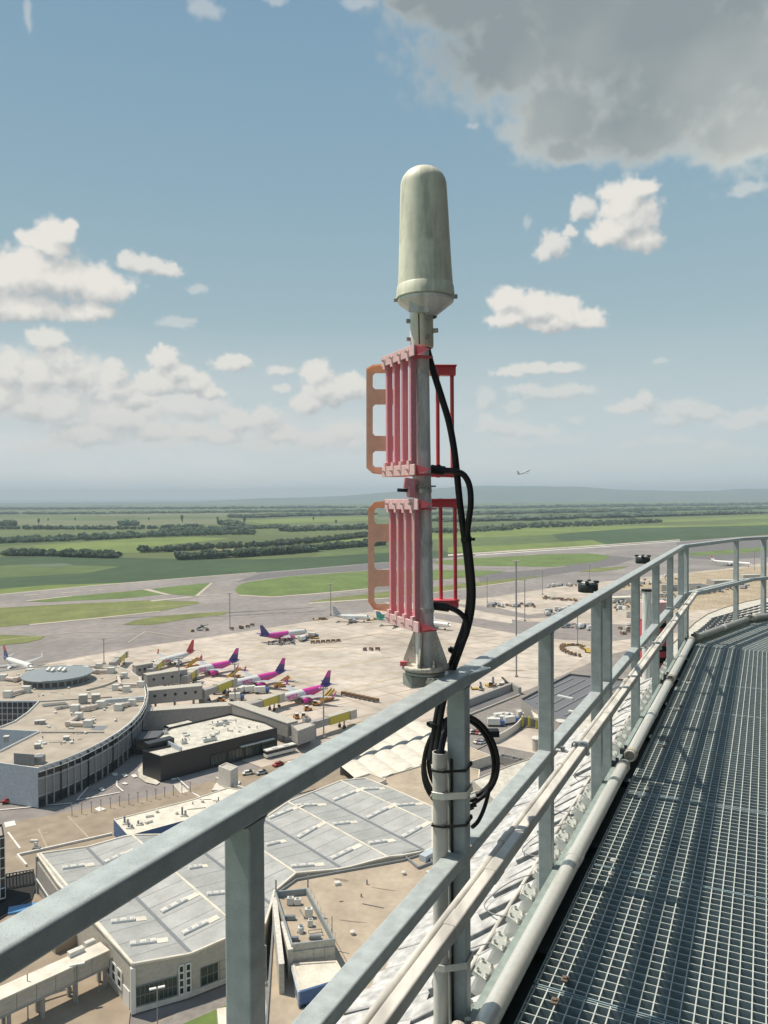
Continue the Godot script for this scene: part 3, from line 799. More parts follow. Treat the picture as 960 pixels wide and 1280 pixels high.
func crown_mesh(seed_: int) -> ArrayMesh:     # an uneven crown of lobes, about one unit across
	var r := RandomNumberGenerator.new()
	r.seed = 100 + seed_
	var st := mb()
	for k in 6:
		var c := Vector3(r.randf_range(-0.3, 0.3), r.randf_range(0.35, 0.8), r.randf_range(-0.3, 0.3))
		if k == 0: c = Vector3(0, 0.3, 0)
		var s := r.randf_range(0.2, 0.36)
		var rows := 4
		var seg := 7
		var p := []
		for i in rows + 1:
			var line := []
			for j in seg:
				var a := TAU * j / seg + i * 0.4
				var b := PI * i / rows
				var q := s * r.randf_range(0.72, 1.25)
				line.append(c + Vector3(sin(b) * cos(a), cos(b), sin(b) * sin(a)) * q)
			p.append(line)
		for i in rows:
			for j in seg:
				var j2 := (j + 1) % seg
				var mid: Vector3 = (p[i][j] + p[i + 1][j2]) * 0.5 - c
				flat(st, [p[i][j], p[i][j2], p[i + 1][j2]], mid)
				flat(st, [p[i][j], p[i + 1][j2], p[i + 1][j]], mid)
	return mesh_of(st, M.foliage)

func belt(called: String, crowns: Array, line: PackedVector2Array, width: float, count: int, tall: float, tone: float, label: String) -> void:
	var total := 0.0
	for k in line.size() - 1: total += line[k].distance_to(line[k + 1])
	var mm := MultiMesh.new()
	mm.transform_format = MultiMesh.TRANSFORM_3D
	mm.use_colors = true
	mm.mesh = crowns[rng.randi() % 3]
	mm.instance_count = count
	for i in count:
		var run := rng.randf() * total
		var p := line[0]
		var side := Vector2.ZERO
		for k in line.size() - 1:
			var len_ := line[k].distance_to(line[k + 1])
			if run <= len_:
				p = line[k].lerp(line[k + 1], run / len_)
				side = (line[k + 1] - line[k]).orthogonal().normalized()
				break
			run -= len_
		p += side * rng.randf_range(-0.5, 0.5) * width
		var h := tall * (rng.randf_range(0.5, 0.9) if rng.randf() < 0.8 else rng.randf_range(0.9, 1.2))
		var w := h * (rng.randf_range(0.75, 1.4) if width < 150.0 else rng.randf_range(2.0, 5.0))
		mm.set_instance_transform(i, Transform3D(Basis(Vector3.UP, rng.randf() * TAU).scaled(Vector3(w, h, w * rng.randf_range(0.8, 1.2))), v3(p, -0.9)))
		var q := tone * rng.randf_range(0.75, 1.3)
		mm.set_instance_color(i, Color(q * rng.randf_range(0.85, 1.2), q, q * rng.randf_range(0.8, 1.15)))
	var o := MultiMeshInstance3D.new()
	o.multimesh = mm
	put(self, o, called)
	o.set_meta("kind", "stuff")
	tag(o, label, "trees", "tree belts on the plain")

# ---------------------------------------------------------------- aprons, taxiways, grass, roads
func airfield() -> void:
	sheet("taxiway", PackedVector2Array([Vector2(-416.32, -663.71), Vector2(-393.60, -784.66), Vector2(-331.35, -856.92), Vector2(-242.27, -938.26), Vector2(-168.21, -1004.97), Vector2(-110.28, -1052.80), Vector2(-24.18, -1138.06), Vector2(102.73, -1236.39), Vector2(152.34, -1284.84), Vector2(394.39, -1461.81), Vector2(638.23, -1655.44), Vector2(954.56, -1908.36), Vector2(1793.73, -2569.16), Vector2(1181.32, -1110.68), Vector2(202.29, -189.22), Vector2(23.51, -103.27), Vector2(-86.38, -103.96), Vector2(-253.92, -246.55)]), -0.3, M.asphalt)
	sheet("apron", PackedVector2Array([Vector2(-263.70, -369.90), Vector2(-231.07, -408.23), Vector2(-215.64, -428.62), Vector2(-199.09, -452.25), Vector2(-180.14, -477.39), Vector2(-158.10, -502.69), Vector2(-135.58, -523.36), Vector2(-94.70, -563.60), Vector2(-51.35, -608.66), Vector2(-27.02, -635.10), Vector2(13.62, -675.59), Vector2(59.32, -715.94), Vector2(108.54, -745.94), Vector2(141.92, -779.51), Vector2(189.38, -826.84), Vector2(232.86, -859.90), Vector2(304.23, -912.48), Vector2(373.00, -967.37), Vector2(450.72, -1017.55), Vector2(556.42, -1112.17), Vector2(843.14, -1304.62), Vector2(522.25, -650.11), Vector2(216.58, -399.13), Vector2(57.91, -348.93), Vector2(26.68, -324.68), Vector2(-3.60, -293.83), Vector2(-43.37, -272.56), Vector2(-72.77, -299.89), Vector2(-113.64, -327.43), Vector2(-196.55, -275.07)]), -0.15, M.concrete)
	sheet("apron_lane", PackedVector2Array([Vector2(40.86, -659.88), Vector2(78.60, -631.07), Vector2(110.99, -592.93), Vector2(146.87, -587.81), Vector2(185.79, -575.25), Vector2(230.00, -596.42), Vector2(209.56, -543.37), Vector2(148.35, -508.72), Vector2(118.66, -518.36), Vector2(90.45, -544.05), Vector2(65.67, -575.80), Vector2(38.09, -615.59)]), -0.1, M.asphalt)
	sheet("apron_lane", PackedVector2Array([Vector2(58.40, -704.94), Vector2(100.52, -667.13), Vector2(117.86, -629.57), Vector2(147.99, -646.30), Vector2(176.26, -705.37), Vector2(224.29, -769.03), Vector2(269.43, -808.09), Vector2(255.91, -767.55), Vector2(185.89, -673.55), Vector2(148.40, -619.83), Vector2(113.94, -608.67), Vector2(92.34, -634.94), Vector2(56.22, -678.86)]), -0.09, M.asphalt)
	sheet("service_lane", PackedVector2Array([Vector2(94.10, -411.21), Vector2(136.24, -467.19), Vector2(197.83, -512.94), Vector2(270.99, -541.34), Vector2(230.21, -459.79), Vector2(117.09, -401.55), Vector2(53.78, -324.15), Vector2(24.87, -303.10), Vector2(27.17, -330.56), Vector2(61.96, -373.17)]), -0.1, M.road)
	sheet("sandy_ground", PackedVector2Array([Vector2(213.00, -763.08), Vector2(287.11, -861.14), Vector2(365.30, -947.42), Vector2(443.36, -1000.92), Vector2(619.77, -1121.83), Vector2(498.51, -796.78), Vector2(349.30, -697.95), Vector2(271.32, -650.72), Vector2(205.94, -617.67), Vector2(207.83, -687.97)]), -0.11, M.earth)
	sheet("apron_patch", PackedVector2Array([Vector2(-0.48, -712.94), Vector2(57.51, -694.27), Vector2(101.98, -613.21), Vector2(97.41, -585.78), Vector2(52.32, -632.07), Vector2(6.63, -680.89)]), -0.08, M.concrete_pale)
	sheet("apron_patch", PackedVector2Array([Vector2(85.85, -516.44), Vector2(116.03, -506.88), Vector2(128.51, -474.73), Vector2(87.84, -402.27), Vector2(61.45, -370.15), Vector2(29.32, -356.37), Vector2(33.26, -403.60)]), -0.08, M.concrete_pale)
	sheet("apron_patch", PackedVector2Array([Vector2(-132.71, -506.06), Vector2(-76.79, -521.53), Vector2(-5.59, -486.22), Vector2(16.39, -404.01), Vector2(-20.13, -375.02), Vector2(-56.93, -414.97)]), -0.08, M.concrete_pale)
	sheet("dark_taxiway", PackedVector2Array([Vector2(-173.14, -889.63), Vector2(-161.16, -993.78), Vector2(-109.04, -1040.88), Vector2(-23.89, -1124.14), Vector2(81.29, -1205.37), Vector2(76.26, -1131.20), Vector2(-11.30, -1040.66), Vector2(-83.01, -989.16), Vector2(-118.70, -960.40)]), -0.2, M.asphalt_dark_and_shaded)  # these darker sheets carry the cloud shadow in their colour
	sheet("dark_taxiway", PackedVector2Array([Vector2(613.36, -1612.75), Vector2(935.17, -1869.59), Vector2(1504.09, -2328.00), Vector2(936.05, -1448.47), Vector2(607.88, -1215.08), Vector2(507.35, -1159.09), Vector2(478.47, -1208.31), Vector2(513.49, -1331.84)]), -0.2, M.asphalt_dark_and_shaded)
	sheet("dark_taxiway", PackedVector2Array([Vector2(117.44, -982.57), Vector2(165.78, -995.78), Vector2(241.62, -1054.70), Vector2(282.72, -1131.09), Vector2(260.73, -1192.31), Vector2(369.83, -1267.90), Vector2(395.90, -1206.31), Vector2(328.42, -1087.10), Vector2(221.28, -965.99), Vector2(161.19, -911.25), Vector2(109.60, -878.88)]), -0.21, M.asphalt_dark_and_shaded)
	# grass between the taxiways
	var islands := [
		[PackedVector2Array([Vector2(-341.32, -730.39), Vector2(-313.18, -768.12), Vector2(-263.38, -812.59), Vector2(-252.08, -822.80), Vector2(-222.75, -780.04), Vector2(-257.88, -747.20), Vector2(-318.57, -725.45)]), "flat grass island, leftmost of the upper pair beside the runway"],
		[PackedVector2Array([Vector2(-251.03, -827.86), Vector2(-228.16, -855.62), Vector2(-201.07, -881.81), Vector2(-193.00, -823.55), Vector2(-189.90, -765.68), Vector2(-213.60, -776.36), Vector2(-234.48, -800.73)]), "small trapezoid of grass between two taxiway turns"],
		[PackedVector2Array([Vector2(-368.50, -652.63), Vector2(-345.11, -687.64), Vector2(-283.74, -713.99), Vector2(-224.98, -733.97), Vector2(-176.42, -723.30), Vector2(-170.78, -709.22), Vector2(-194.06, -662.07), Vector2(-230.69, -629.80), Vector2(-275.90, -595.19), Vector2(-292.68, -582.75), Vector2(-316.87, -560.81)]), "long grass island across the left of the airfield"],
		[PackedVector2Array([Vector2(-202.26, -590.71), Vector2(-198.64, -612.02), Vector2(-185.41, -632.39), Vector2(-156.37, -649.01), Vector2(-132.77, -656.38), Vector2(-133.99, -639.18), Vector2(-159.58, -616.70), Vector2(-180.47, -588.07)]), "thin dry grass sliver beside the apron edge"],
		[PackedVector2Array([Vector2(-294.19, -540.57), Vector2(-276.09, -549.55), Vector2(-240.03, -541.98), Vector2(-238.44, -529.58), Vector2(-242.41, -517.89), Vector2(-255.51, -508.38), Vector2(-271.85, -499.31)]), "small grass corner at the left edge of the airfield"],
		[PackedVector2Array([Vector2(-157.66, -807.50), Vector2(-163.25, -852.33), Vector2(-159.55, -886.36), Vector2(-143.58, -914.36), Vector2(-112.65, -960.05), Vector2(-81.88, -975.51), Vector2(-23.82, -1018.39), Vector2(69.38, -1029.79), Vector2(159.27, -1007.20), Vector2(117.49, -941.98), Vector2(60.80, -903.23), Vector2(-17.63, -822.26), Vector2(-69.93, -782.82), Vector2(-111.21, -757.72), Vector2(-135.35, -760.06), Vector2(-148.00, -776.58)]), "big rounded grass island left of the antenna mast"],
		[PackedVector2Array([Vector2(-70.74, -715.95), Vector2(-39.92, -755.73), Vector2(3.65, -789.43), Vector2(70.03, -844.37), Vector2(151.77, -911.77), Vector2(208.48, -953.53), Vector2(158.05, -893.52), Vector2(66.35, -800.22), Vector2(3.41, -744.59), Vector2(-44.91, -709.34)]), "long narrow grass strip behind the antenna mast"],
		[PackedVector2Array([Vector2(75.33, -1117.45), Vector2(135.61, -1086.83), Vector2(232.10, -1061.49), Vector2(315.54, -1143.13), Vector2(355.27, -1209.33), Vector2(369.83, -1267.90), Vector2(349.52, -1315.87), Vector2(284.74, -1302.07), Vector2(143.95, -1225.02), Vector2(79.20, -1174.56)]), "grass island right of the antenna mast, below the runway"],
		[PackedVector2Array([Vector2(250.71, -990.65), Vector2(286.98, -1039.67), Vector2(337.89, -1063.37), Vector2(316.38, -1025.99), Vector2(278.15, -988.99)]), "thin grass lens right of the antenna mast"],
		[PackedVector2Array([Vector2(499.03, -1294.34), Vector2(733.91, -1467.10), Vector2(972.02, -1636.25), Vector2(907.49, -1527.56), Vector2(669.82, -1338.94), Vector2(503.94, -1239.96)]), "grass strip behind the far corner of the railing"]]
	for i in islands.size():
		sheet("grass_island", islands[i][0], -0.12, M.grass if i in [0, 1, 5, 7, 9] else M.grass_dry, islands[i][1])
	# dry verges and runway lines
	for v in [PackedVector2Array([Vector2(-341.32, -730.39), Vector2(-313.18, -768.12), Vector2(-314.75, -772.00), Vector2(-343.77, -735.66)]), PackedVector2Array([Vector2(-275.90, -595.19), Vector2(-230.69, -629.80), Vector2(-194.06, -662.07), Vector2(-192.81, -657.79), Vector2(-228.82, -624.65), Vector2(-273.43, -589.83)]), PackedVector2Array([Vector2(-148.20, -773.35), Vector2(-110.94, -755.85), Vector2(-69.75, -780.82), Vector2(-17.59, -820.06), Vector2(-17.42, -812.08), Vector2(-68.99, -772.28), Vector2(-109.95, -749.06), Vector2(-143.83, -762.95)]), PackedVector2Array([Vector2(-70.20, -710.41), Vector2(3.40, -742.79), Vector2(66.17, -798.13), Vector2(157.59, -890.92), Vector2(155.92, -881.51), Vector2(65.49, -789.89), Vector2(3.36, -735.64), Vector2(-69.35, -701.72)]), PackedVector2Array([Vector2(-223.91, -730.47), Vector2(-189.11, -762.50), Vector2(-200.14, -881.76), Vector2(-197.34, -881.61), Vector2(-184.37, -756.07), Vector2(-219.85, -724.60)]), PackedVector2Array([Vector2(-259.24, -820.97), Vector2(-221.07, -774.12), Vector2(-213.35, -772.48), Vector2(-254.09, -826.54)])]:
		sheet("verge", v, -0.1, M.paint_dim)
	sheet("runway_line", PackedVector2Array([Vector2(-396.30, -790.06), Vector2(-333.52, -862.55), Vector2(-244.01, -945.02), Vector2(-169.50, -1012.72), Vector2(-168.57, -1007.17), Vector2(-242.52, -939.22), Vector2(-331.35, -856.92), Vector2(-393.60, -784.66)]), -0.25, M.paint_dim)
	sheet("runway_line", PackedVector2Array([Vector2(154.06, -1299.36), Vector2(398.83, -1478.25), Vector2(646.37, -1676.56), Vector2(639.38, -1658.43), Vector2(394.39, -1461.81), Vector2(152.34, -1284.84)]), -0.25, M.paint_white)
	sheet("runway", PackedVector2Array([Vector2(109.22, -1314.14), Vector2(160.19, -1350.90), Vector2(413.45, -1532.43), Vector2(668.28, -1733.42), Vector2(655.93, -1701.36), Vector2(404.02, -1497.51), Vector2(155.83, -1314.22), Vector2(105.59, -1270.56)]), -0.28, M.concrete_pale)
	var marks := [[Vector2(-334.13, -795.20), Vector2(-321.37, -804.85)], [Vector2(-312.63, -814.95), Vector2(-302.31, -821.62)], [Vector2(-365.38, -776.87), Vector2(-353.46, -782.81)], [Vector2(-175.28, -768.18), Vector2(-166.14, -774.18)], [Vector2(-196.35, -756.61), Vector2(-177.63, -764.49)]]
	for k in marks: sheet("runway_mark", rect(k[0], k[1], 5.0), -0.1, M.paint_dim)
	# faint taxi lines, joints and stains on the concrete
	for k in [[Vector2(-265.02, -527.41), Vector2(-224.83, -557.76)], [Vector2(-224.83, -557.76), Vector2(-174.67, -559.46)], [Vector2(-174.67, -559.46), Vector2(-172.97, -515.76)], [Vector2(-174.67, -559.46), Vector2(-126.21, -523.07)], [Vector2(-117.30, -621.35), Vector2(-42.64, -672.91)], [Vector2(-42.64, -672.91), Vector2(47.80, -770.75)], [Vector2(-261.46, -657.68), Vector2(-143.11, -719.06)]]:
		sheet("taxi_line", rect(k[0], k[1], 1.0), -0.1, M.paint_dim)
	for k in [[Vector2(-118.18, -489.52), Vector2(36.16, -438.42)], [Vector2(-98.72, -522.21), Vector2(-0.50, -502.06)], [Vector2(-24.06, -375.11), Vector2(34.49, -418.37)], [Vector2(-56.36, -445.15), Vector2(30.78, -373.87)], [Vector2(34.02, -412.71), Vector2(90.44, -483.41)], [Vector2(-94.09, -406.70), Vector2(-61.51, -388.71)], [Vector2(-37.37, -391.46), Vector2(-0.52, -357.01)]]:
		sheet("apron_joint", rect(k[0], k[1], 0.6), -0.06, M.stain)
	for k in 26:
		var c := Vector2(-28.39, -444.40) + Vector2(rng.randf_range(-120, 130), rng.randf_range(-90, 60))
		var blob := PackedVector2Array()
		var long_ := rng.randf_range(2.0, 9.0)
		for j in 9:
			blob.append(c + Vector2(cos(TAU * j / 9.0) * long_, sin(TAU * j / 9.0) * rng.randf_range(0.8, 2.4)))
		sheet("oil_stain", blob, -0.05, M.stain)
	# roads round the pier
	sheet("road", PackedVector2Array([Vector2(-138.18, -218.56), Vector2(-120.17, -237.61), Vector2(-99.66, -242.35), Vector2(-80.48, -254.19), Vector2(-62.34, -268.07), Vector2(-44.96, -282.71), Vector2(-28.27, -294.27), Vector2(-10.29, -310.99), Vector2(-10.92, -331.32), Vector2(-29.47, -307.16), Vector2(-46.37, -291.77), Vector2(-64.98, -279.59), Vector2(-77.04, -260.66), Vector2(-82.19, -266.82), Vector2(-86.50, -271.65), Vector2(-88.42, -305.17), Vector2(-91.24, -326.99), Vector2(-110.19, -327.36), Vector2(-109.50, -273.65), Vector2(-111.86, -241.24), Vector2(-143.29, -226.75)]), -0.04, M.road)
	sheet("paved_yard", PackedVector2Array([Vector2(-133.42, -210.94), Vector2(-114.54, -226.36), Vector2(-94.86, -236.63), Vector2(-75.72, -247.24), Vector2(-60.41, -259.66), Vector2(-43.63, -274.20), Vector2(-19.01, -294.10), Vector2(-3.70, -303.62), Vector2(-0.53, -271.86), Vector2(-21.77, -253.29), Vector2(-45.31, -237.15), Vector2(-71.96, -212.61), Vector2(-81.65, -203.25), Vector2(-86.85, -186.65), Vector2(-91.04, -179.33), Vector2(-108.51, -171.09)]), -0.02, M.paving)
	sheet("forecourt", PackedVector2Array([Vector2(-85.00, -117.55), Vector2(-108.51, -171.09), Vector2(-86.85, -186.65), Vector2(-52.28, -158.57), Vector2(-46.73, -136.90), Vector2(-24.50, -151.66), Vector2(-9.05, -134.54), Vector2(-20.27, -103.54)]), -0.01, M.paving)
	sheet("service_road", PackedVector2Array([Vector2(-45.15, -136.47), Vector2(-38.19, -142.90), Vector2(-24.50, -151.66), Vector2(-10.70, -160.99), Vector2(-9.73, -145.41), Vector2(-23.11, -142.77), Vector2(-31.80, -134.73), Vector2(-38.12, -127.17)]), 0.01, M.road)
	sheet("lawn", PackedVector2Array([Vector2(-37.92, -138.51), Vector2(-28.19, -145.81), Vector2(-24.07, -148.90), Vector2(-23.11, -142.77), Vector2(-30.38, -134.72)]), 0.02, M.grass, "bright lawn strip by the service road at the foot of the hall")
	# kerbed island beside the black building, crosswalk bars and lane arrows
	sheet("traffic_island", PackedVector2Array([Vector2(-88.22, -271.67), Vector2(-88.33, -277.44), Vector2(-82.75, -266.83), Vector2(-76.60, -259.17), Vector2(-77.05, -256.99), Vector2(-81.52, -259.25), Vector2(-85.14, -263.79)]), 0.05, M.roof_pale)
	for k in 7:
		sheet("crosswalk_bar", rect(Vector2(-95.49, -268.45) + Vector2(k * 3.6, k * 0.75), Vector2(-93.85, -265.92) + Vector2(k * 3.6, k * 0.75), 1.6), 0.0, M.paint_white)
	for k in [[Vector2(-95.09, -254.76), Vector2(-93.38, -252.28)], [Vector2(-89.07, -259.07), Vector2(-87.50, -258.02)]]:
		sheet("lane_arrow", rect(k[0], k[1], 1.3), 0.0, M.paint_white)
	for k in [[Vector2(-92.14, -261.64), Vector2(-90.34, -256.48)], [Vector2(-90.34, -256.48), Vector2(-86.49, -251.48)], [Vector2(-99.85, -261.01), Vector2(-98.91, -244.28)], [Vector2(-98.91, -244.28), Vector2(-87.31, -250.80)], [Vector2(-119.86, -236.99), Vector2(-99.53, -242.02)], [Vector2(-75.04, -268.27), Vector2(-65.50, -253.96)], [Vector2(-63.56, -250.45), Vector2(-58.18, -244.33)], [Vector2(-109.46, -220.82), Vector2(-101.11, -210.53)]]:
		sheet("lane_line", rect(k[0], k[1], 0.5), 0.0, M.paint_white)
	sheet("paved_strip", PackedVector2Array([Vector2(-71.64, -256.91), Vector2(-69.59, -258.33), Vector2(-64.79, -251.15), Vector2(-66.88, -249.13)]), 0.0, M.roof_pale)
	sheet("paved_strip", PackedVector2Array([Vector2(-90.60, -237.18), Vector2(-89.54, -239.03), Vector2(-87.10, -237.13), Vector2(-88.41, -235.32)]), 0.0, M.paint_white)
	sheet("paved_strip", PackedVector2Array([Vector2(-113.91, -227.48), Vector2(-111.48, -228.87), Vector2(-109.49, -225.73), Vector2(-111.77, -224.10)]), 0.0, M.paint_white)
	for k in [[Vector2(-106.85, -214.56), Vector2(-97.80, -220.67)], [Vector2(-101.57, -222.87), Vector2(-92.90, -209.46)], [Vector2(-96.61, -231.85), Vector2(-84.09, -216.30)], [Vector2(-99.93, -205.77), Vector2(-94.36, -199.84)]]:
		sheet("paving_joint", rect(k[0], k[1], 0.4), 0.0, M.stain)

	# slab joints of the apron, in two directions
	var ap := PackedVector2Array([Vector2(-215.64, -428.62), Vector2(-180.14, -477.39), Vector2(-135.58, -523.36), Vector2(-94.70, -563.60), Vector2(-27.02, -635.10), Vector2(59.32, -715.94), Vector2(141.92, -779.51), Vector2(232.86, -859.90), Vector2(373.00, -967.37), Vector2(556.42, -1112.17), Vector2(843.14, -1304.62), Vector2(216.58, -399.13), Vector2(57.91, -348.93), Vector2(-3.60, -293.83), Vector2(-47.57, -299.44), Vector2(-76.50, -315.45), Vector2(-124.73, -359.68)])
	var js := mb()
	var jd := Vector2(0.78, -0.62)
	for turn in 2:
		var dd := jd if turn == 0 else jd.orthogonal()
		var nn := dd.orthogonal()
		for k in range(-40, 41):
			var c := Vector2(-31.37, -492.20) + nn * (k * 22.5)
			for seg in Geometry2D.intersect_polyline_with_polygon(PackedVector2Array([c - dd * 900, c + dd * 900]), ap):
				cap(js, rect(seg[0], seg[-1], 0.34), -0.055)
	setting("slab_joints", js, M.stain)
	# yellow lead-in lines at the stands
	for k in [[Vector2(-52.42, -349.25), Vector2(24, -25)], [Vector2(-78.72, -379.46), Vector2(24, -25)], [Vector2(-108.65, -407.05), Vector2(24, -25)], [Vector2(-131.64, -429.46), Vector2(18, -26)], [Vector2(-14.15, -325.48), Vector2(24, -25)]]:
		sheet("stand_line", rect(k[0] - k[1] * 0.1, k[0] + k[1] * 3.4, 0.45), -0.045, M.cart_yellow)
	for k in [[Vector2(-104.84, -433.82), Vector2(-6.18, -543.98)], [Vector2(-6.18, -543.98), Vector2(42.79, -517.79)], [Vector2(-73.14, -385.71), Vector2(17.34, -426.63)]]:
		sheet("taxi_line", rect(k[0], k[1], 0.4), -0.045, M.cart_yellow)
	for k in 16:
		var c := Vector2(-211.59, -612.49).lerp(Vector2(78.36, -944.21), rng.randf()) + Vector2(rng.randf_range(-30, 30), rng.randf_range(-60, 60))
		var dd := Vector2(0.93, -0.36).rotated(rng.randf_range(-0.12, 0.12))
		sheet("tyre_mark", rect(c, c + dd * rng.randf_range(40, 130), rng.randf_range(1.0, 3.0)), -0.13 + 0.0004 * k, M.asphalt_dark_and_shaded if k % 3 == 0 else M.road)

	pass

# ---------------------------------------------------------------- buildings
func block(called: String, label: String, category: String, poly: PackedVector2Array, tall: float, wall: Material, roof: Material, rim := 0.5, rim_m: Material = null, base := 0.0) -> Node3D:
	var mid := Vector2.ZERO
	for p in poly: mid += p / poly.size()
	var o := thing(called, label, category, v3(mid, base))
	var a := mb(); sides_of(a, poly, base, tall); part("wall", a, wall, o, true)
	var b := mb()
	var inner := inset(poly, 0.35)
	cap(b, inner if rim > 0.0 else poly, tall - rim)
	part("roof", b, roof, o, true)
	if rim > 0.0:
		var c := mb()
		sides_of(c, inner, tall - rim, tall + 0.02)
		for k in poly.size():
			var n := poly.size()
			if inner.size() != n: break
			var best := 0
			for j in n: if inner[j].distance_to(poly[k]) < inner[best].distance_to(poly[k]): best = j
			var best2 := 0
			for j in n: if inner[j].distance_to(poly[(k + 1) % n]) < inner[best2].distance_to(poly[(k + 1) % n]): best2 = j
			flat(c, [v3(poly[k], tall + 0.02), v3(poly[(k + 1) % n], tall + 0.02), v3(inner[best2], tall + 0.02), v3(inner[best], tall + 0.02)], Vector3.UP)
		part("parapet", c, rim_m if rim_m else wall, o, true)
	return o

# windows along a wall from a to b: each pane its own part, set in a frame
func windows(o: Node3D, a: Vector2, b: Vector2, y0: float, y1: float, count: int, rows: int, pane: Material, frame: Material, fill := 0.86, out := 1.0, called := "window") -> void:
	var d := (b - a) / count
	var n := Vector2(-d.y, d.x).normalized() * 0.05 * out
	var dir := v3(d.normalized(), 0)
	var tall := (y1 - y0) / rows
	var f := mb()
	for k in count + 1:
		box(f, v3(a + d * k + n * 1.5, (y0 + y1) / 2), Vector3(d.length() * (1.0 - fill), y1 - y0, 0.2), turned(dir))
	for r in rows + 1:
		box(f, v3((a + b) / 2 + n * 1.4, y0 + tall * r), Vector3((b - a).length(), tall * (1.0 - fill) * 0.8, 0.17), turned(dir))
	part("window_frame", f, frame, o, true)
	for k in count:
		for r in rows:
			var w := mb()
			box(w, v3(a + d * (k + 0.5) + n, y0 + tall * (r + 0.5)), Vector3(d.length() * fill, tall * fill, 0.1), turned(dir))
			part(called, w, pane, o, true)

func lump(o: Node3D, called: String, at: Vector3, size: Vector3, m: Material, along := Vector3.RIGHT) -> MeshInstance3D:
	var st := mb()
	box(st, at + Vector3(0, size.y / 2, 0), size, turned(along))
	return part(called, st, m, o, true)

func roof_duct(label: String, pts: Array, r: float, y: float) -> void:      # a bent ventilation duct lying on a roof, with its boxes
	var o := thing("ventilation_duct", label, "ventilation duct", v3(pts[0], y), 0.0, "ventilation ducts on the pier roof")
	var path := []
	for p in pts: path.append(v3(p, y + r * 1.4))
	var st := mb()
	for k in path.size() - 1: sweep(st, [path[k], path[k + 1]], ring_of(r, 10))
	for k in path.size(): box(st, path[k], Vector3.ONE * r * 2.0)
	part("duct", st, M.duct_pink, o, true)
	for e in [0, pts.size() - 1]:
		lump(o, "air_box", v3(pts[e], y), Vector3(r * 3.6, r * 3.2, r * 3.0), M.equipment)

func roof_clutter(o: Node3D, poly: PackedVector2Array, y: float, count: int, seed_: int) -> void:     # small vents, hoods and pipes, well inside the edge
	var r := RandomNumberGenerator.new()
	r.seed = seed_
	var inner := inset(poly, 1.6)
	var lo := Vector2(1e9, 1e9)
	var hi := Vector2(-1e9, -1e9)
	for p in inner:
		lo = lo.min(p); hi = hi.max(p)
	var made := 0
	for k in count * 12:
		var p := Vector2(r.randf_range(lo.x, hi.x), r.randf_range(lo.y, hi.y))
		if made >= count or not Geometry2D.is_point_in_polygon(p, inner): continue
		made += 1
		var st := mb()
		match made % 4:
			0:
				tube(st, [v3(p, y), v3(p, y + r.randf_range(0.6, 1.3))], 0.18, 7); part("vent_pipe", st, M.panel, o, true)
			1:
				box(st, v3(p, y + 0.3), Vector3(r.randf_range(0.8, 2.2), 0.7, r.randf_range(0.7, 1.4)), turned(Vector3(1, 0, r.randf_range(-1, 1)))); part("vent_hood", st, M.equipment, o, true)
			2:
				bar(st, v3(p, y + 0.14), v3(p + Vector2(r.randf_range(-6, 6), r.randf_range(-3, 3)), y + 0.14), 0.16, 0.16, 0.02, 1); part("roof_pipe", st, M.wall_grey, o, true)
			3:
				lathe(st, [Vector2(0.42, 0), Vector2(0.42, 0.5), Vector2(0.55, 0.55), Vector2(0.5, 0.75), Vector2(0, 0.85)], 10, v3(p, y)); part("roof_fan", st, M.wall_white, o, true)

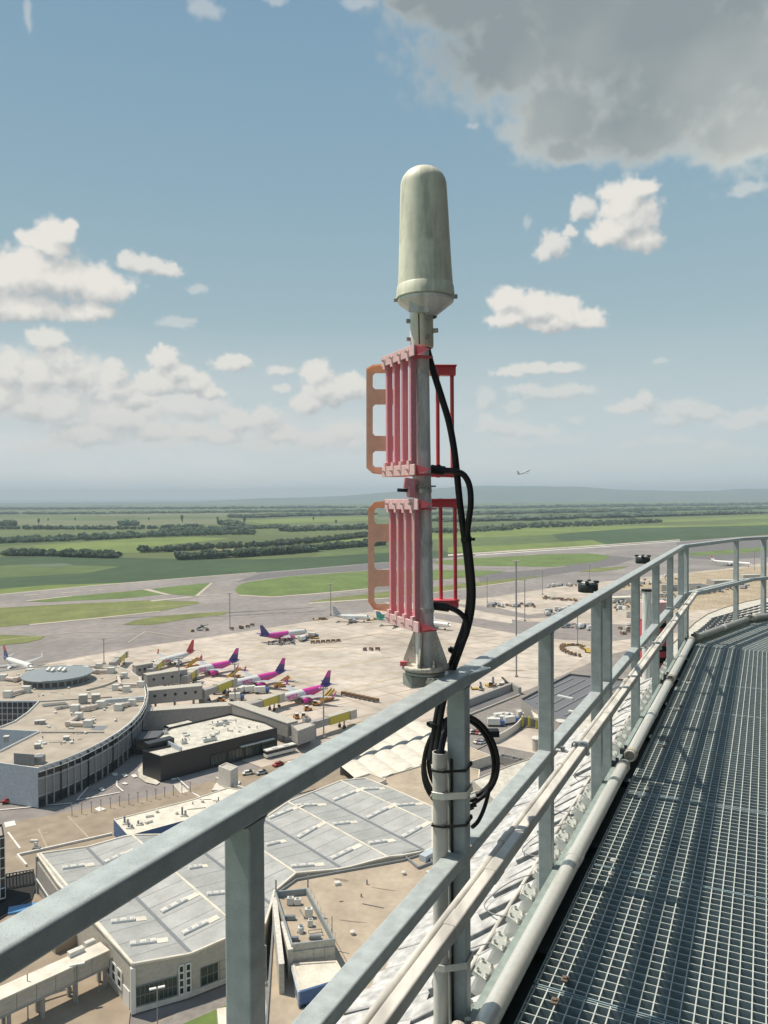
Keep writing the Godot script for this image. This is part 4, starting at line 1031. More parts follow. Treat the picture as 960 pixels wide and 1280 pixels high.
func terminal_pier() -> void:
	var roof_y := 12.5
	var outer := PackedVector2Array([Vector2(-189.33, -376.33), Vector2(-177.56, -385.02), Vector2(-158.74, -388.24), Vector2(-142.35, -387.80), Vector2(-132.56, -382.92), Vector2(-124.63, -374.67), Vector2(-115.96, -360.96), Vector2(-107.95, -343.73), Vector2(-102.40, -328.11), Vector2(-98.60, -312.64), Vector2(-96.44, -299.70), Vector2(-95.62, -286.78), Vector2(-96.28, -274.00), Vector2(-98.04, -263.19), Vector2(-100.95, -252.42), Vector2(-104.32, -244.74), Vector2(-108.56, -238.23)])
	var back := PackedVector2Array([Vector2(-135.32, -247.54), Vector2(-137.02, -250.67), Vector2(-128.84, -255.33), Vector2(-126.82, -268.13), Vector2(-125.50, -276.45), Vector2(-140.75, -279.15), Vector2(-152.30, -278.88), Vector2(-153.37, -280.86), Vector2(-142.49, -282.63), Vector2(-140.59, -289.74), Vector2(-141.53, -302.90), Vector2(-144.47, -318.61), Vector2(-174.16, -319.26), Vector2(-197.84, -362.99)])
	var poly := outer.duplicate()
	poly.append_array(back)
	var o := block("terminal_pier", "big rounded airport pier with beige gravel roof and curved glass front", "terminal", poly, roof_y, M.wall_blue_grey, M.roof_gravel, 0.6, M.frame_white)
	# curved front: dark ribbon of glass under the rim, panels, mullions, white rails
	var line := PackedVector2Array()
	for k in range(7, 16):
		for j in 3: line.append(outer[k].lerp(outer[k + 1], j / 3.0))
	line.append(outer[16])
	var rails := mb()
	for k in line.size() - 1:
		var a := line[k]
		var b := line[k + 1]
		var n := (b - a).orthogonal().normalized() * -1.0
		if n.dot(a - Vector2(-133.53, -326.14)) < 0.0: n = -n
		var dir := v3((b - a).normalized(), 0)
		var mid := (a + b) / 2
		var len_ := a.distance_to(b)
		var up := mb(); box(up, v3(mid + n * 0.25, 10.2), Vector3(len_ * 0.9, 1.5, 0.3), turned(dir)); part("ribbon_window", up, M.glass_dark, o, true)
		var low := mb(); box(low, v3(mid + n * 0.22, 6.3), Vector3(len_ * 0.93, 4.9, 0.3), turned(dir)); part("facade_panel", low, M.panel, o, true)
		var ground_glass := mb(); box(ground_glass, v3(mid + n * 0.15, 1.7), Vector3(len_ * 0.9, 3.0, 0.3), turned(dir)); part("shopfront", ground_glass, M.glass_dark, o, true)
		var col := mb(); box(col, v3(a + n * 0.45, 6.2), Vector3(0.35, 12.2, 0.5), turned(dir)); part("mullion", col, M.black if k % 4 == 0 else M.wall_grey, o, true)
		for y in [12.9, 11.3, 9.1]:
			tube(rails, [v3(a + n * 0.75, y), v3(b + n * 0.75, y)], 0.14 if y > 12 else 0.1, 5, false)
	part("white_rail", rails, M.frame_white, o, true)
	# glass round the courtyard
	windows(o, Vector2(-170.78, -319.18), Vector2(-144.47, -318.61), 2.0, 12.0, 12, 4, M.glass_dark, M.wall_blue_grey, 0.9, -1.0, "courtyard_pane")
	# upper roof step and the curved seam
	var step := mb()
	box(step, v3(Vector2(-115.10, -314.84).lerp(Vector2(-100.76, -319.55), 0.5), 13.1), Vector3(Vector2(-115.10, -314.84).distance_to(Vector2(-100.76, -319.55)), 1.5, 1.2), turned(v3(Vector2(-100.76, -319.55) - Vector2(-115.10, -314.84), 0)))
	part("roof_step", step, M.wall_blue_grey, o, true)
	var seams := mb()
	for s in [[Vector2(-145.14, -318.62), Vector2(-126.30, -323.35)], [Vector2(-124.34, -276.43), Vector2(-101.60, -275.99)], [Vector2(-126.30, -323.35), Vector2(-116.33, -325.75)]]:
		box(seams, v3((s[0] + s[1]) / 2, 12.1), Vector3(s[0].distance_to(s[1]), 0.5, 0.6), turned(v3(s[1] - s[0], 0)))
	part("roof_joint", seams, M.wall_grey, o, true)
	var ring := mb()
	var mid_r := Vector2(-152.12, -355.46)
	for k in 14:
		var a := deg_to_rad(-70 + k * 8.0)
		var b := deg_to_rad(-62 + k * 8.0)
		box(ring, v3(mid_r + Vector2(cos((a + b) / 2), sin((a + b) / 2)) * 27.5, 12.3), Vector3(4.0, 0.9, 0.5), turned(Vector3(-sin((a + b) / 2), 0, cos((a + b) / 2))))
	part("curved_kerb", ring, M.wall_beige, o, true)
	# the round disc
	var d := thing("roof_drum", "low round slate grey drum on the pier roof with white vents on top", "roof drum", v3(mid_r, 11.9))
	var w := mb(); lathe(w, [Vector2(14.4, 0), Vector2(14.4, 3.2)], 40); part("wall", w, M.slate, d)
	var t := mb(); lathe(t, [Vector2(14.4, 3.21), Vector2(15.6, 3.2), Vector2(15.6, 3.9), Vector2(9, 4.35), Vector2(0, 4.6)], 40); part("roof", t, M.slate, d)
	for k in 30:
		var g := mb()
		var a := TAU * k / 30
		box(g, Vector3(cos(a) * 14.45, 1.5, sin(a) * 14.45), Vector3(2.2, 1.9, 0.12), turned(Vector3(-sin(a), 0, cos(a))))
		if sin(a) > -0.1: part("window", g, M.glass_dark, d)
	for k in 4:
		var v := mb(); box(v, Vector3(-4.5 + k * 2.6, 5.2, -1.0 + (k % 2) * 1.4), Vector3(1.1, 1.7, 2.2), Basis(Vector3.RIGHT, 0.5) * turned(Vector3(1, 0, 0.3))); part("vent", v, M.equipment, d)
	roof_clutter(o, PackedVector2Array([Vector2(-140.88, -313.55), Vector2(-129.03, -323.41), Vector2(-114.09, -339.51), Vector2(-104.82, -328.16), Vector2(-99.38, -295.33), Vector2(-100.70, -265.87), Vector2(-109.19, -247.10), Vector2(-120.75, -249.61), Vector2(-123.22, -272.64)]), 11.9, 34, 5)
	roof_clutter(o, PackedVector2Array([Vector2(-183.88, -369.30), Vector2(-144.35, -382.32), Vector2(-125.45, -367.82), Vector2(-114.24, -345.36), Vector2(-127.68, -328.68), Vector2(-152.97, -323.94), Vector2(-164.58, -326.83)]), 11.9, 26, 6)
	# ducts and boxes on the roof
	roof_duct("pale bent duct along the back of the pier roof", [Vector2(-155.82, -378.12), Vector2(-149.38, -378.84), Vector2(-142.73, -382.28)], 0.8, 11.9)
	roof_duct("pale duct at the back of the pier roof, right of the drum", [Vector2(-146.45, -374.36), Vector2(-138.90, -369.86), Vector2(-132.88, -371.41)], 0.9, 11.9)
	roof_duct("hooked pale duct near the right rim of the pier roof", [Vector2(-123.19, -361.14), Vector2(-124.73, -357.95), Vector2(-118.57, -343.25), Vector2(-109.76, -343.78)], 0.8, 11.9)
	roof_duct("short pale duct below the hooked one near the right rim", [Vector2(-118.96, -338.19), Vector2(-113.37, -335.23)], 0.8, 11.9)
	roof_duct("pale duct at the left edge of the pier roof beside the drum", [Vector2(-178.51, -357.68), Vector2(-170.92, -354.35), Vector2(-171.37, -368.98)], 0.9, 11.9)
	roof_duct("pale duct lying before the drum at far left", [Vector2(-161.13, -326.76), Vector2(-157.02, -334.83)], 0.9, 11.9)
	roof_duct("pale duct with two boxes in the middle of the pier roof", [Vector2(-123.13, -303.67), Vector2(-118.45, -304.72), Vector2(-115.06, -309.36)], 0.9, 11.9)
	roof_duct("pale duct right of the roof joint, near the curved front", [Vector2(-106.65, -305.64), Vector2(-105.93, -309.17), Vector2(-103.54, -312.74)], 0.8, 11.9)
	roof_duct("angled pale duct beside the dark roof patch", [Vector2(-117.83, -293.54), Vector2(-117.96, -284.16), Vector2(-110.28, -283.50)], 0.8, 11.9)
	var boxes := [[Vector2(-125.14, -316.93), 3.0, 3.4, "left of the twin grey roof boxes on the pier"], [Vector2(-120.03, -317.44), 3.0, 3.4, "right of the twin grey roof boxes on the pier"], [Vector2(-131.07, -287.48), 1.4, 1.2, "small brown hatch box left of the angled duct"], [Vector2(-128.94, -287.43), 1.8, 1.4, "wider hatch box left of the angled duct"], [Vector2(-111.82, -267.86), 1.8, 1.2, "single hatch box on the front of the pier roof"], [Vector2(-118.05, -259.28), 1.8, 1.4, "hatch box behind the dark screen on the pier roof"], [Vector2(-110.54, -288.11), 1.4, 1.2, "hatch box by the dark roof patch"], [Vector2(-131.95, -266.00), 1.4, 2.0, "stub box by the light shaft at far left"]]
	for b in boxes:
		var q := thing("roof_box", b[3], "roof box", v3(b[0], 11.9), 0.2, "boxes on the pier roof")
		var s := mb(); box(s, Vector3(0, b[2] / 2, 0), Vector3(b[1], b[2], b[1])); part("casing", s, M.wall_grey, q)
		var l := mb(); box(l, Vector3(0, b[2] + 0.1, 0), Vector3(b[1] + 0.3, 0.2, b[1] + 0.3)); part("lid", l, M.equipment, q)
	var screen := thing("roof_screen", "dark grey screen wall standing on the front of the pier roof", "screen", v3(Vector2(-115.07, -243.06), 11.9))
	var sa := Vector2(-118.46, -243.48)
	var sb := Vector2(-111.23, -241.89)
	for k in 5:
		lump(screen, "panel", v3(sa.lerp(sb, (k + 0.5) / 5.0), 11.9), Vector3(sa.distance_to(sb) / 5 * 0.95, 3.6, 0.25), M.panel, v3(sb - sa, 0))
	lump(screen, "unit", v3(sb + Vector2(0.5, -2.5), 11.9), Vector3(2.6, 2.4, 3.0), M.panel)
	sheet("roof_patch", PackedVector2Array([Vector2(-107.74, -284.63), Vector2(-103.24, -284.55), Vector2(-103.04, -279.11), Vector2(-107.93, -279.69)]), 11.95, M.panel)
	for s in [[Vector2(-139.67, -312.30), Vector2(-131.31, -315.81)], [Vector2(-132.33, -307.36), Vector2(-127.96, -310.84)], [Vector2(-115.09, -312.99), Vector2(-112.89, -314.17)]]:
		var k := thing("roof_platform", "pale metal walkway lying on the pier roof, " + ["left and longest", "short, just before the longest", "rightmost, by the roof step"][[Vector2(-139.67, -312.30), Vector2(-132.33, -307.36), Vector2(-115.09, -312.99)].find(s[0])], "roof walkway", v3(s[0], 11.9))
		lump(k, "deck", v3((s[0] + s[1]) / 2, 11.95), Vector3(s[0].distance_to(s[1]), 0.5, 2.2), M.wall_beige, v3(s[1] - s[0], 0))
		lump(k, "handrail", v3((s[0] + s[1]) / 2 + Vector2(0, 1.2), 12.3), Vector3(s[0].distance_to(s[1]), 0.9, 0.1), M.equipment, v3(s[1] - s[0], 0))
	# glazed court building at the far left edge, beyond the deck
	var gl := block("glazed_stair", "dark glass stair block with white frames at the far left edge", "building", PackedVector2Array([Vector2(-106.11, -186.47), Vector2(-94.86, -188.62), Vector2(-91.21, -182.26), Vector2(-100.03, -175.64)]), 16.0, M.glass_dark, M.roof_gravel)
	windows(gl, Vector2(-94.66, -179.51), Vector2(-91.21, -182.26), 1.0, 15.5, 4, 6, M.glass_dark, M.frame_white, 0.88, 1.0)

func gates() -> void:
	# walkways from the pier to the stands, then the telescopic bridges
	var spans := [
		["short grey walkway by the red-tailed aircraft", Vector2(-132.08, -403.16), Vector2(-125.35, -410.18), 4.0, 3.0, 8.6, 3],
		["grey walkway to the pink aircraft behind, with round windows", Vector2(-119.10, -380.38), Vector2(-102.46, -392.99), 5.0, 3.0, 9.0, 4],
		["long grey walkway in front, leading from the pier to the second pink aircraft", Vector2(-108.87, -349.77), Vector2(-86.14, -358.85), 6.0, 3.0, 9.0, 5],
		["long grey wing wall reaching from the pier behind the black building", Vector2(-100.48, -321.44), Vector2(-65.47, -330.01), 6.0, 0.0, 7.6, 0],
		["grey elevated corridor running right to the end block", Vector2(-65.47, -330.01), Vector2(-36.25, -299.23), 5.0, 3.2, 8.4, 0]]
	for s in spans:
		var a: Vector2 = s[1]
		var b: Vector2 = s[2]
		var o := thing("boarding_walkway", s[0], "walkway", v3(a, 0))
		var len_ := a.distance_to(b)
		var dir := v3(b - a, 0)
		var mid := (a + b) / 2
		lump(o, "wall", v3(mid, s[4]), Vector3(len_, s[5] - s[4], s[3]), M.wall_grey, dir)
		lump(o, "roof", v3(mid, s[5]), Vector3(len_ + 0.3, 0.35, s[3] + 0.3), M.wall_beige, dir)
		if s[4] > 0.0:
			for k in 3:
				var p := a.lerp(b, 0.15 + 0.35 * k)
				lump(o, "pillar", v3(p, 0), Vector3(0.9, s[4], 0.9), M.wall_grey, dir)
		var n := Vector2(-(b - a).y, (b - a).x).normalized()
		if n.y < 0: n = -n
		for k in s[6]:
			var p: Vector2 = a.lerp(b, (k + 0.7) / (s[6] + 0.4))
			var st := mb()
			var c: Vector3 = v3(p + n * (s[3] / 2 + 0.02), lerpf(s[4], s[5], 0.6))
			sweep(st, [c - v3(n, 0) * 0.1, c + v3(n, 0) * 0.12], ring_of(0.7, 14))
			part("round_window", st, M.glass_dark, o, true)
	var e := block("gate_block", "grey end block of the elevated corridor", "building", PackedVector2Array([Vector2(-36.80, -297.76), Vector2(-30.35, -303.56), Vector2(-27.27, -297.57), Vector2(-33.21, -289.46)]), 8.0, M.wall_grey, M.wall_beige, 0.4, M.wall_grey, 2.5)
	lump(e, "core", v3(Vector2(-32.70, -304.15), 0), Vector3(7, 2.6, 7), M.wall_grey)
	var d := block("gate_tower", "small grey lift tower beside the end block", "building", PackedVector2Array([Vector2(-33.05, -305.15), Vector2(-30.60, -306.23), Vector2(-29.32, -302.84), Vector2(-31.75, -301.79)]), 9.0, M.wall_grey, M.wall_grey, 0.3)
	lump(d, "vent", v3(Vector2(-31.34, -304.00), 9.0), Vector3(1, 1, 1), M.wall_beige)
	var tele := [
		["glass-ended boarding bridge with yellow flanks at the red-tailed aircraft", Vector2(-124.40, -405.64), Vector2(-125.33, -426.31)],
		["pale boarding bridge at the second pink aircraft from the left", Vector2(-101.60, -389.64), Vector2(-100.89, -401.53)],
		["yellow boarding bridge at the middle pink aircraft", Vector2(-85.34, -360.25), Vector2(-77.13, -379.42)],
		["yellow boarding bridge at the nearest pink aircraft", Vector2(-60.09, -334.73), Vector2(-49.95, -349.87)],
		["empty yellow boarding bridge, rightmost, beyond the end block", Vector2(-30.12, -307.17), Vector2(-16.06, -322.64)],
		["yellow boarding bridge at the back of the pier", Vector2(-150.48, -423.04), Vector2(-153.86, -449.94)]]
	for s in tele:
		var a: Vector2 = s[1]
		var b: Vector2 = s[2]
		var o := thing("boarding_bridge", s[0], "boarding bridge", v3(a, 0))
		var dir := v3(b - a, 0)
		var q := a.lerp(b, 0.45)
		lump(o, "inner_tube", v3((a + q) / 2, 3.4), Vector3(a.distance_to(q) + 1, 2.9, 2.9), M.wall_grey, dir)
		lump(o, "outer_tube", v3((q + b) / 2, 3.2), Vector3(q.distance_to(b), 3.3, 3.4), M.bridge_yellow, dir)
		lump(o, "tube_roof", v3((q + b) / 2, 6.5), Vector3(q.distance_to(b), 0.2, 3.5), M.wall_beige, dir)
		lump(o, "cab", v3(b + (b - a).normalized() * 1.8, 3.0), Vector3(3.6, 3.8, 4.6), M.wall_beige, dir)
		lump(o, "cab_window", v3(b + (b - a).normalized() * 3.4, 4.2), Vector3(0.5, 1.4, 4.0), M.glass_dark, dir)
		for k in [-1.0, 1.0]:
			lump(o, "leg", v3(a.lerp(b, 0.85) + (b - a).orthogonal().normalized() * 1.4 * k, 0.6), Vector3(0.5, 3.0, 0.5), M.lamp_grey, dir)
			lump(o, "wheel", v3(a.lerp(b, 0.85) + (b - a).orthogonal().normalized() * 1.4 * k, 0), Vector3(1.2, 1.2, 0.6), M.tyre, dir)
		lump(o, "rotunda", v3(a, 0), Vector3(3.4, 6.6, 3.4), M.wall_grey, dir)

func black_building() -> void:
	var h := 8.6
	var o := block("black_building", "long low black building with gravel roof and big windows", "building", PackedVector2Array([Vector2(-76.57, -259.93), Vector2(-41.29, -291.99), Vector2(-46.90, -299.66), Vector2(-63.24, -312.33), Vector2(-82.83, -293.51), Vector2(-84.25, -281.18), Vector2(-76.35, -272.32), Vector2(-82.34, -267.62), Vector2(-84.75, -266.38)]), h, M.wall_black, M.roof_pale, 0.7, M.black)
	roof_clutter(o, PackedVector2Array([Vector2(-73.43, -273.16), Vector2(-44.77, -291.75), Vector2(-49.02, -299.16), Vector2(-62.66, -309.43), Vector2(-79.53, -290.38)]), 7.9, 22, 7)
	var a := Vector2(-76.57, -259.93)
	var b := Vector2(-41.29, -291.99)
	var n := (b - a).orthogonal().normalized()
	if n.y < 0: n = -n
	for k in 4:
		var s := a.lerp(b, 0.40 + 0.15 * k)
		var e := a.lerp(b, 0.40 + 0.15 * k + 0.125)
		windows(o, s + n * 0.1, e + n * 0.1, 0.5, 4.6, 4, 1, M.glass_green, M.wall_black, 0.9, -1.0 if (e - s).orthogonal().dot(n) > 0 else 1.0)
	for k in 2:
		var s := a.lerp(b, 0.74 + 0.13 * k) + n * 0.5
		lump(o, "canopy", v3(s, 5.0), Vector3(8.5, 0.25, 1.6), M.equipment, v3(b - a, 0))
	# terrace corner: pale screen wall, roof plant
	lump(o, "screen", v3(Vector2(-79.13, -275.06).lerp(Vector2(-73.11, -268.75), 0.5), 7.9), Vector3(14, 1.6, 0.4), M.wall_blue_grey, v3(Vector2(-73.11, -268.75) - Vector2(-79.13, -275.06), 0))
	lump(o, "penthouse", v3(Vector2(-80.91, -273.29), 7.9), Vector3(3.4, 2.2, 10), M.wall_black, v3(Vector2(-73.11, -268.75) - Vector2(-79.13, -275.06), 0))
	var units := [["roof unit at the back of the black building", Vector2(-63.89, -298.38), 5.5], ["roof unit in the middle of the black building", Vector2(-64.05, -278.46), 5.0], ["small roof unit at left on the black building", Vector2(-72.71, -275.85), 2.0], ["small chimney box at the corner of the black building", Vector2(-82.65, -287.44), 1.6]]
	for u in units:
		var q := thing("roof_unit", "pale " + u[0], "roof unit", v3(u[1], 7.9), 0.6)
		var s := mb(); box(s, Vector3(0, 0.7, 0), Vector3(u[2], 1.2, 1.4)); part("casing", s, M.equipment, q)
		var f := mb(); box(f, Vector3(u[2] * 0.25, 1.5, 0), Vector3(u[2] * 0.3, 0.7, 1.0)); part("fan", f, M.wall_grey, q)
		var g := mb(); box(g, Vector3(-u[2] * 0.3, 1.5, 0.2), Vector3(0.4, 0.9, 0.4)); part("pipe", g, M.panel, q)
	var l := block("dark_link", "dark low link building with glass front between pier and black building", "building", PackedVector2Array([Vector2(-99.43, -299.96), Vector2(-87.40, -301.83), Vector2(-77.77, -307.55), Vector2(-74.38, -301.58), Vector2(-82.60, -292.54), Vector2(-93.96, -287.88)]), 5.5, M.wall_black, M.roof_dark, 0.4)
	windows(l, Vector2(-93.96, -287.88) + Vector2(0, 0.1), Vector2(-82.60, -292.54) + Vector2(0, 0.1), 0.6, 3.8, 8, 1, M.glass_dark, M.black, 0.9)
	block("low_gravel_roof", "small low pale roof beside the dark link building", "building", PackedVector2Array([Vector2(-88.26, -304.84), Vector2(-80.62, -312.46), Vector2(-76.83, -309.01), Vector2(-83.89, -299.44)]), 6.2, M.wall_black, M.roof_pale, 0.3)
	# white stair tower
	var t := block("stair_tower", "white stair tower in front of the black building", "building", PackedVector2Array([Vector2(-55.77, -254.84), Vector2(-53.81, -258.31), Vector2(-49.13, -254.35), Vector2(-50.85, -250.25)]), 7.0, M.wall_white, M.wall_beige, 0.3)
	lump(t, "ramp_wall", v3(Vector2(-48.81, -250.22), 0), Vector3(0.6, 2.4, 22), M.wall_white, v3(Vector2(-47.50, -248.84) - Vector2(-54.16, -254.49), 0).cross(Vector3.UP))
	lump(t, "plinth", v3(Vector2(-53.09, -254.48), 0), Vector3(8, 0.6, 8), M.wall_white)

func hall_height(p: Vector2) -> float:
	var d := Vector2(0.638, 0.770)
	var off := (p - Vector2(-22.28, -228.41)).dot(Vector2(-d.y, d.x))
	var t := fposmod(off, 21.3) / 21.3
	return 8.2 + 1.0 * (1.0 - absf(t * 2.0 - 1.0))

func hall() -> void:
	var outline := PackedVector2Array([Vector2(-85.46, -186.85), Vector2(-74.23, -172.41), Vector2(-58.12, -154.31), Vector2(-47.45, -142.03), Vector2(-38.42, -146.47), Vector2(-32.04, -150.68), Vector2(-24.94, -156.00), Vector2(-24.93, -169.74), Vector2(-20.89, -176.56), Vector2(4.00, -185.76), Vector2(11.73, -190.79), Vector2(13.35, -216.11), Vector2(4.29, -227.49), Vector2(-6.24, -238.75), Vector2(-13.53, -234.82), Vector2(-22.23, -227.89), Vector2(-32.54, -210.74), Vector2(-48.96, -200.80), Vector2(-67.62, -196.77), Vector2(-77.06, -191.91)])
	var o := thing("grey_hall", "big hall with pale grey ridged roof and rows of skylights", "hall", v3(Vector2(-35.23, -183.78), 0))
	var w := mb()
	var sg := signf(area_of(outline))
	for k in outline.size():
		var a := outline[k]
		var b := outline[(k + 1) % outline.size()]
		for j in 8:
			var p := a.lerp(b, j / 8.0)
			var q := a.lerp(b, (j + 1) / 8.0)
			flat(w, [v3(p, 0), v3(q, 0), v3(q, hall_height(q)), v3(p, hall_height(p))], Vector3(b.y - a.y, 0, a.x - b.x) * sg)
	part("wall", w, M.wall_beige, o, true)
	var d := Vector2(0.638, 0.770)
	var n := Vector2(-d.y, d.x)
	var z := Vector2(-22.28, -228.41)
	for k in range(-3, 8):
		var c := z + n * (21.3 * 0.5 * k)
		var strip := PackedVector2Array([c - d * 300, c + d * 300, c + d * 300 + n * 10.65, c - d * 300 + n * 10.65])
		for piece in Geometry2D.intersect_polygons(outline, strip):
			if absf(area_of(piece)) < 2.0: continue
			var st := mb()
			var idx := Geometry2D.triangulate_polygon(piece)
			for i in range(0, idx.size(), 3):
				var t := []
				for q in 3:
					var p: Vector2 = piece[idx[i + q]]
					t.append(v3(p, hall_height(p)))
				flat(st, t, Vector3.UP)
			var slope := part("roof_slope", st, M.roof_grey if posmod(k, 2) == 0 else M.roof_grey_b, o, true)  # every second slope paler, the shading of the pitches put into the colour
			var seams := mb()
			for j in range(-24, 24):
				var sc := z + d * (j * 5.3) + n * (21.3 * 0.5 * k)
				for seg in Geometry2D.intersect_polyline_with_polygon(PackedVector2Array([sc - n * 2, sc + n * 13]), piece):
					bar(seams, v3(seg[0], hall_height(seg[0]) + 0.02), v3(seg[-1], hall_height(seg[-1]) + 0.02), 0.16, 0.07, 0.01, 1)
			part("sheet_seam", seams, M.roof_grey_b if posmod(k, 2) == 0 else M.roof_grey, slope, true).set_meta("kind", "stuff")
		# gutter or ridge cap along the strip's edge
		for seg in Geometry2D.intersect_polyline_with_polygon(PackedVector2Array([c - d * 300, c + d * 300]), outline):
			var g := mb()
			var a := v3(seg[0], hall_height(seg[0]) + 0.06)
			var b := v3(seg[-1], hall_height(seg[-1]) + 0.06)
			bar(g, a, b, 0.7 if posmod(k, 2) == 0 else 0.55, 0.22, 0.02, 1)
			part("gutter" if posmod(k, 2) == 0 else "ridge_cap", g, M.panel if posmod(k, 2) == 0 else M.roof_white, o, true)
	var edge := mb()
	for k in outline.size():
		var a := outline[k]
		var b := outline[(k + 1) % outline.size()]
		for j in 8:
			var p := a.lerp(b, j / 8.0)
			var q := a.lerp(b, (j + 1) / 8.0)
			bar(edge, v3(p, hall_height(p) + 0.05), v3(q, hall_height(q) + 0.05), 0.5, 0.45, 0.05, 1)
	part("roof_edge", edge, M.roof_white, o, true)
	# skylights across the slopes: a curb with glass on top, a pale strip of walkway leading to the ridge
	var sky := [[Vector2(-15.23, -221.47), Vector2(-9.11, -226.24)], [Vector2(-6.21, -227.75), Vector2(-2.16, -229.28)], [Vector2(-5.19, -208.97), Vector2(0.42, -214.05)], [Vector2(2.91, -215.13), Vector2(8.19, -217.61)], [Vector2(4.28, -197.08), Vector2(9.26, -201.85)], [Vector2(-22.81, -196.96), Vector2(-18.50, -201.98)], [Vector2(-14.02, -203.16), Vector2(-9.75, -205.38)], [Vector2(-13.33, -185.31), Vector2(-8.51, -189.31)], [Vector2(-4.31, -191.68), Vector2(0.13, -194.11)], [Vector2(-25.24, -215.54), Vector2(-19.64, -217.44)], [Vector2(-32.07, -209.08), Vector2(-26.25, -213.60)], [Vector2(-22.39, -179.75), Vector2(-17.27, -181.64)], [Vector2(-30.21, -191.34), Vector2(-27.16, -194.01)], [Vector2(-76.41, -179.81), Vector2(-72.22, -182.14)], [Vector2(-67.97, -184.12), Vector2(-64.39, -187.85)], [Vector2(-56.68, -156.68), Vector2(-52.31, -158.45)], [Vector2(-47.78, -161.51), Vector2(-43.51, -165.69)], [Vector2(-50.16, -148.68), Vector2(-45.63, -150.54)], [Vector2(-41.13, -153.30), Vector2(-36.93, -156.77)], [Vector2(-39.36, -167.33), Vector2(-35.76, -168.67)], [Vector2(-46.58, -179.85), Vector2(-43.93, -181.40)], [Vector2(-35.59, -175.88), Vector2(-32.50, -179.29)], [Vector2(-55.41, -174.25), Vector2(-51.68, -177.20)], [Vector2(-41.35, -194.65), Vector2(-36.82, -197.86)]]
	for s in sky:
		var a: Vector2 = s[0]
		var b: Vector2 = s[1]
		var m := (a + b) / 2
		var y := hall_height(m)
		var dir := v3((b - a), hall_height(b) - hall_height(a)).normalized()
		var x := dir
		var up := Vector3.UP
		var bs := Basis(x, x.cross(Vector3(x.z, 0, -x.x)).normalized() * -1.0, Vector3.ZERO)
		bs.y = up - x * up.dot(x); bs.y = bs.y.normalized(); bs.z = bs.x.cross(bs.y)
		var st := mb()
		box(st, v3(m, y + 0.2), Vector3(a.distance_to(b), 0.5, 1.2), bs)
		var sl := part("skylight", st, M.frame_white, o, true)
		for k in 5:
			var g := mb()
			box(g, v3(a.lerp(b, (k + 0.5) / 5.0), hall_height(a.lerp(b, (k + 0.5) / 5.0)) + 0.47), Vector3(a.distance_to(b) / 5.0 * 0.8, 0.1, 0.85), bs)
			part("pane", g, M.roof_grey_b if k % 2 else M.wall_white, sl, true)
		var q := m + (m - z).dot(d) * Vector2.ZERO + (b - a).normalized() * a.distance_to(b) * 0.75
		if Geometry2D.is_point_in_polygon(q, outline):
			var wst := mb()
			box(wst, v3(q, hall_height(q) + 0.07), Vector3(a.distance_to(b) * 0.45, 0.1, 1.7), bs)
			part("roof_walkway", wst, M.roof_white, o, true)
	# near front: dark glass band, white frames, a stack of square windows
	var fa := Vector2(-47.45, -142.03)
	var fb := Vector2(-38.42, -146.47)
	var fn := Vector2((fb - fa).y, -(fb - fa).x).normalized()
	if fn.y < 0: fn = -fn
	var top_y := 8.2
	windows(o, fa.lerp(fb, 0.04) + fn * 0.1, fa.lerp(fb, 0.80) + fn * 0.1, 1.2, 4.8, 9, 2, M.glass_green, M.panel, 0.92, -1.0 if Vector2(-(fb - fa).y, (fb - fa).x).dot(fn) < 0 else 1.0)
	for k in 2:
		windows(o, fa.lerp(fb, 0.84 + k * 0.13) + fn * 0.1, fa.lerp(fb, 0.93 + k * 0.13) + fn * 0.1, 1.0, 6.6, 1, 4, M.glass_dark, M.frame_white, 0.72, 1.0 if k else 1.0)
	lump(o, "corner_post", v3(fa, 0), Vector3(0.9, top_y + 0.4, 0.9), M.frame_white, v3(fb - fa, 0))
	lump(o, "plinth", v3((fa + fb) / 2 + fn * 0.2, 0), Vector3(fa.distance_to(fb), 1.0, 0.3), M.wall_white, v3(fb - fa, 0))
	var ga := Vector2(-38.42, -146.47)
	var gb := Vector2(-24.94, -156.00)
	windows(o, ga.lerp(gb, 0.16) + fn * 0.1, ga.lerp(gb, 0.95) + fn * 0.1, 1.2, 4.8, 10, 2, M.glass_green, M.panel, 0.92, 1.0)
	lump(o, "plinth", v3((ga + gb) / 2 + fn * 0.2, 0), Vector3(ga.distance_to(gb), 1.0, 0.3), M.wall_white, v3(gb - ga, 0))
	var sa := Vector2(-58.12, -154.31)
	var sn := (fa - sa).orthogonal().normalized()
	if sn.x > 0: sn = -sn
	for k in 4:
		windows(o, sa.lerp(fa, 0.06 + 0.17 * k) + sn * 0.1, sa.lerp(fa, 0.18 + 0.17 * k) + sn * 0.1, 2.0, 5.4, 1, 2, M.glass_dark, M.frame_white, 0.74, 1.0)
	lump(o, "door", v3(sa.lerp(fa, 0.82) + sn * 0.1, 0.0), Vector3(3.0, 3.4, 0.2), M.frame_white, v3(fa - sa, 0))
	# its louvred end at far left
	var la := Vector2(-85.46, -186.85)
	var lb := Vector2(-74.23, -172.41)
	var ln := (lb - la).orthogonal().normalized()
	if ln.x > 0: ln = -ln
	for k in 14:
		lump(o, "louvre", v3((la + lb) / 2 + ln * 0.15, 3.6 + k * 0.3), Vector3(la.distance_to(lb), 0.2, 0.3), M.wall_grey, v3(lb - la, 0))
	lump(o, "corner_post", v3(la, 0), Vector3(0.8, 8.8, 0.8), M.wall_grey, v3(lb - la, 0))
	lump(o, "sill", v3((la + lb) / 2 + ln * 0.25, 3.2), Vector3(la.distance_to(lb), 0.3, 0.5), M.frame_white, v3(lb - la, 0))

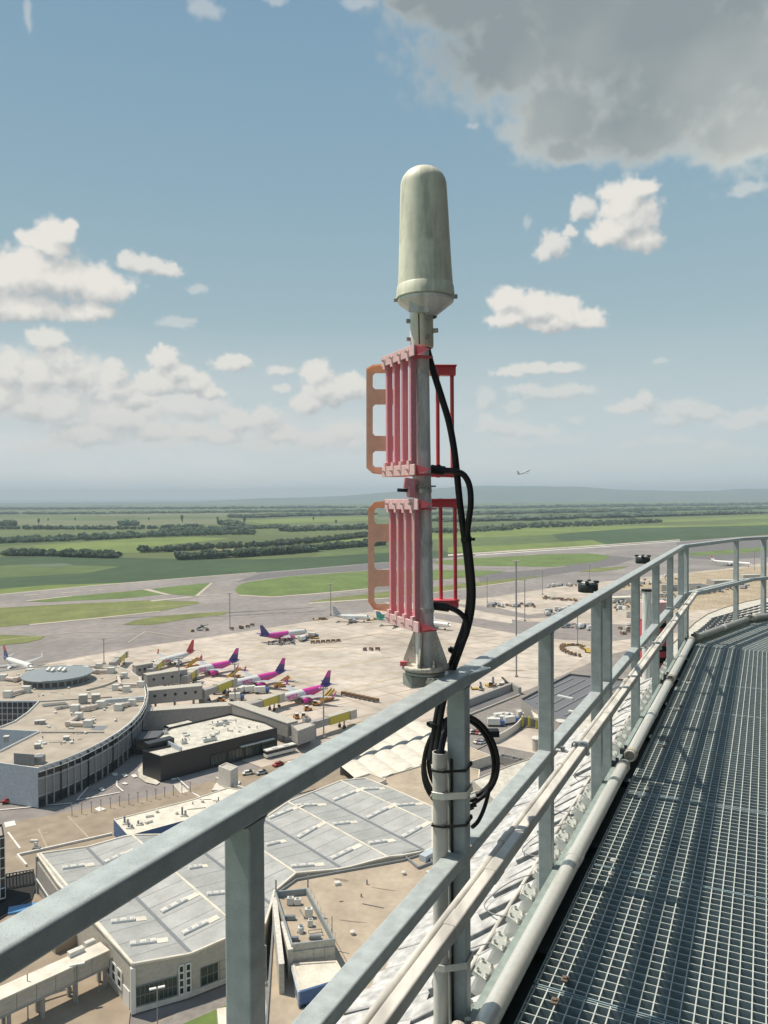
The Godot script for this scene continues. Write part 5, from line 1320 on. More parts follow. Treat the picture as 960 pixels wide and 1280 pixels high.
func near_buildings() -> void:
	# white roof with a blue end
	var bl := block("blue_fronted_building", "low building with white roof and bright blue end wall", "building", PackedVector2Array([Vector2(-77.94, -218.33), Vector2(-70.21, -207.53), Vector2(-58.42, -216.43), Vector2(-43.36, -226.98), Vector2(-40.46, -238.14), Vector2(-50.04, -242.27), Vector2(-59.07, -232.68)]), 4.6, M.wall_blue, M.roof_white, 0.25, M.roof_white)
	roof_clutter(bl, PackedVector2Array([Vector2(-70.54, -211.84), Vector2(-59.14, -219.17), Vector2(-43.92, -229.99), Vector2(-49.22, -238.28), Vector2(-70.78, -223.28)]), 4.35, 12, 10)
	lump(bl, "door", v3(Vector2(-76.68, -219.86), 0), Vector3(1.4, 2.4, 3.0), M.panel)
	for u in [["pair of dark pipes at the left on the white roof", Vector2(-73.34, -215.56), 2.2], ["short pipe cluster behind the pair on the white roof", Vector2(-71.33, -212.89), 1.6], ["single small vent on the white roof", Vector2(-69.31, -214.97), 1.2], ["grey fan unit in the middle of the white roof", Vector2(-58.43, -220.84), 2.6]]:
		var q := thing("roof_vent", u[0], "roof vent", v3(u[1], 4.35))
		var s := mb(); tube(s, [Vector3(-0.5, 0, 0), Vector3(-0.5, u[2], 0)], 0.28, 8); part("pipe", s, M.panel, q)
		var s2 := mb(); tube(s2, [Vector3(0.5, 0, 0.3), Vector3(0.5, u[2] * 0.7, 0.3)], 0.32, 8); part("pipe", s2, M.wall_grey, q)
		var s3 := mb(); box(s3, Vector3(0, 0.2, 0.1), Vector3(1.8, 0.4, 1.2)); part("base", s3, M.equipment, q)
	# white kerbs on the brown deck
	for k in [[Vector2(-99.50, -205.76), Vector2(-78.53, -218.56), "long white kerb across the brown deck"], [Vector2(-99.50, -205.76), Vector2(-94.36, -199.84), "short white kerb turning towards the hall at its end"]]:
		var o := thing("white_kerb", k[2], "kerb", v3(k[0], 0))
		lump(o, "kerb", v3((k[0] + k[1]) / 2, 0), Vector3(k[0].distance_to(k[1]), 0.6, 0.5), M.paint_white, v3(k[1] - k[0], 0))
	var ped := thing("ventilation_stub", "small grey vent stub beside the long white kerb", "vent", v3(Vector2(-96.22, -209.50), 0))
	lump(ped, "pipe", v3(Vector2(-96.22, -209.50), 0), Vector3(0.7, 2.0, 0.7), M.equipment)
	lump(ped, "cowl", v3(Vector2(-96.88, -209.99), 1.8), Vector3(2.0, 0.7, 0.8), M.wall_white)
	lump(ped, "base", v3(Vector2(-95.78, -209.02), 0), Vector3(2.0, 0.9, 0.9), M.panel)
	# sunken yard at far left with its row of bars
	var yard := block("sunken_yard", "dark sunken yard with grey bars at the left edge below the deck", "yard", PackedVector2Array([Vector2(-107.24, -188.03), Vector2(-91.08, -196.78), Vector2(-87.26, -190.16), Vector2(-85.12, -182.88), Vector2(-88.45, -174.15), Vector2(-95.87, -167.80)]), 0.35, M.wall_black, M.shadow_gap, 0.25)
	for k in 9:
		lump(yard, "bar", v3(Vector2(-94.12, -188.66).lerp(Vector2(-88.43, -190.97), k / 8.0), 0.1), Vector3(0.25, 3.4, 0.25), M.panel)
	lump(yard, "beam", v3(Vector2(-94.12, -188.66).lerp(Vector2(-88.43, -190.97), 0.5), 3.4), Vector3(Vector2(-94.12, -188.66).distance_to(Vector2(-88.43, -190.97)), 0.3, 0.4), M.wall_grey, v3(Vector2(-88.43, -190.97) - Vector2(-94.12, -188.66), 0))
	var tarp := thing("blue_tarp", "blue tarpaulin on the ground at the left, half behind the top rail", "tarpaulin", v3(Vector2(-85.40, -178.57), 0))
	lump(tarp, "sheet", v3(Vector2(-85.40, -178.57), 0), Vector3(6, 0.5, 3), M.plane_blue, Vector3(1, 0, -0.4))
	# elevated road at the lower left
	var ra := Vector2(-74.08, -129.26)
	var rb := Vector2(-54.71, -149.75)
	var rd := (rb - ra).normalized()
	var rn := rd.orthogonal()
	if rn.y < 0: rn = -rn
	var rdv := v3(rd, 0)
	var rm := (ra + rb) / 2
	var rl := ra.distance_to(rb)
	var o := thing("elevated_walkway", "beige elevated walkway on columns leading to the hall", "walkway", v3(rm, 0))
	for k in 8:
		var p := ra.lerp(rb, (k + 0.5) / 8.0)
		lump(o, "wall_panel", v3(p, 4.3), Vector3(rl / 8 - 0.08, 3.0, 0.4), M.wall_beige, rdv)
	lump(o, "coping", v3(rm - rn * 1.6, 7.3), Vector3(rl, 0.25, 4.0), M.roof_white, rdv)
	lump(o, "back_wall", v3(rm - rn * 3.6, 4.3), Vector3(rl, 2.9, 0.4), M.wall_beige, rdv)
	lump(o, "deck", v3(rm - rn * 1.8, 4.0), Vector3(rl, 0.35, 4.2), M.wall_grey, rdv)
	for k in 5:
		var p := ra.lerp(rb, 0.12 + 0.215 * k)
		lump(o, "column", v3(p - rn * 0.6, 0), Vector3(0.6, 4.0, 0.6), M.wall_grey, rdv)
		lump(o, "column", v3(p - rn * 3.2, 0), Vector3(0.6, 4.0, 0.6), M.wall_grey, rdv)
	var vent := mb()
	var vc := v3(Vector2(-61.79, -145.88), 5.9) + v3(rn, 0) * 0.25
	sweep(vent, [vc - v3(rn, 0) * 0.3, vc + v3(rn, 0) * 0.3], ring_of(0.95, 18))
	part("round_vent", vent, M.glass_dark, o, true)
	var v2 := mb()
	var vd := v3(Vector2(-69.84, -137.68), 5.9) + v3(rn, 0) * 0.25
	sweep(v2, [vd - v3(rn, 0) * 0.3, vd + v3(rn, 0) * 0.3], ring_of(0.95, 18))
	part("round_vent", v2, M.glass_dark, o, true)
	lump(o, "roof_unit", v3(Vector2(-60.56, -148.24), 7.55), Vector3(3.0, 0.9, 1.2), M.wall_white, rdv)
	lump(o, "roof_unit", v3(Vector2(-59.14, -151.46), 7.55), Vector3(2.0, 0.7, 1.0), M.wall_white, rdv)
	var barrier := thing("barrier_beam", "pale beam barrier lying in the shade under the elevated walkway", "barrier", v3(Vector2(-63.56, -145.89), 0))
	lump(barrier, "beam", v3(Vector2(-65.93, -145.67).lerp(Vector2(-61.77, -148.26), 0.5), 0.7), Vector3(Vector2(-65.93, -145.67).distance_to(Vector2(-61.77, -148.26)), 0.35, 0.35), M.wall_beige, v3(Vector2(-61.77, -148.26) - Vector2(-65.93, -145.67), 0))
	for e in [Vector2(-65.93, -145.67), Vector2(-61.77, -148.26)]:
		lump(barrier, "foot", v3(e, 0), Vector3(0.5, 1.0, 0.5), M.wall_beige)
	var shed := thing("brown_crate", "brown crate among the parapets beside the elevated walkway", "crate", v3(Vector2(-69.40, -163.60), 0))
	lump(shed, "crate", v3(Vector2(-69.40, -163.60), 0), Vector3(5, 2.2, 3), M.paving, rdv)
	lump(shed, "lid", v3(Vector2(-69.40, -163.60), 2.2), Vector3(5.2, 0.2, 3.2), M.roof_tan, rdv)
	# tan roof, plant building and the stack of white and blue below it
	var tan := block("tan_roofed_building", "wide flat building with stained tan roof beside the grey hall", "building", PackedVector2Array([Vector2(-24.77, -168.62), Vector2(-20.76, -175.38), Vector2(3.97, -184.50), Vector2(11.65, -189.48), Vector2(24.63, -199.39), Vector2(29.41, -177.82), Vector2(10.66, -132.21), Vector2(-1.80, -124.30), Vector2(-19.88, -122.58)]), 8.6, M.wall_beige, M.roof_tan, 0.5, M.panel)
	lump(tan, "roof_hatch", v3(Vector2(-14.37, -152.52), 8.1), Vector3(0.9, 0.5, 0.5), M.wall_white)
	roof_clutter(tan, PackedVector2Array([Vector2(-15.16, -174.58), Vector2(3.34, -182.06), Vector2(14.97, -183.95), Vector2(11.62, -143.80), Vector2(-1.88, -132.32), Vector2(-6.45, -141.49)]), 8.1, 12, 9)
	var stain_at := [[Vector2(-14.45, -161.94), 3.4, 0.8, 0.9], [Vector2(-13.23, -159.43), 1.9, 0.5, 0.7], [Vector2(-7.14, -158.14), 6.0, 0.5, 0.2], [Vector2(-10.64, -175.67), 4.0, 1.2, 0.4], [Vector2(-0.49, -171.18), 7.0, 0.4, 0.3]]
	for k in stain_at.size():
		var sa: Array = stain_at[k]
		var blob := PackedVector2Array()
		for j in 12:
			var rr := rng.randf_range(0.7, 1.2)
			blob.append(sa[0] + Vector2(cos(TAU * j / 12.0) * sa[1] * 0.5 * rr, sin(TAU * j / 12.0) * sa[2] * 0.5 * rr).rotated(sa[3]))
		var sm := mb(); cap(sm, blob, 8.106 + 0.004 * k); part("stain", sm, M.roof_stain, tan, true)
	var frame := mb()
	var fr := PackedVector2Array([Vector2(4.04, -187.43), Vector2(8.87, -189.52), Vector2(11.25, -183.19), Vector2(7.66, -180.43)])
	for k in 4: bar(frame, v3(fr[k], 8.4), v3(fr[(k + 1) % 4], 8.4), 0.4, 0.7, 0.05, 1)
	part("roof_kerb", frame, M.panel, tan, true)
	lump(tan, "glass_lantern", v3(Vector2(10.46, -186.07), 8.1), Vector3(2.0, 1.5, 5.0), M.wall_blue_grey, Vector3(1, 0, 0.9))
	var pl := block("plant_building", "tall narrow building with cooling units on its roof terrace", "building", PackedVector2Array([Vector2(-23.38, -159.18), Vector2(-16.64, -160.43), Vector2(-9.54, -141.55), Vector2(-17.53, -139.84)]), 14.0, M.wall_beige, M.roof_tan, 1.3, M.slate)
	var pw := mb()
	var pa := Vector2(-17.45, -139.79)
	var pb := Vector2(-9.54, -141.50)
	for k in 4:
		for j in 2:
			box(pw, v3(pa.lerp(pb, (k + 0.5) / 4.0) + Vector2(0, 0.07), 11.9 - j * 1.75), Vector3(pa.distance_to(pb) / 4 - 0.06, 1.7, 0.12), turned(v3(pb - pa, 0)))
	part("wall_panel", pw, M.wall_beige, pl, true)
	var units := [["white round cooling unit at the front of the plant terrace", Vector2(-16.44, -146.02), 1.2, 1.3, "round"], ["white chiller beside the dark pipe frame", Vector2(-15.43, -151.38), 1.5, 1.7, "box"], ["white chiller at the back of the plant terrace", Vector2(-19.68, -156.26), 1.3, 1.4, "box"], ["grey chiller beside the back white one", Vector2(-18.20, -156.24), 1.3, 1.1, "box"], ["low blue grey duct box at left on the plant terrace", Vector2(-19.30, -150.55), 2.6, 0.7, "long"], ["grey fan box in front of the dark pipe frame", Vector2(-14.81, -148.22), 0.9, 1.2, "box"], ["low grey box at the front edge of the terrace", Vector2(-13.48, -143.84), 2.2, 0.6, "long"], ["dark slatted bench at the front left of the terrace", Vector2(-17.66, -143.36), 2.2, 0.6, "long"]]
	for u in units:
		var q := thing("cooling_unit", u[0], "cooling unit", v3(u[1], 12.7))
		var s := mb()
		if u[4] == "round":
			lathe(s, [Vector2(0.55, 0), Vector2(0.6, 0.4), Vector2(0.6, 1.1), Vector2(0.5, 1.25), Vector2(0, 1.28)], 16)
		else:
			box(s, Vector3(0, u[3] / 2 + 0.15, 0), Vector3(u[2], u[3], 1.0 if u[4] == "box" else 0.7))
		part("casing", s, M.slate if u[4] == "long" else M.equipment, q)
		var f := mb()
		if u[4] != "long": lathe(f, [Vector2(0.32, u[3] + 0.16), Vector2(0.36, u[3] + 0.22), Vector2(0.3, u[3] + 0.24), Vector2(0, u[3] + 0.2)], 12)
		else: box(f, Vector3(0, u[3] + 0.18, 0), Vector3(u[2] * 0.9, 0.05, 0.5))
		part("fan", f, M.panel, q)
		var g := mb(); box(g, Vector3(0, 0.08, 0), Vector3(u[2] + 0.2, 0.16, 0.3)); part("foot", g, M.shadow_gap, q)
	var fr2 := thing("pipe_frame", "dark pipe frame crossing the plant terrace", "pipe frame", v3(Vector2(-13.93, -145.45), 12.7))
	for e in [[Vector2(-14.88, -145.73), Vector2(-12.46, -146.25)], [Vector2(-14.46, -144.65), Vector2(-12.22, -145.17)], [Vector2(-17.41, -153.48), Vector2(-16.32, -150.81)]]:
		var s := mb(); tube(s, [v3(e[0], 13.3), v3(e[1], 13.3)], 0.07, 6); part("pipe", s, M.panel, fr2, true)
		for k in 2: lump(fr2, "post", v3(e[k], 12.7), Vector3(0.1, 0.65, 0.1), M.panel)
	# stair masts and rail along the terrace
	var rail := thing("terrace_rail", "thin grey rail and lamp posts along the plant terrace", "rail", v3(Vector2(-16.64, -160.43), 14))
	for k in 9:
		lump(rail, "post", v3(Vector2(-16.47, -160.42).lerp(Vector2(-9.56, -141.81), k / 8.0), 14.0), Vector3(0.06, 0.9, 0.06), M.lamp_grey)
	var hr := mb(); tube(hr, [v3(Vector2(-16.47, -160.42), 14.9), v3(Vector2(-9.56, -141.81), 14.9)], 0.05, 6); part("handrail", hr, M.lamp_grey, rail, true)
	lump(rail, "lamp_post", v3(Vector2(-23.04, -159.18), 14.0), Vector3(0.3, 2.4, 0.3), M.lamp_grey)
	lump(rail, "lamp_post", v3(Vector2(-16.51, -160.76), 14.0), Vector3(0.3, 2.4, 0.3), M.lamp_grey)
	lump(rail, "lamp_post", v3(Vector2(-10.58, -148.07), 8.4), Vector3(0.15, 6.4, 0.15), M.lamp_grey)
	var wb := block("blue_white_annex", "white-roofed annex with deep blue front below the plant terrace", "building", PackedVector2Array([Vector2(-17.25, -139.15), Vector2(-9.17, -139.92), Vector2(-7.30, -135.06), Vector2(-15.06, -131.24)]), 11.0, M.wall_white, M.roof_white, 0.2, M.roof_white)
	var wa := Vector2(-15.06, -131.24)
	var wc := Vector2(-7.30, -135.06)
	lump(wb, "blue_fascia", v3((wa + wc) / 2 + Vector2(0.05, 0.25), 9.0), Vector3(wa.distance_to(wc), 2.0, 0.4), M.wall_blue, v3(wc - wa, 0))
	windows(wb, wa + Vector2(0, 0.3), wc + Vector2(0.1, 0.3), 1.0, 8.9, 7, 3, M.glass_dark, M.wall_blue, 0.86)
	var wd := Vector2(-17.23, -139.02)
	var ws := wd - wa
	lump(wb, "side_panel", v3((wd + wa) / 2 + Vector2(-0.12, 0), 4.0), Vector3(wd.distance_to(wa), 6.8, 0.25), M.wall_blue_grey, v3(ws, 0))
	windows(wb, wd.lerp(wa, 0.1) + Vector2(-0.3, 0), wd.lerp(wa, 0.9) + Vector2(-0.3, 0), 4.2, 10.4, 3, 3, M.wall_blue, M.wall_white, 0.8, -1.0)
	# tall pale wall blades left of the plant building
	for k in [[Vector2(-23.15, -157.56), Vector2(-18.63, -134.84), "pale concrete wall blade, nearer the hall"], [Vector2(-20.14, -148.54), Vector2(-17.60, -139.17), "pale concrete wall blade against the plant building"]]:
		var q := thing("wall_blade", k[2], "wall", v3(k[0], 0))
		lump(q, "blade", v3((k[0] + k[1]) / 2, 0), Vector3(k[0].distance_to(k[1]), 13.4, 0.9), M.wall_beige, v3(k[1] - k[0], 0))
		lump(q, "coping", v3((k[0] + k[1]) / 2, 13.4), Vector3(k[0].distance_to(k[1]), 0.15, 1.0), M.wall_white, v3(k[1] - k[0], 0))
	var gate := thing("gatehouse", "small beige gatehouse with white coping beside the lawn", "gatehouse", v3(Vector2(-27.94, -136.74), 0))
	var gp := PackedVector2Array([Vector2(-31.05, -138.60), Vector2(-22.51, -140.98), Vector2(-20.63, -132.41), Vector2(-28.74, -130.50)])
	var gs := mb(); prism(gs, gp, 0, 3.0); part("wall", gs, M.wall_beige, gate, true)
	var gr := mb(); cap(gr, gp, 3.02); part("roof", gr, M.roof_white, gate, true)
	# scalloped tents
	var ta := Vector2(-6.95, -246.05)
	var tb := Vector2(22.44, -273.66)
	var tc := Vector2(-15.77, -265.07)
	var back := tc - ta
	for part_ in 2:
		var tent := thing("vaulted_hall", ["white hall of five barrel vaults, the row in front", "white row of barrel vaults behind the front row, with dark arched ends"][part_], "hall", v3(ta, 0), 0.0, "vaulted white halls")
		for k in 6:
			var shift := Vector2.ZERO if part_ == 0 else back * 1.12 + (tb - ta) * 0.08
			var a := ta.lerp(tb, k / 5.0) + shift
			var b := ta.lerp(tb, (k + 1) / 5.0) + shift
			var back2 := back if part_ == 0 else back * 0.75
			var st := mb()
			var ends := mb()
			for j in 10:
				var t0 := j / 10.0
				var t1 := (j + 1) / 10.0
				var p0 := v3(a.lerp(b, t0), 3.4 + sin(PI * t0) * 0.8)
				var p1 := v3(a.lerp(b, t1), 3.4 + sin(PI * t1) * 0.8)
				var off := v3(back2, 0)
				flat(st, [p0, p1, p1 + off, p0 + off], Vector3.UP)
				for q in [Vector3.ZERO, off]:
					flat(ends, [p0 + q, p1 + q, Vector3(p1.x, 0, p1.z) + q, Vector3(p0.x, 0, p0.z) + q], v3(-back, 0) if q == Vector3.ZERO else v3(back, 0))
			part("vault", st, M.roof_white, tent, true)
			part("gable", ends, M.wall_grey if part_ == 0 else M.wall_blue_grey, tent, true)
	block("gravel_roof", "flat brown gravel roof between the vaulted halls and the grey hall", "building", PackedVector2Array([Vector2(-5.98, -248.73), Vector2(17.71, -267.42), Vector2(32.00, -258.45), Vector2(29.43, -241.97), Vector2(14.02, -227.04), Vector2(4.49, -238.37)]), 4.0, M.wall_beige, M.roof_tan, 0.4, M.roof_white)
	block("kerbed_roof", "small kerbed brown roof bay at the corner of the vaulted hall", "building", PackedVector2Array([Vector2(-10.91, -248.23), Vector2(-5.28, -253.24), Vector2(0.28, -247.34), Vector2(-3.05, -243.21), Vector2(-6.97, -246.75)]), 5.0, M.wall_white, M.roof_gravel, 0.5, M.roof_white)
	block("pale_low_roof", "pale grey low roof right of the main post, beside the coiled cable", "building", PackedVector2Array([Vector2(13.49, -218.50), Vector2(28.88, -233.42), Vector2(34.35, -233.99), Vector2(40.72, -224.52), Vector2(33.59, -202.93), Vector2(23.91, -193.69), Vector2(12.71, -193.39)]), 7.0, M.wall_beige, M.roof_grey_b, 0.3, M.roof_white)
	block("low_wall_building", "low grey flat building with dark openings behind the coil of cable", "building", PackedVector2Array([Vector2(37.19, -260.62), Vector2(44.58, -252.99), Vector2(46.02, -243.82), Vector2(41.64, -239.23), Vector2(35.49, -248.83)]), 3.2, M.wall_grey, M.wall_grey, 0.3)
	for k in 3:
		var p: Vector2 = [Vector2(44.76, -275.22), Vector2(48.34, -272.68), Vector2(51.43, -269.40)][k]
		var q := thing("grey_container", "grey open-topped container, " + ["left", "middle", "right"][k] + " of three beside the loading yard", "container", v3(p, 0), 0.9, "containers by the loading yard")
		var s := mb()
		for e in [-1.0, 1.0]:
			box(s, Vector3(e * 1.3, 1.3, 0), Vector3(0.15, 2.6, 7.0))
			box(s, Vector3(0, 1.3, e * 3.5), Vector3(2.6, 2.6, 0.15))
		part("wall", s, M.wall_grey, q)
		var f := mb(); box(f, Vector3(0, 1.7, 0), Vector3(2.45, 0.3, 6.8)); part("filling", f, M.roof_dark, q)
	block("tan_yard_roof", "tan flat roof with white kerb seen through the coil of cable", "building", PackedVector2Array([Vector2(23.18, -282.65), Vector2(31.56, -283.41), Vector2(38.02, -274.42), Vector2(31.02, -268.65), Vector2(21.43, -261.59)]), 3.5, M.wall_white, M.roof_tan, 0.35, M.roof_white)

func right_buildings() -> void:
	# dark ribbed roof with dock doors
	var o := block("loading_hall", "dark roofed loading hall with rows of roof lights", "hall", PackedVector2Array([Vector2(60.05, -338.27), Vector2(93.26, -386.32), Vector2(139.60, -361.91), Vector2(112.33, -299.29), Vector2(83.65, -279.89), Vector2(68.65, -300.14)]), 7.0, M.wall_grey, M.roof_metal, 0.9, M.roof_dark)
	for k in 9:
		var p0 := Vector2(63.60, -340.24).lerp(Vector2(84.12, -288.52), k / 8.0)
		var p1 := Vector2(93.16, -379.36).lerp(Vector2(131.72, -352.97), k / 8.0)
		var st := mb()
		bar(st, v3(p0, 6.25), v3(p1, 6.25), 0.9, 0.35, 0.05, 1)
		part("roof_rib", st, M.panel, o, true)
	for s in [[Vector2(77.97, -345.50), Vector2(83.43, -339.80)], [Vector2(77.02, -320.54), Vector2(81.13, -315.65)], [Vector2(94.13, -345.13), Vector2(98.67, -340.84)], [Vector2(88.03, -322.76), Vector2(92.34, -319.00)], [Vector2(99.82, -323.76), Vector2(103.74, -321.20)], [Vector2(107.76, -344.82), Vector2(112.57, -341.91)], [Vector2(110.43, -331.18), Vector2(114.69, -328.50)], [Vector2(80.16, -302.07), Vector2(84.60, -298.76)]]:
		var st := mb(); box(st, v3((s[0] + s[1]) / 2, 6.5), Vector3(s[0].distance_to(s[1]), 0.7, 1.3), turned(v3(s[1] - s[0], 0))); part("roof_light", st, M.frame_white, o, true)
	var dock := block("dock_canopy", "pale flat canopy over the yellow-edged loading dock", "canopy", PackedVector2Array([Vector2(62.45, -326.84), Vector2(71.58, -327.89), Vector2(75.77, -318.12), Vector2(67.96, -311.37), Vector2(61.71, -316.07)]), 5.0, M.wall_beige, M.roof_white, 0.2, M.roof_white, 4.0)
	for p in [Vector2(57.56, -320.64), Vector2(60.30, -320.03), Vector2(63.03, -317.73), Vector2(66.75, -314.91)]:
		lump(dock, "yellow_post", v3(p, 0), Vector3(0.9, 4.2, 0.9), M.bridge_yellow)
	for p in [Vector2(59.21, -322.32), Vector2(61.80, -320.00), Vector2(65.46, -318.24)]:
		lump(dock, "dock_door", v3(p, 0), Vector3(3.0, 3.4, 0.5), M.panel)
	for k in 7:
		var c: Vector2 = [Vector2(214.07, -703.74), Vector2(254.26, -748.55), Vector2(293.17, -785.82), Vector2(322.83, -798.31), Vector2(369.01, -832.98), Vector2(417.12, -879.47), Vector2(199.57, -617.91)][k]
		var s: float = [26.0, 18.0, 30.0, 22.0, 34.0, 24.0, 20.0][k]
		var poly := PackedVector2Array([c + Vector2(-s / 2, -5), c + Vector2(s / 2, -9), c + Vector2(s / 2 + 3, 4), c + Vector2(-s / 2 + 3, 8)])
		var sh := block("cargo_shed", ["long pale", "small grey", "wide sand-coloured", "low grey", "wide pale", "small pale", "low dark-roofed"][k] + " cargo shed " + ["left of the grey mast", "right of the grey mast", "by the far corner post", "just right of the far corner", "between the far posts", "by the far right post", "below the crowded stands"][k], "shed", poly, 4.5 + k % 3, [M.wall_white, M.wall_grey, M.wall_beige][k % 3], [M.roof_white, M.roof_pale, M.roof_gravel, M.roof_dark][k % 4], 0.3)
		lump(sh, "door", v3(c + Vector2(2, 6.4), 0), Vector3(4, 3.4, 0.6), M.panel)
	block("yard_box", "white cube at the corner of the loading hall", "box", PackedVector2Array([Vector2(56.50, -330.02), Vector2(58.44, -331.24), Vector2(58.81, -327.48), Vector2(56.78, -325.67)]), 4.5, M.wall_white, M.wall_white, 0.2)
	sheet("loading_yard", PackedVector2Array([Vector2(41.32, -295.90), Vector2(59.48, -318.36), Vector2(68.48, -313.79), Vector2(73.01, -292.47), Vector2(60.91, -279.18), Vector2(47.05, -283.78)]), 0.02, M.concrete_pale)
	sheet("dark_yard", PackedVector2Array([Vector2(26.68, -324.68), Vector2(41.74, -336.37), Vector2(59.72, -338.51), Vector2(59.49, -327.54), Vector2(44.65, -303.75), Vector2(32.73, -288.54), Vector2(23.30, -284.19)]), 0.02, M.road)
	sheet("dark_yard", PackedVector2Array([Vector2(40.66, -297.85), Vector2(64.22, -280.86), Vector2(56.56, -259.30), Vector2(44.94, -271.11), Vector2(36.96, -283.96)]), 0.03, M.road)
	# curved ramp wall round the yard
	var rw := thing("ramp_wall", "curved pale ramp wall beside the loading yard", "wall", v3(Vector2(51.05, -307.74), 0))
	var line := PackedVector2Array([Vector2(42.53, -297.81), Vector2(46.40, -302.70), Vector2(50.57, -308.79), Vector2(54.26, -315.15), Vector2(57.63, -322.92), Vector2(59.80, -331.11)])
	for k in line.size() - 1:
		var st := mb()
		box(st, v3((line[k] + line[k + 1]) / 2, 1.5), Vector3(line[k].distance_to(line[k + 1]) + 0.2, 3.0, 0.5), turned(v3(line[k + 1] - line[k], 0)))
		part("wall_section", st, M.wall_white, rw, true)
	# underpass: two retaining walls with a dark roadway between
	var up := thing("underpass", "dark sunken underpass ramp with grey retaining walls", "underpass", v3(Vector2(47.91, -355.97), 0))
	sheet("underpass_road", PackedVector2Array([Vector2(26.87, -327.01), Vector2(38.51, -338.94), Vector2(65.07, -373.10), Vector2(62.99, -379.37), Vector2(38.39, -350.69), Vector2(27.88, -339.16)]), 0.03, M.asphalt_dark_and_shaded)
	for e in [[Vector2(27.88, -339.16), Vector2(63.52, -382.55)], [Vector2(63.52, -382.55), Vector2(65.84, -373.08)]]:
		lump(up, "retaining_wall", v3((e[0] + e[1]) / 2, 0), Vector3(e[0].distance_to(e[1]), 3.4, 1.6), M.wall_grey, v3(e[1] - e[0], 0))
	lump(up, "kerb_wall", v3((Vector2(26.68, -324.68) + Vector2(65.58, -371.57)) / 2, 0), Vector3(Vector2(26.68, -324.68).distance_to(Vector2(65.58, -371.57)), 0.7, 0.6), M.wall_beige, v3(Vector2(65.58, -371.57) - Vector2(26.68, -324.68), 0))
	# terminal at right with the louvred curved roof
	var t := block("curved_terminal", "pale flat terminal roof close below the tower, seen between the far posts", "terminal", PackedVector2Array([Vector2(56.67, -247.80), Vector2(81.59, -295.74), Vector2(115.52, -346.45), Vector2(197.04, -487.18), Vector2(220.51, -523.60), Vector2(245.22, -553.48), Vector2(273.22, -582.39), Vector2(322.01, -623.93), Vector2(388.48, -665.31), Vector2(352.51, -545.10), Vector2(176.38, -272.40), Vector2(85.86, -195.86), Vector2(57.21, -196.27)]), 16.0, M.wall_beige, M.roof_pale, 0.5, M.earth)
	roof_clutter(t, PackedVector2Array([Vector2(79.98, -274.32), Vector2(148.00, -394.43), Vector2(203.98, -465.83), Vector2(189.50, -403.79), Vector2(108.47, -273.75)]), 15.5, 18, 11)
	for r in 9:
		var a0 := Vector2(202.34, -490.16).lerp(Vector2(179.97, -447.26), r / 8.0)
		var a1 := Vector2(319.26, -606.33).lerp(Vector2(254.98, -461.23), r / 8.0)
		var cut := lerpf(0.10, 0.0, r / 8.0)
		for k in 14:
			var p := a0.lerp(a1, cut + (k + 0.1) / 14.0 * (1.0 - cut))
			var q := a0.lerp(a1, cut + (k + 0.82) / 14.0 * (1.0 - cut))
			var st := mb()
			box(st, v3((p + q) / 2, 15.9), Vector3(p.distance_to(q), 0.9, 1.3), turned(v3(q - p, 0)) * Basis(Vector3.RIGHT, -0.5))
			part("louvre", st, M.roof_dark, t, true)
	lump(t, "roof_unit", v3(Vector2(214.57, -486.55), 15.6), Vector3(0.5, 2.0, 0.5), M.equipment)
	lump(t, "roof_rail", v3(Vector2(208.61, -468.57), 15.6), Vector3(7, 0.3, 0.3), M.panel, Vector3(1, 0, 0.15))
	block("pale_annex", "pale low annex roof between the double post and the red antenna", "building", PackedVector2Array([Vector2(26.67, -235.38), Vector2(41.34, -249.41), Vector2(60.64, -265.15), Vector2(71.48, -245.19), Vector2(53.29, -213.57), Vector2(34.51, -208.42)]), 9.0, M.wall_beige, M.roof_pale, 0.3)
	for k in [[Vector2(70.38, -306.34), 4.2, "beige silo with flat lid between the third and fourth posts"], [Vector2(57.80, -289.94), 2.6, "short beige tank by the loading yard"]]:
		var q := thing("silo", k[2], "silo", v3(k[0], 0))
		var s := mb(); lathe(s, [Vector2(2.0, 0), Vector2(2.0, k[1] + 2.0)], 18); part("body", s, M.wall_beige, q)
		var l := mb(); lathe(l, [Vector2(2.2, k[1] + 2.0), Vector2(2.2, k[1] + 2.4), Vector2(0, k[1] + 2.6)], 18); part("lid", l, M.wall_white, q)

# ---------------------------------------------------------------- aircraft
func fuselage_ring(x: float, l: float) -> Array:       # [half width, middle height] along the body, nose at +l/2
	var r := 1.98
	var y := 3.75
	var from_nose := l / 2 - x
	var from_tail := x + l / 2
	if from_nose < 6.0:
		var t := sqrt(clampf(1.0 - pow(1.0 - from_nose / 6.0, 2.0), 0.0, 1.0))
		r = 0.12 + 1.86 * t
		y -= 0.55 * (1.0 - t)
	if from_tail < 12.0:
		var t := from_tail / 12.0
		r = lerpf(0.35, 1.98, pow(t, 0.75))
		y += 1.25 * (1.0 - t)
	return [r, y]

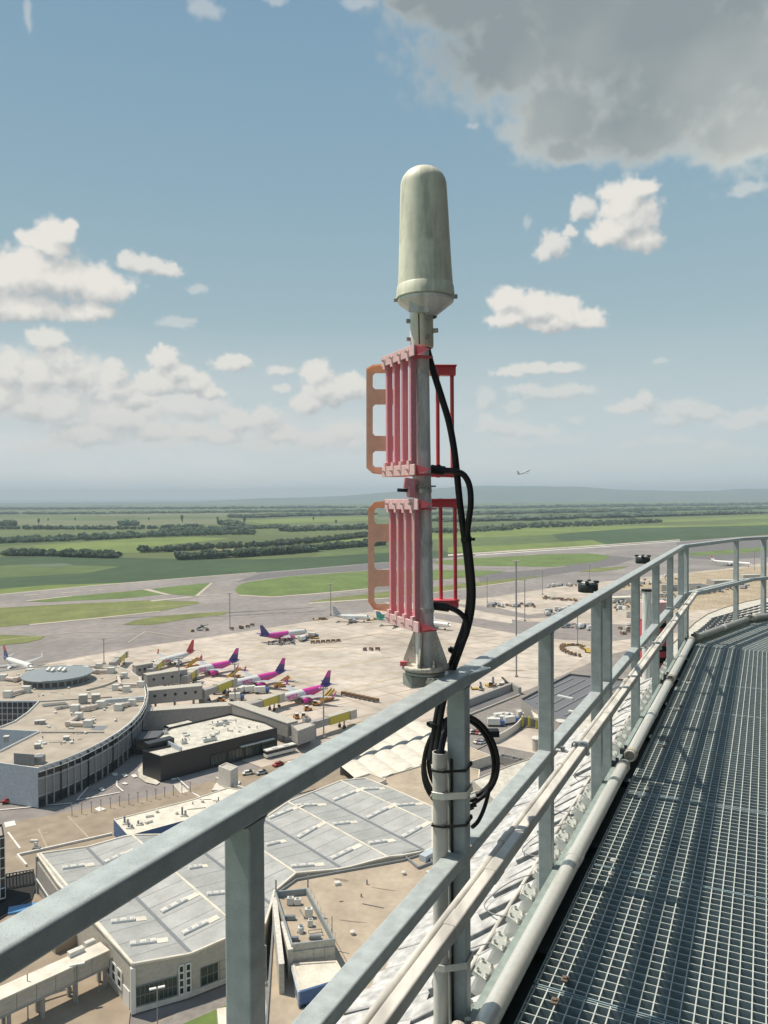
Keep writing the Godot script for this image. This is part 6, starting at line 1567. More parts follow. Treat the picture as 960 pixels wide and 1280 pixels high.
func hull(x0: float, x1: float, l: float, steps: int, lean0 := 0.0, lean1 := 0.0) -> SurfaceTool:
	var st := mb()
	var seg := 18
	var rings := []
	for i in steps + 1:
		var t := float(i) / steps
		var x := lerpf(x0, x1, t)
		var line := []
		for j in seg:
			var a := TAU * j / seg
			var xx := x + lerpf(lean0, lean1, t) * sin(a)
			var f := fuselage_ring(xx, l)
			line.append([Vector3(xx, f[1] + f[0] * sin(a), f[0] * cos(a)), Vector3(0, sin(a), cos(a))])
		rings.append(line)
	for i in steps:
		for j in seg:
			var k := (j + 1) % seg
			var a: Array = rings[i][j]
			var b: Array = rings[i][k]
			var c: Array = rings[i + 1][k]
			var d: Array = rings[i + 1][j]
			tri(st, a[0], b[0], c[0], a[1], b[1], c[1])
			tri(st, a[0], c[0], d[0], a[1], c[1], d[1])
	return st

func blade(root_a: Vector3, root_b: Vector3, tip_a: Vector3, tip_b: Vector3, thick: Vector3) -> SurfaceTool:   # leading/trailing edge at root and tip
	var st := mb()
	var rm := (root_a * 0.65 + root_b * 0.35)
	var tm := (tip_a * 0.65 + tip_b * 0.35)
	for s in [-1.0, 1.0]:
		var o: Vector3 = thick * s
		flat(st, [root_a, rm + o, tm + o * 0.35, tip_a], o)
		flat(st, [rm + o, root_b, tip_b, tm + o * 0.35], o)
		flat(st, [tip_a, tm + o * 0.35, tip_b], tip_a - root_a)
	return st

func airliner(label: String, nose: Vector2, tail: Vector2, paint: Dictionary, l := 37.6, lift := 0.0, climb := 0.0) -> Node3D:
	var d := (nose - tail).normalized()
	var o := thing("airliner", label, "airliner", v3(nose - d * l / 2, lift), 0.0)
	o.basis = turned(v3(d, 0)) * Basis(Vector3(0, 0, 1), climb)
	var s := l / 37.6
	var white: Material = M.plane_white
	var front: Material = paint.front
	var rear: Material = paint.rear
	var split: float = paint.get("split", -0.08) * l
	part("fuselage", hull(l / 2, split, l, 16, 0.0, 1.0), front, o)
	part("rear_fuselage", hull(split, -l / 2 + 6.0, l, 10, 1.0, 1.6), rear, o)
	part("tail_cone", hull(-l / 2 + 6.0, -l / 2, l, 7, 1.6, 0.0), paint.tail, o)
	for e in [-1.0, 1.0]:
		part("wing", blade(Vector3(4.5 * s, 3.0, 1.7 * e), Vector3(-3.0 * s, 2.9, 1.7 * e), Vector3(-3.6 * s, 4.2, 17.0 * s * e), Vector3(-5.2 * s, 4.2, 17.0 * s * e), Vector3(0, 0.38, 0)), M.plane_wing, o)
		part("winglet", blade(Vector3(-3.7 * s, 4.2, 17.0 * s * e), Vector3(-5.2 * s, 4.2, 17.0 * s * e), Vector3(-5.4 * s, 6.6, 17.7 * s * e), Vector3(-6.2 * s, 6.6, 17.7 * s * e), Vector3(0, 0, 0.1)), paint.get("winglet", white), o)
		var en := mb()
		var c := Vector3(2.2 * s, 1.95, 5.75 * s * e)
		var prof := [[2.4, 0.98], [2.1, 1.16], [1.0, 1.25], [-0.8, 1.15], [-2.2, 0.85]]
		for k in prof.size() - 1:
			var pa: Array = prof[k]
			var pb: Array = prof[k + 1]
			for j in 14:
				var a0 := TAU * j / 14
				var a1 := TAU * (j + 1) / 14
				var n0 := Vector3(0, sin(a0), cos(a0))
				var n1 := Vector3(0, sin(a1), cos(a1))
				tri(en, c + Vector3(pa[0], 0, 0) + n0 * pa[1], c + Vector3(pa[0], 0, 0) + n1 * pa[1], c + Vector3(pb[0], 0, 0) + n1 * pb[1], n0, n1, n1)
				tri(en, c + Vector3(pa[0], 0, 0) + n0 * pa[1], c + Vector3(pb[0], 0, 0) + n1 * pb[1], c + Vector3(pb[0], 0, 0) + n0 * pb[1], n0, n1, n0)
		var nac := part("engine", en, paint.get("engine", white), o)
		var fan := mb(); sweep(fan, [c + Vector3(2.05, 0, 0), c + Vector3(1.95, 0, 0)], ring_of(1.02, 14)); part("intake", fan, M.black, nac)
		var ex := mb(); sweep(ex, [c + Vector3(-2.15, 0, 0), c + Vector3(-3.0, 0, 0)], ring_of(0.5, 12)); part("exhaust", ex, M.panel, nac)
		var py := mb(); box(py, c + Vector3(-1.0, 1.25, 0), Vector3(3.6, 0.9, 0.3)); part("pylon", py, white, nac)
		part("tailplane", blade(Vector3(-l / 2 + 4.6, 5.2, 0.6 * e), Vector3(-l / 2 + 1.2, 5.2, 0.6 * e), Vector3(-l / 2 + 1.4, 5.9, 6.2 * s * e), Vector3(-l / 2 + 0.1, 5.9, 6.2 * s * e), Vector3(0, 0.18, 0)), paint.get("tailplane", M.plane_wing), o)
	var fin_tip := Vector3(-l / 2 + 1.0, 11.76, 0)
	part("tail_fin", blade(Vector3(-l / 2 + 7.6, 5.3, 0), Vector3(-l / 2 + 1.0, 5.5, 0), Vector3(-l / 2 + 2.2, 11.76, 0), Vector3(-l / 2 + 0.2, 11.76, 0), Vector3(0, 0, 0.22)), paint.tail, o)
	if paint.has("fin_top"):
		part("fin_stripe", blade(Vector3(-l / 2 + 4.6, 8.8, 0), Vector3(-l / 2 + 0.75, 8.8, 0), Vector3(-l / 2 + 2.3, 11.7, 0), Vector3(-l / 2 + 0.3, 11.7, 0), Vector3(0, 0, 0.3)), paint.fin_top, o)
	var cw := mb()
	for j in 5:
		var a := deg_to_rad(38 + j * 26.0)
		var f := fuselage_ring(l / 2 - 2.1, l)
		box(cw, Vector3(l / 2 - 2.0, f[1] + f[0] * sin(a), f[0] * cos(a)) , Vector3(0.9, 0.16, 0.5), Basis(Vector3.RIGHT, a * -1.0 + PI / 2))
	part("cockpit_window", cw, M.black, o)
	for e in [-1.0, 1.0]:
		var row := mb()
		for k in 26: box(row, Vector3(l * 0.32 - k * l * 0.026, 4.25, 1.94 * e), Vector3(0.28, 0.42, 0.1))
		part("cabin_windows", row, M.panel, o).set_meta("kind", "stuff")
	if paint.get("band") != null:
		for e in [-1.0, 1.0]:
			var bd := mb()
			box(bd, Vector3(l * 0.22, 3.5, 1.95 * e), Vector3(l * 0.2, 0.9, 0.1)); part("name_band", bd, paint.band, o)
	if lift == 0.0:
		for g in [[l / 2 - 5.0, 0.0], [-1.2, 3.8], [-1.2, -3.8]]:
			var st := mb(); tube(st, [Vector3(g[0], 0.5, g[1]), Vector3(g[0], 2.8, g[1] * 0.9)], 0.16, 6); var leg := part("gear_leg", st, M.lamp_grey, o)
			for e in [-1.0, 1.0]:
				var w := mb(); sweep(w, [Vector3(g[0], 0.55, g[1] + 0.2 * e), Vector3(g[0], 0.55, g[1] + 0.55 * e)], ring_of(0.55, 12)); part("wheel", w, M.tyre, leg)
	return o

func letters(o: Node3D, text: String, tall: float, at: Vector3, side: float, m: Material) -> void:
	var tm := TextMesh.new()
	var f := SystemFont.new()
	f.font_names = PackedStringArray(["Droid Sans"])
	f.font_weight = 700
	tm.font = f
	tm.text = text
	tm.font_size = 32
	tm.pixel_size = tall / 23.0
	tm.depth = 0.06
	tm.material = m
	var n := MeshInstance3D.new()
	n.mesh = tm
	put(o, n, "lettering")
	n.position = at
	n.rotation.y = 0.0 if side > 0 else PI

func aircraft() -> void:
	var pink := {"front": M.plane_white, "rear": M.plane_pink, "tail": M.plane_purple, "fin_top": M.plane_pink, "engine": M.plane_pink, "tailplane": M.plane_purple, "winglet": M.plane_pink, "split": -0.02}
	var d := Vector2(-24, 25).normalized()
	var stands := [["white and pink airliner with purple tail, nearest of the row at the pier", Vector2(-52.42, -349.25), 37.6], ["white and pink airliner with purple tail, second of the row at the pier", Vector2(-78.72, -379.46), 37.6], ["white and pink airliner with purple tail, third of the row, with pink lettering", Vector2(-108.65, -407.05), 37.6]]
	for s in stands:
		var o := airliner(s[0], s[1], s[1] - d * 20.0, pink, s[2])
		letters(o, "WIZZ", 1.9, Vector3(7.5, 3.9, 2.02), 1.0, M.plane_pink)
		letters(o, "WIZZ", 1.9, Vector3(7.5, 3.9, -2.02), -1.0, M.plane_pink)
	airliner("white airliner with red tail fin at the back of the pier", Vector2(-131.64, -429.46), Vector2(-117.01, -456.74), {"front": M.plane_white, "rear": M.plane_white, "tail": M.plane_red, "engine": M.plane_white, "winglet": M.plane_red, "band": M.plane_red}, 36.0)
	airliner("pink airliner with purple tail parked alone on the open apron", Vector2(-54.11, -534.45), Vector2(-80.90, -512.93), {"front": M.plane_white, "rear": M.plane_pink, "tail": M.plane_purple, "engine": M.plane_pink, "tailplane": M.plane_purple, "winglet": M.plane_pink, "split": 0.06}, 37.6)
	airliner("white airliner with dark grey tail far out left of the mast", Vector2(-11.06, -595.37), Vector2(-34.23, -598.14), {"front": M.plane_white, "rear": M.plane_white, "tail": M.plane_grey, "engine": M.plane_grey}, 30.0)
	airliner("white airliner with blue and green tail just left of the mast foot", Vector2(24.83, -577.22), Vector2(-0.49, -579.93), {"front": M.plane_white, "rear": M.plane_white, "tail": M.plane_green, "fin_top": M.plane_blue, "engine": M.plane_green}, 32.0)
	airliner("white airliner with pale tail half hidden by the mast foot", Vector2(48.24, -555.39), Vector2(23.33, -570.08), {"front": M.plane_white, "rear": M.plane_white, "tail": M.plane_grey}, 34.0)
	airliner("long white airliner seen between the far posts", Vector2(500.62, -1044.12), Vector2(464.54, -1097.90), {"front": M.plane_white, "rear": M.plane_white, "tail": M.plane_white, "fin_top": M.plane_red, "engine": M.plane_grey}, 62.0)
	airliner("white airliner with blue and red tail at the left edge behind the pier", Vector2(-195.23, -423.20), Vector2(-221.15, -445.23), {"front": M.plane_white, "rear": M.plane_white, "tail": M.plane_navy, "fin_top": M.plane_red, "engine": M.plane_white}, 36.0)
	var fl := Vector3(258.0525, 139.7911, -1500.0000)
	var ft := Vector3(295.0939, 151.6234, -1530.0000)
	var f := airliner("small white airliner climbing in the sky right of the mast", Vector2(ft.x, ft.z), Vector2(fl.x, fl.z), {"front": M.plane_white, "rear": M.plane_white, "tail": M.plane_grey}, 37.6, (fl.y + ft.y) / 2 - 4.0, 0.28)
	f.position = (fl + ft) / 2 - Vector3(0, 4, 0)

# ---------------------------------------------------------------- floodlight masts and street lamps
func masts() -> void:
	var list := [[Vector2(-115.38, -571.29), 26.0, "at left on the taxiway edge, above the lone pink airliner"], [Vector2(-44.34, -631.39), 26.0, "left of the orange antenna plates"], [Vector2(-164.45, -448.04), 15.0, "behind the rounded pier roof"], [Vector2(94.26, -703.42), 24.0, "farthest left of those right of the cables"], [Vector2(156.46, -759.31), 24.0, "thin, behind the rows of carts at right"], [Vector2(109.23, -596.88), 32.0, "tall, standing in the lane right of the cables"], [Vector2(70.45, -409.94), 62.0, "tallest, in front of the open apron right of the cables"], [Vector2(125.51, -498.26), 24.0, "beside the ring of yellow carts"], [Vector2(235.72, -880.66), 20.0, "small, beyond the round dark lamp on the rail"], [Vector2(-24.74, -307.07), 20.0, "near the empty yellow boarding bridge"], [Vector2(-70.30, -358.51), 19.0, "thin, between the second and third pink airliners"], [Vector2(-101.45, -376.86), 18.0, "thin, beside the walkway to the third pink airliner"], [Vector2(484.53, -1003.99), 26.0, "at the far right between the posts"]]
	for m in list:
		var h: float = m[1]
		var o := thing("floodlight_mast", "grey floodlight mast " + m[2], "light mast", v3(m[0], 0), 0.0, "floodlight masts on the apron")
		var p := mb()
		sweep(p, [Vector3.ZERO, Vector3(0, h, 0)], ring_of(0.22 + h * 0.004, 8)); part("pole", p, M.lamp_grey, o)
		var a := mb(); box(a, Vector3(0, h - 0.3, 0), Vector3(3.6, 0.25, 0.4)); part("crossarm", a, M.lamp_grey, o)
		for k in 4:
			var l := mb(); box(l, Vector3(-1.5 + k, h + 0.05, 0.25), Vector3(0.6, 0.5, 0.5), Basis(Vector3.RIGHT, 0.4)); part("floodlight", l, M.wall_beige, o)
		var f := mb(); box(f, Vector3(0, 0.4, 0), Vector3(1.6, 0.8, 1.6)); part("foot", f, M.wall_grey, o)
	var lamps := [[Vector2(-41.38, -136.85), 8.0, "twin-headed white street lamp before the hall front", 2], [Vector2(-58.93, -144.68), 7.6, "twin white street lamp in front of the elevated walkway", 2], [Vector2(-66.13, -139.82), 9.0, "pale post at the left end of the elevated walkway", 0], [Vector2(-64.80, -141.78), 5.0, "thin post under the elevated walkway", 0], [Vector2(-56.12, -148.21), 6.5, "thin post at the right end of the elevated walkway", 0], [Vector2(-23.75, -149.89), 8.0, "street lamp right of the near post, by the pale wall blades", 1]]
	for m in lamps:
		var h: float = m[1]
		var o := thing("street_lamp", m[2], "street lamp", v3(m[0], 0), 0.35)
		var p := mb(); tube(p, [Vector3.ZERO, Vector3(0, h, 0)], 0.11, 8); part("pole", p, M.lamp_grey, o)
		var f := mb(); box(f, Vector3(0, 0.25, 0), Vector3(0.4, 0.5, 0.4)); part("foot", f, M.lamp_grey, o)
		for k in m[3]:
			var e := -1.0 if k == 0 else 1.0
			var l := mb(); box(l, Vector3(0.75 * e, h + 0.05, 0), Vector3(1.2, 0.22, 0.5)); part("lamp_head", l, M.frame_white, o)
	# the row of small bollard lamps along the paved yard
	for k in 14:
		var p := Vector2(-95.39, -231.84).lerp(Vector2(-64.08, -250.45), k / 13.0)
		var o := thing("lamp_post", "slim dark lamp post, %s from the left in the row along the paved yard" % nth(k), "lamp post", v3(p, 0), 0.0, "lamp posts along the paved yard")
		var s := mb(); tube(s, [Vector3.ZERO, Vector3(0, 3.2, 0)], 0.1, 6); part("pole", s, M.panel, o)
		var h := mb(); box(h, Vector3(0, 3.25, 0), Vector3(0.5, 0.18, 0.5)); part("head", h, M.panel, o)

# ---------------------------------------------------------------- vehicles
func wheel_set(o: Node3D, xs: Array, half: float, r: float) -> void:
	for x in xs:
		for e in [-1.0, 1.0]:
			var w := mb(); sweep(w, [Vector3(x, r, half * e - 0.12), Vector3(x, r, half * e + 0.12)], ring_of(r, 10)); part("wheel", w, M.tyre, o)

func nth(k: int) -> String:
	var names := ["first", "second", "third", "fourth", "fifth", "sixth", "seventh", "eighth", "ninth", "tenth"]
	return names[k] if k < 10 else "%dth" % (k + 1) if (k + 1) % 10 > 3 or k < 20 else "%d%s" % [k + 1, ["th", "st", "nd", "rd"][(k + 1) % 10]]

func make_car(m: Material) -> Node3D:
	var o := Node3D.new()
	o.set_meta("base_name", "parked_car")
	var s := mb()
	sweep(s, [Vector3(0, 0.62, -0.85), Vector3(0, 0.62, 0.85)], [PackedVector2Array([Vector2(-2.1, -0.35), Vector2(2.1, -0.35), Vector2(2.15, 0.05), Vector2(1.1, 0.28), Vector2(-1.9, 0.32), Vector2(-2.15, 0.1)]), PackedVector2Array([Vector2(-0.5, -1), Vector2(0.5, -1), Vector2(1, 0.2), Vector2(0.3, 1), Vector2(-0.2, 1), Vector2(-1, 0.2)])])
	part("body", s, m, o)
	var g := mb()
	sweep(g, [Vector3(0, 1.15, -0.68), Vector3(0, 1.15, 0.68)], [PackedVector2Array([Vector2(-1.8, -0.3), Vector2(1.1, -0.3), Vector2(0.4, 0.24), Vector2(-1.3, 0.24)]), PackedVector2Array([Vector2(-1, -0.2), Vector2(1, 0.4), Vector2(0.3, 1), Vector2(-0.4, 1)])])
	part("glasshouse", g, M.glass_dark, o)
	var r := mb(); box(r, Vector3(-0.45, 1.41, 0), Vector3(1.65, 0.06, 1.3)); part("roof", r, m, o)
	wheel_set(o, [-1.3, 1.3], 0.78, 0.33)
	return o

func make_cart(kind: String) -> Node3D:
	var o := Node3D.new()
	var s := mb()
	match kind:
		"baggage_cart":
			o.set_meta("base_name", "baggage_cart")
			box(s, Vector3(0, 0.55, 0), Vector3(3.2, 0.25, 1.6)); part("deck", s, M.cart_grey, o)
			var c := mb(); box(c, Vector3(0, 1.25, 0), Vector3(2.9, 1.15, 1.4)); part("cover", c, M.cart_brown, o)
			wheel_set(o, [-1.1, 1.1], 0.7, 0.3)
		"container_dolly":
			o.set_meta("base_name", "container_dolly")
			box(s, Vector3(0, 0.5, 0), Vector3(3.4, 0.2, 1.8)); part("deck", s, M.cart_dark, o)
			var c := mb(); box(c, Vector3(0, 1.4, 0), Vector3(2.4, 1.6, 1.6)); part("container", c, M.cart_white, o)
			wheel_set(o, [-1.2, 1.2], 0.8, 0.28)
		"flat_dolly":
			o.set_meta("base_name", "flat_dolly")
			box(s, Vector3(0, 0.55, 0), Vector3(4.6, 0.3, 2.4)); part("deck", s, M.cart_yellow, o)
			var c := mb(); box(c, Vector3(-2.1, 1.0, 0), Vector3(0.2, 0.9, 2.2)); part("end_board", c, M.cart_dark, o)
			wheel_set(o, [-1.7, 1.7], 1.0, 0.3)
		"belt_loader":
			o.set_meta("base_name", "belt_loader")
			box(s, Vector3(0, 0.8, 0), Vector3(5.0, 0.8, 2.0)); part("chassis", s, M.cart_white, o)
			var c := mb(); box(c, Vector3(0.3, 2.0, 0.3), Vector3(7.0, 0.4, 1.0), Basis(Vector3(0, 0, 1), 0.28)); part("belt", c, M.cart_dark, o)
			var d := mb(); box(d, Vector3(-1.6, 1.6, -0.6), Vector3(1.2, 1.0, 0.8)); part("cab", d, M.glass_dark, o)
			wheel_set(o, [-1.7, 1.7], 0.9, 0.45)
		"tow_tractor":
			o.set_meta("base_name", "tow_tractor")
			box(s, Vector3(0, 0.75, 0), Vector3(3.6, 0.7, 1.8)); part("body", s, M.cart_orange, o)
			var c := mb(); box(c, Vector3(-0.6, 1.6, 0), Vector3(1.5, 1.1, 1.5)); part("cab", c, M.glass_dark, o)
			var d := mb(); box(d, Vector3(-0.6, 2.2, 0), Vector3(1.7, 0.12, 1.6)); part("cab_roof", d, M.cart_white, o)
			wheel_set(o, [-1.2, 1.2], 0.85, 0.42)
		"service_truck":
			o.set_meta("base_name", "service_truck")
			box(s, Vector3(-0.8, 2.1, 0), Vector3(5.2, 2.5, 2.3)); part("box_body", s, M.cart_white, o)
			var c := mb(); box(c, Vector3(2.8, 1.5, 0), Vector3(1.7, 1.9, 2.2)); part("cab", c, M.cart_blue, o)
			var d := mb(); box(d, Vector3(3.5, 1.9, 0), Vector3(0.4, 0.8, 1.9)); part("windscreen", d, M.glass_dark, o)
			var e := mb(); box(e, Vector3(0.2, 0.7, 0), Vector3(7.2, 0.35, 1.9)); part("chassis", e, M.cart_dark, o)
			wheel_set(o, [-2.2, 2.6], 1.0, 0.5)
		"passenger_stairs":
			o.set_meta("base_name", "passenger_stairs")
			box(s, Vector3(0, 0.7, 0), Vector3(8.0, 0.6, 2.2)); part("chassis", s, M.cart_orange, o)
			var c := mb(); box(c, Vector3(0.4, 2.3, 0), Vector3(7.8, 0.5, 1.8), Basis(Vector3(0, 0, 1), 0.5)); part("flight", c, M.cart_yellow, o)
			for q in [-1.0, 1.0]:
				var r := mb(); box(r, Vector3(0.4, 3.0, q * 0.95), Vector3(8.2, 0.9, 0.1), Basis(Vector3(0, 0, 1), 0.5)); part("side_panel", r, M.cart_yellow, o)
			var d := mb(); box(d, Vector3(4.2, 4.0, 0), Vector3(1.6, 0.2, 2.0)); part("landing", d, M.cart_orange, o)
			wheel_set(o, [-2.6, 2.6], 1.0, 0.4)
	return o

func vehicles() -> void:
	var proto := {}
	for k in ["baggage_cart", "container_dolly", "flat_dolly", "belt_loader", "tow_tractor", "service_truck", "passenger_stairs"]: proto[k] = make_cart(k)
	var words := {"baggage_cart": "brown covered baggage cart", "container_dolly": "white container dolly", "flat_dolly": "yellow flat dolly", "belt_loader": "white belt loader", "tow_tractor": "orange tow tractor", "service_truck": "white and blue service truck", "passenger_stairs": "yellow passenger stairs"}
	# clusters: from, to, spread in metres, how many, kinds, where
	var clusters := [
		[Vector2(93.57, -682.40), Vector2(133.15, -680.76), 9.0, 26, ["baggage_cart", "flat_dolly", "container_dolly", "service_truck"], "in the long row beyond the lane"],
		[Vector2(149.16, -735.09), Vector2(179.10, -710.77), 9.0, 24, ["baggage_cart", "container_dolly", "flat_dolly"], "in the row by the thin mast"],
		[Vector2(173.23, -823.90), Vector2(208.30, -833.48), 8.0, 10, ["baggage_cart", "container_dolly", "service_truck"], "in the small far group"],
		[Vector2(132.21, -629.02), Vector2(165.02, -654.94), 10.0, 18, ["container_dolly", "service_truck", "belt_loader"], "just above the top rail"],
		[Vector2(134.04, -569.83), Vector2(154.16, -558.63), 9.0, 12, ["container_dolly", "belt_loader", "service_truck"], "above the ring of carts"],
		[Vector2(193.47, -663.38), Vector2(285.73, -740.97), 26.0, 80, ["container_dolly", "baggage_cart", "service_truck", "flat_dolly", "belt_loader"], "behind the far posts"],
		[Vector2(164.59, -544.86), Vector2(217.71, -596.87), 14.0, 26, ["baggage_cart", "container_dolly", "flat_dolly"], "below the crowded stands"],
		[Vector2(302.16, -758.93), Vector2(390.93, -824.21), 20.0, 46, ["service_truck", "baggage_cart", "container_dolly"], "between the far posts"],
		[Vector2(244.49, -809.32), Vector2(350.83, -909.88), 24.0, 22, ["service_truck", "tow_tractor"], "on the sandy ground"],
		[Vector2(46.96, -384.55), Vector2(65.16, -392.40), 5.0, 10, ["flat_dolly", "tow_tractor", "belt_loader"], "at the tallest mast"],
		[Vector2(45.66, -324.31), Vector2(55.45, -329.99), 5.0, 12, ["container_dolly", "service_truck"], "beside the curved ramp wall"],
		[Vector2(-140.48, -558.32), Vector2(-129.91, -568.27), 5.0, 6, ["belt_loader", "flat_dolly"], "left of the taxiway mast"],
		[Vector2(-111.98, -567.66), Vector2(-99.50, -577.90), 4.0, 6, ["baggage_cart"], "right of the taxiway mast"],
		[Vector2(-57.33, -517.98), Vector2(-45.87, -529.56), 5.0, 10, ["baggage_cart", "flat_dolly", "service_truck"], "beside the lone pink airliner"],
		[Vector2(-77.46, -504.39), Vector2(-61.53, -512.34), 4.0, 5, ["belt_loader", "tow_tractor"], "under the lone pink airliner"],
		[Vector2(-54.01, -602.78), Vector2(-44.13, -614.50), 4.0, 5, ["baggage_cart", "flat_dolly"], "by the far white airliner"],
		[Vector2(-13.13, -605.27), Vector2(-0.49, -617.02), 4.0, 5, ["flat_dolly", "belt_loader"], "between two far white airliners"],
		[Vector2(-85.10, -367.45), Vector2(-60.00, -379.03), 10.0, 8, ["tow_tractor", "service_truck", "belt_loader"], "between the pink airliners"],
		[Vector2(-113.64, -393.26), Vector2(-92.42, -403.09), 8.0, 7, ["tow_tractor", "belt_loader", "container_dolly"], "near the third pink airliner"],
		[Vector2(-39.43, -331.89), Vector2(-29.78, -349.44), 8.0, 4, ["tow_tractor"], "right of the nearest pink airliner"]]
	for c in clusters:
		var spots := []
		for k in c[3]:
			var p: Vector2 = c[0].lerp(c[1], (k + rng.randf() * 0.8) / c[3]) + Vector2(rng.randf_range(-1, 1) * 2.0, rng.randf_range(-1, 1) * c[2])
			spots.append([p.x / -p.y, p])
		spots.sort()
		for k in c[3]:
			var kind: String = c[4][rng.randi() % c[4].size()]
			copy(proto[kind], v3(spots[k][1], 0), rng.randf_range(-0.5, 0.5) + (PI / 2 if rng.randf() < 0.4 else 0.0), "%s, %s from left %s" % [words[kind], nth(k), c[5]], words[kind] + " standing " + c[5])
	# the curved ring of yellow dollies
	for k in 20:
		var a := lerpf(2.0, 6.9, k / 19.0)
		var p := Vector2(121.58, -478.69) + Vector2(cos(a) * 10.0, sin(a) * 19.0) * (1.0 if k < 14 else 0.55)
		var kind := "baggage_cart" if k < 9 else "flat_dolly"
		copy(proto[kind], v3(p, 0), -a + rng.randf_range(-0.4, 0.4), "%s, %s along the ring behind the third post" % ["brown cart" if k < 9 else "yellow flat dolly", nth(k)], ("brown carts" if k < 9 else "yellow dollies") + " in the ring")
	# straight trains of carts
	for k in 8:
		copy(proto["baggage_cart"], v3(Vector2(-20.05, -373.49).lerp(Vector2(-4.29, -360.62), k / 7.0), 0), -0.35, "brown baggage cart, %s in the train right of the nearest pink airliner" % nth(k), "carts in the near train")
	for k in 6:
		copy(proto["baggage_cart"], v3(Vector2(-47.85, -509.08).lerp(Vector2(-31.13, -514.27), k / 5.0), 0), 0.06, "brown baggage cart, %s in the spaced row right of the lone pink airliner" % nth(k), "carts in the spaced row")
	for k in 3:
		copy(proto["baggage_cart"], v3(Vector2(-12.64, -483.86).lerp(Vector2(-4.56, -484.90), k / 2.0), 0), 1.2 + k, "brown baggage cart, %s of a trio alone on the bare apron" % nth(k), "carts in the bare apron trio")
	var st := [[Vector2(-27.51, -363.27), 0.85, "yellow passenger stairs at the tail of the nearest pink airliner"], [Vector2(-81.49, -411.86), 0.85, "yellow passenger stairs at the tail of the third pink airliner"], [Vector2(-110.44, -438.10), 0.7, "yellow passenger stairs at the tail of the red-tailed airliner"], [Vector2(-52.98, -391.83), 0.4, "yellow passenger stairs standing free behind the second pink airliner"]]
	for s in st: copy(proto["passenger_stairs"], v3(s[0], 0), s[1], s[2])
	# cars
	var cars := {"white": make_car(M.cart_white), "dark": make_car(M.cart_dark), "blue": make_car(M.cart_blue), "red": make_car(M.cart_red), "silver": make_car(M.plane_grey)}
	for k in 7:
		copy(cars["white"] if k % 4 != 3 else cars["silver"], v3(Vector2(-106.27, -248.36).lerp(Vector2(-99.89, -264.79), k / 6.0), 0), 2.2, "%s car, %s from the left in the shade under the curved pier front" % ["white" if k % 4 != 3 else "silver", nth(k)], "cars parked under the pier")
	copy(cars["white"], v3(Vector2(-98.29, -281.88), 0), 0.3, "white car driving out of the shade beside the pier")
	copy(cars["silver"], v3(Vector2(-98.69, -302.34), 0), 0.3, "silver car in the shade by the dark link building")
	copy(cars["red"], v3(Vector2(-119.88, -242.64), 0), 0.2, "red car at the left edge before the pale pier wall")
	var tones := ["blue", "white", "dark", "red", "silver", "blue", "white"]
	for k in 16:
		copy(cars[tones[k % 7]], v3(Vector2(34.14, -312.28).lerp(Vector2(42.83, -308.94), (k % 8) / 7.0).lerp(Vector2(36.68, -295.98), int(k / 8.0) * 0.8), 0), 0.7, "%s car, %s in the %s row seen through the coiled cable" % [tones[k % 7], nth(k % 8), "back" if k < 8 else "front"], "cars behind the coil, " + tones[k % 7])
	for k in 6:
		copy(cars[["white", "silver", "red"][k % 3]], v3(Vector2(-47.97, -266.27).lerp(Vector2(-24.64, -287.71), k / 5.0) + Vector2(0, (k % 2) * 4.0), 0), 0.4 + (k % 3) * 0.2, "%s car, %s from left between black building and grey hall" % [["white", "silver", "red"][k % 3], nth(k)], "cars in the yard, " + ["white", "silver", "red"][k % 3])
	# the bus
	var ba := Vector2(-44.66, -282.71)
	var bb := Vector2(-34.68, -291.10)
	var bus := thing("bus", "white and black bus parked at the end of the black building", "bus", v3((ba + bb) / 2, 0))
	bus.basis = turned(v3(bb - ba, 0))
	var b1 := mb(); sweep(b1, [Vector3(-6.4, 1.0, 0), Vector3(6.4, 1.0, 0)], round_rect(2.5, 1.2, 0.15, 2)); part("body", b1, M.cart_white, bus)
	for k in 6:
		for e in [-1.0, 1.0]:
			var w := mb(); box(w, Vector3(-5.2 + k * 2.1, 2.15, 1.2 * e), Vector3(1.9, 1.1, 0.12)); part("window", w, M.glass_dark, bus)
	var core := mb(); box(core, Vector3(0, 2.1, 0), Vector3(12.7, 1.1, 2.36)); part("glazed_body", core, M.black, bus)
	var b2 := mb(); box(b2, Vector3(0, 2.85, 0), Vector3(12.8, 0.4, 2.5)); part("roof", b2, M.cart_white, bus)
	for k in 2:
		var u := mb(); box(u, Vector3(-2.5 + k * 5.0, 3.15, 0), Vector3(2.2, 0.25, 1.6)); part("roof_unit", u, M.equipment, bus)
	wheel_set(bus, [-3.6, 3.8], 1.1, 0.5)
	for k in proto: proto[k].free()
	for k in cars: cars[k].free()

# ---------------------------------------------------------------- the tower, its catwalk and all that is fixed to it
var bend2 := Vector3(4.36, 0, -9.30)
var dir2 := Vector3(0.680, 0, -0.733)
var in2 := Vector3(0.733, 0, 0.680)
var dir3 := Vector3(0.857, 0, -0.515)
var in3 := Vector3(0.515, 0, 0.857)

func at2(s: float, inward: float, dn: float) -> Vector3:
	var c := near(BEND, 0, dn)
	return c + dir2 * s + in2 * inward

func at3(s: float, inward: float, dn: float) -> Vector3:
	var c := at2(1.81, 0, dn)
	return c + dir3 * s + in3 * inward

func flat2(v: Vector3) -> Vector2:
	return Vector2(v.x, v.z)

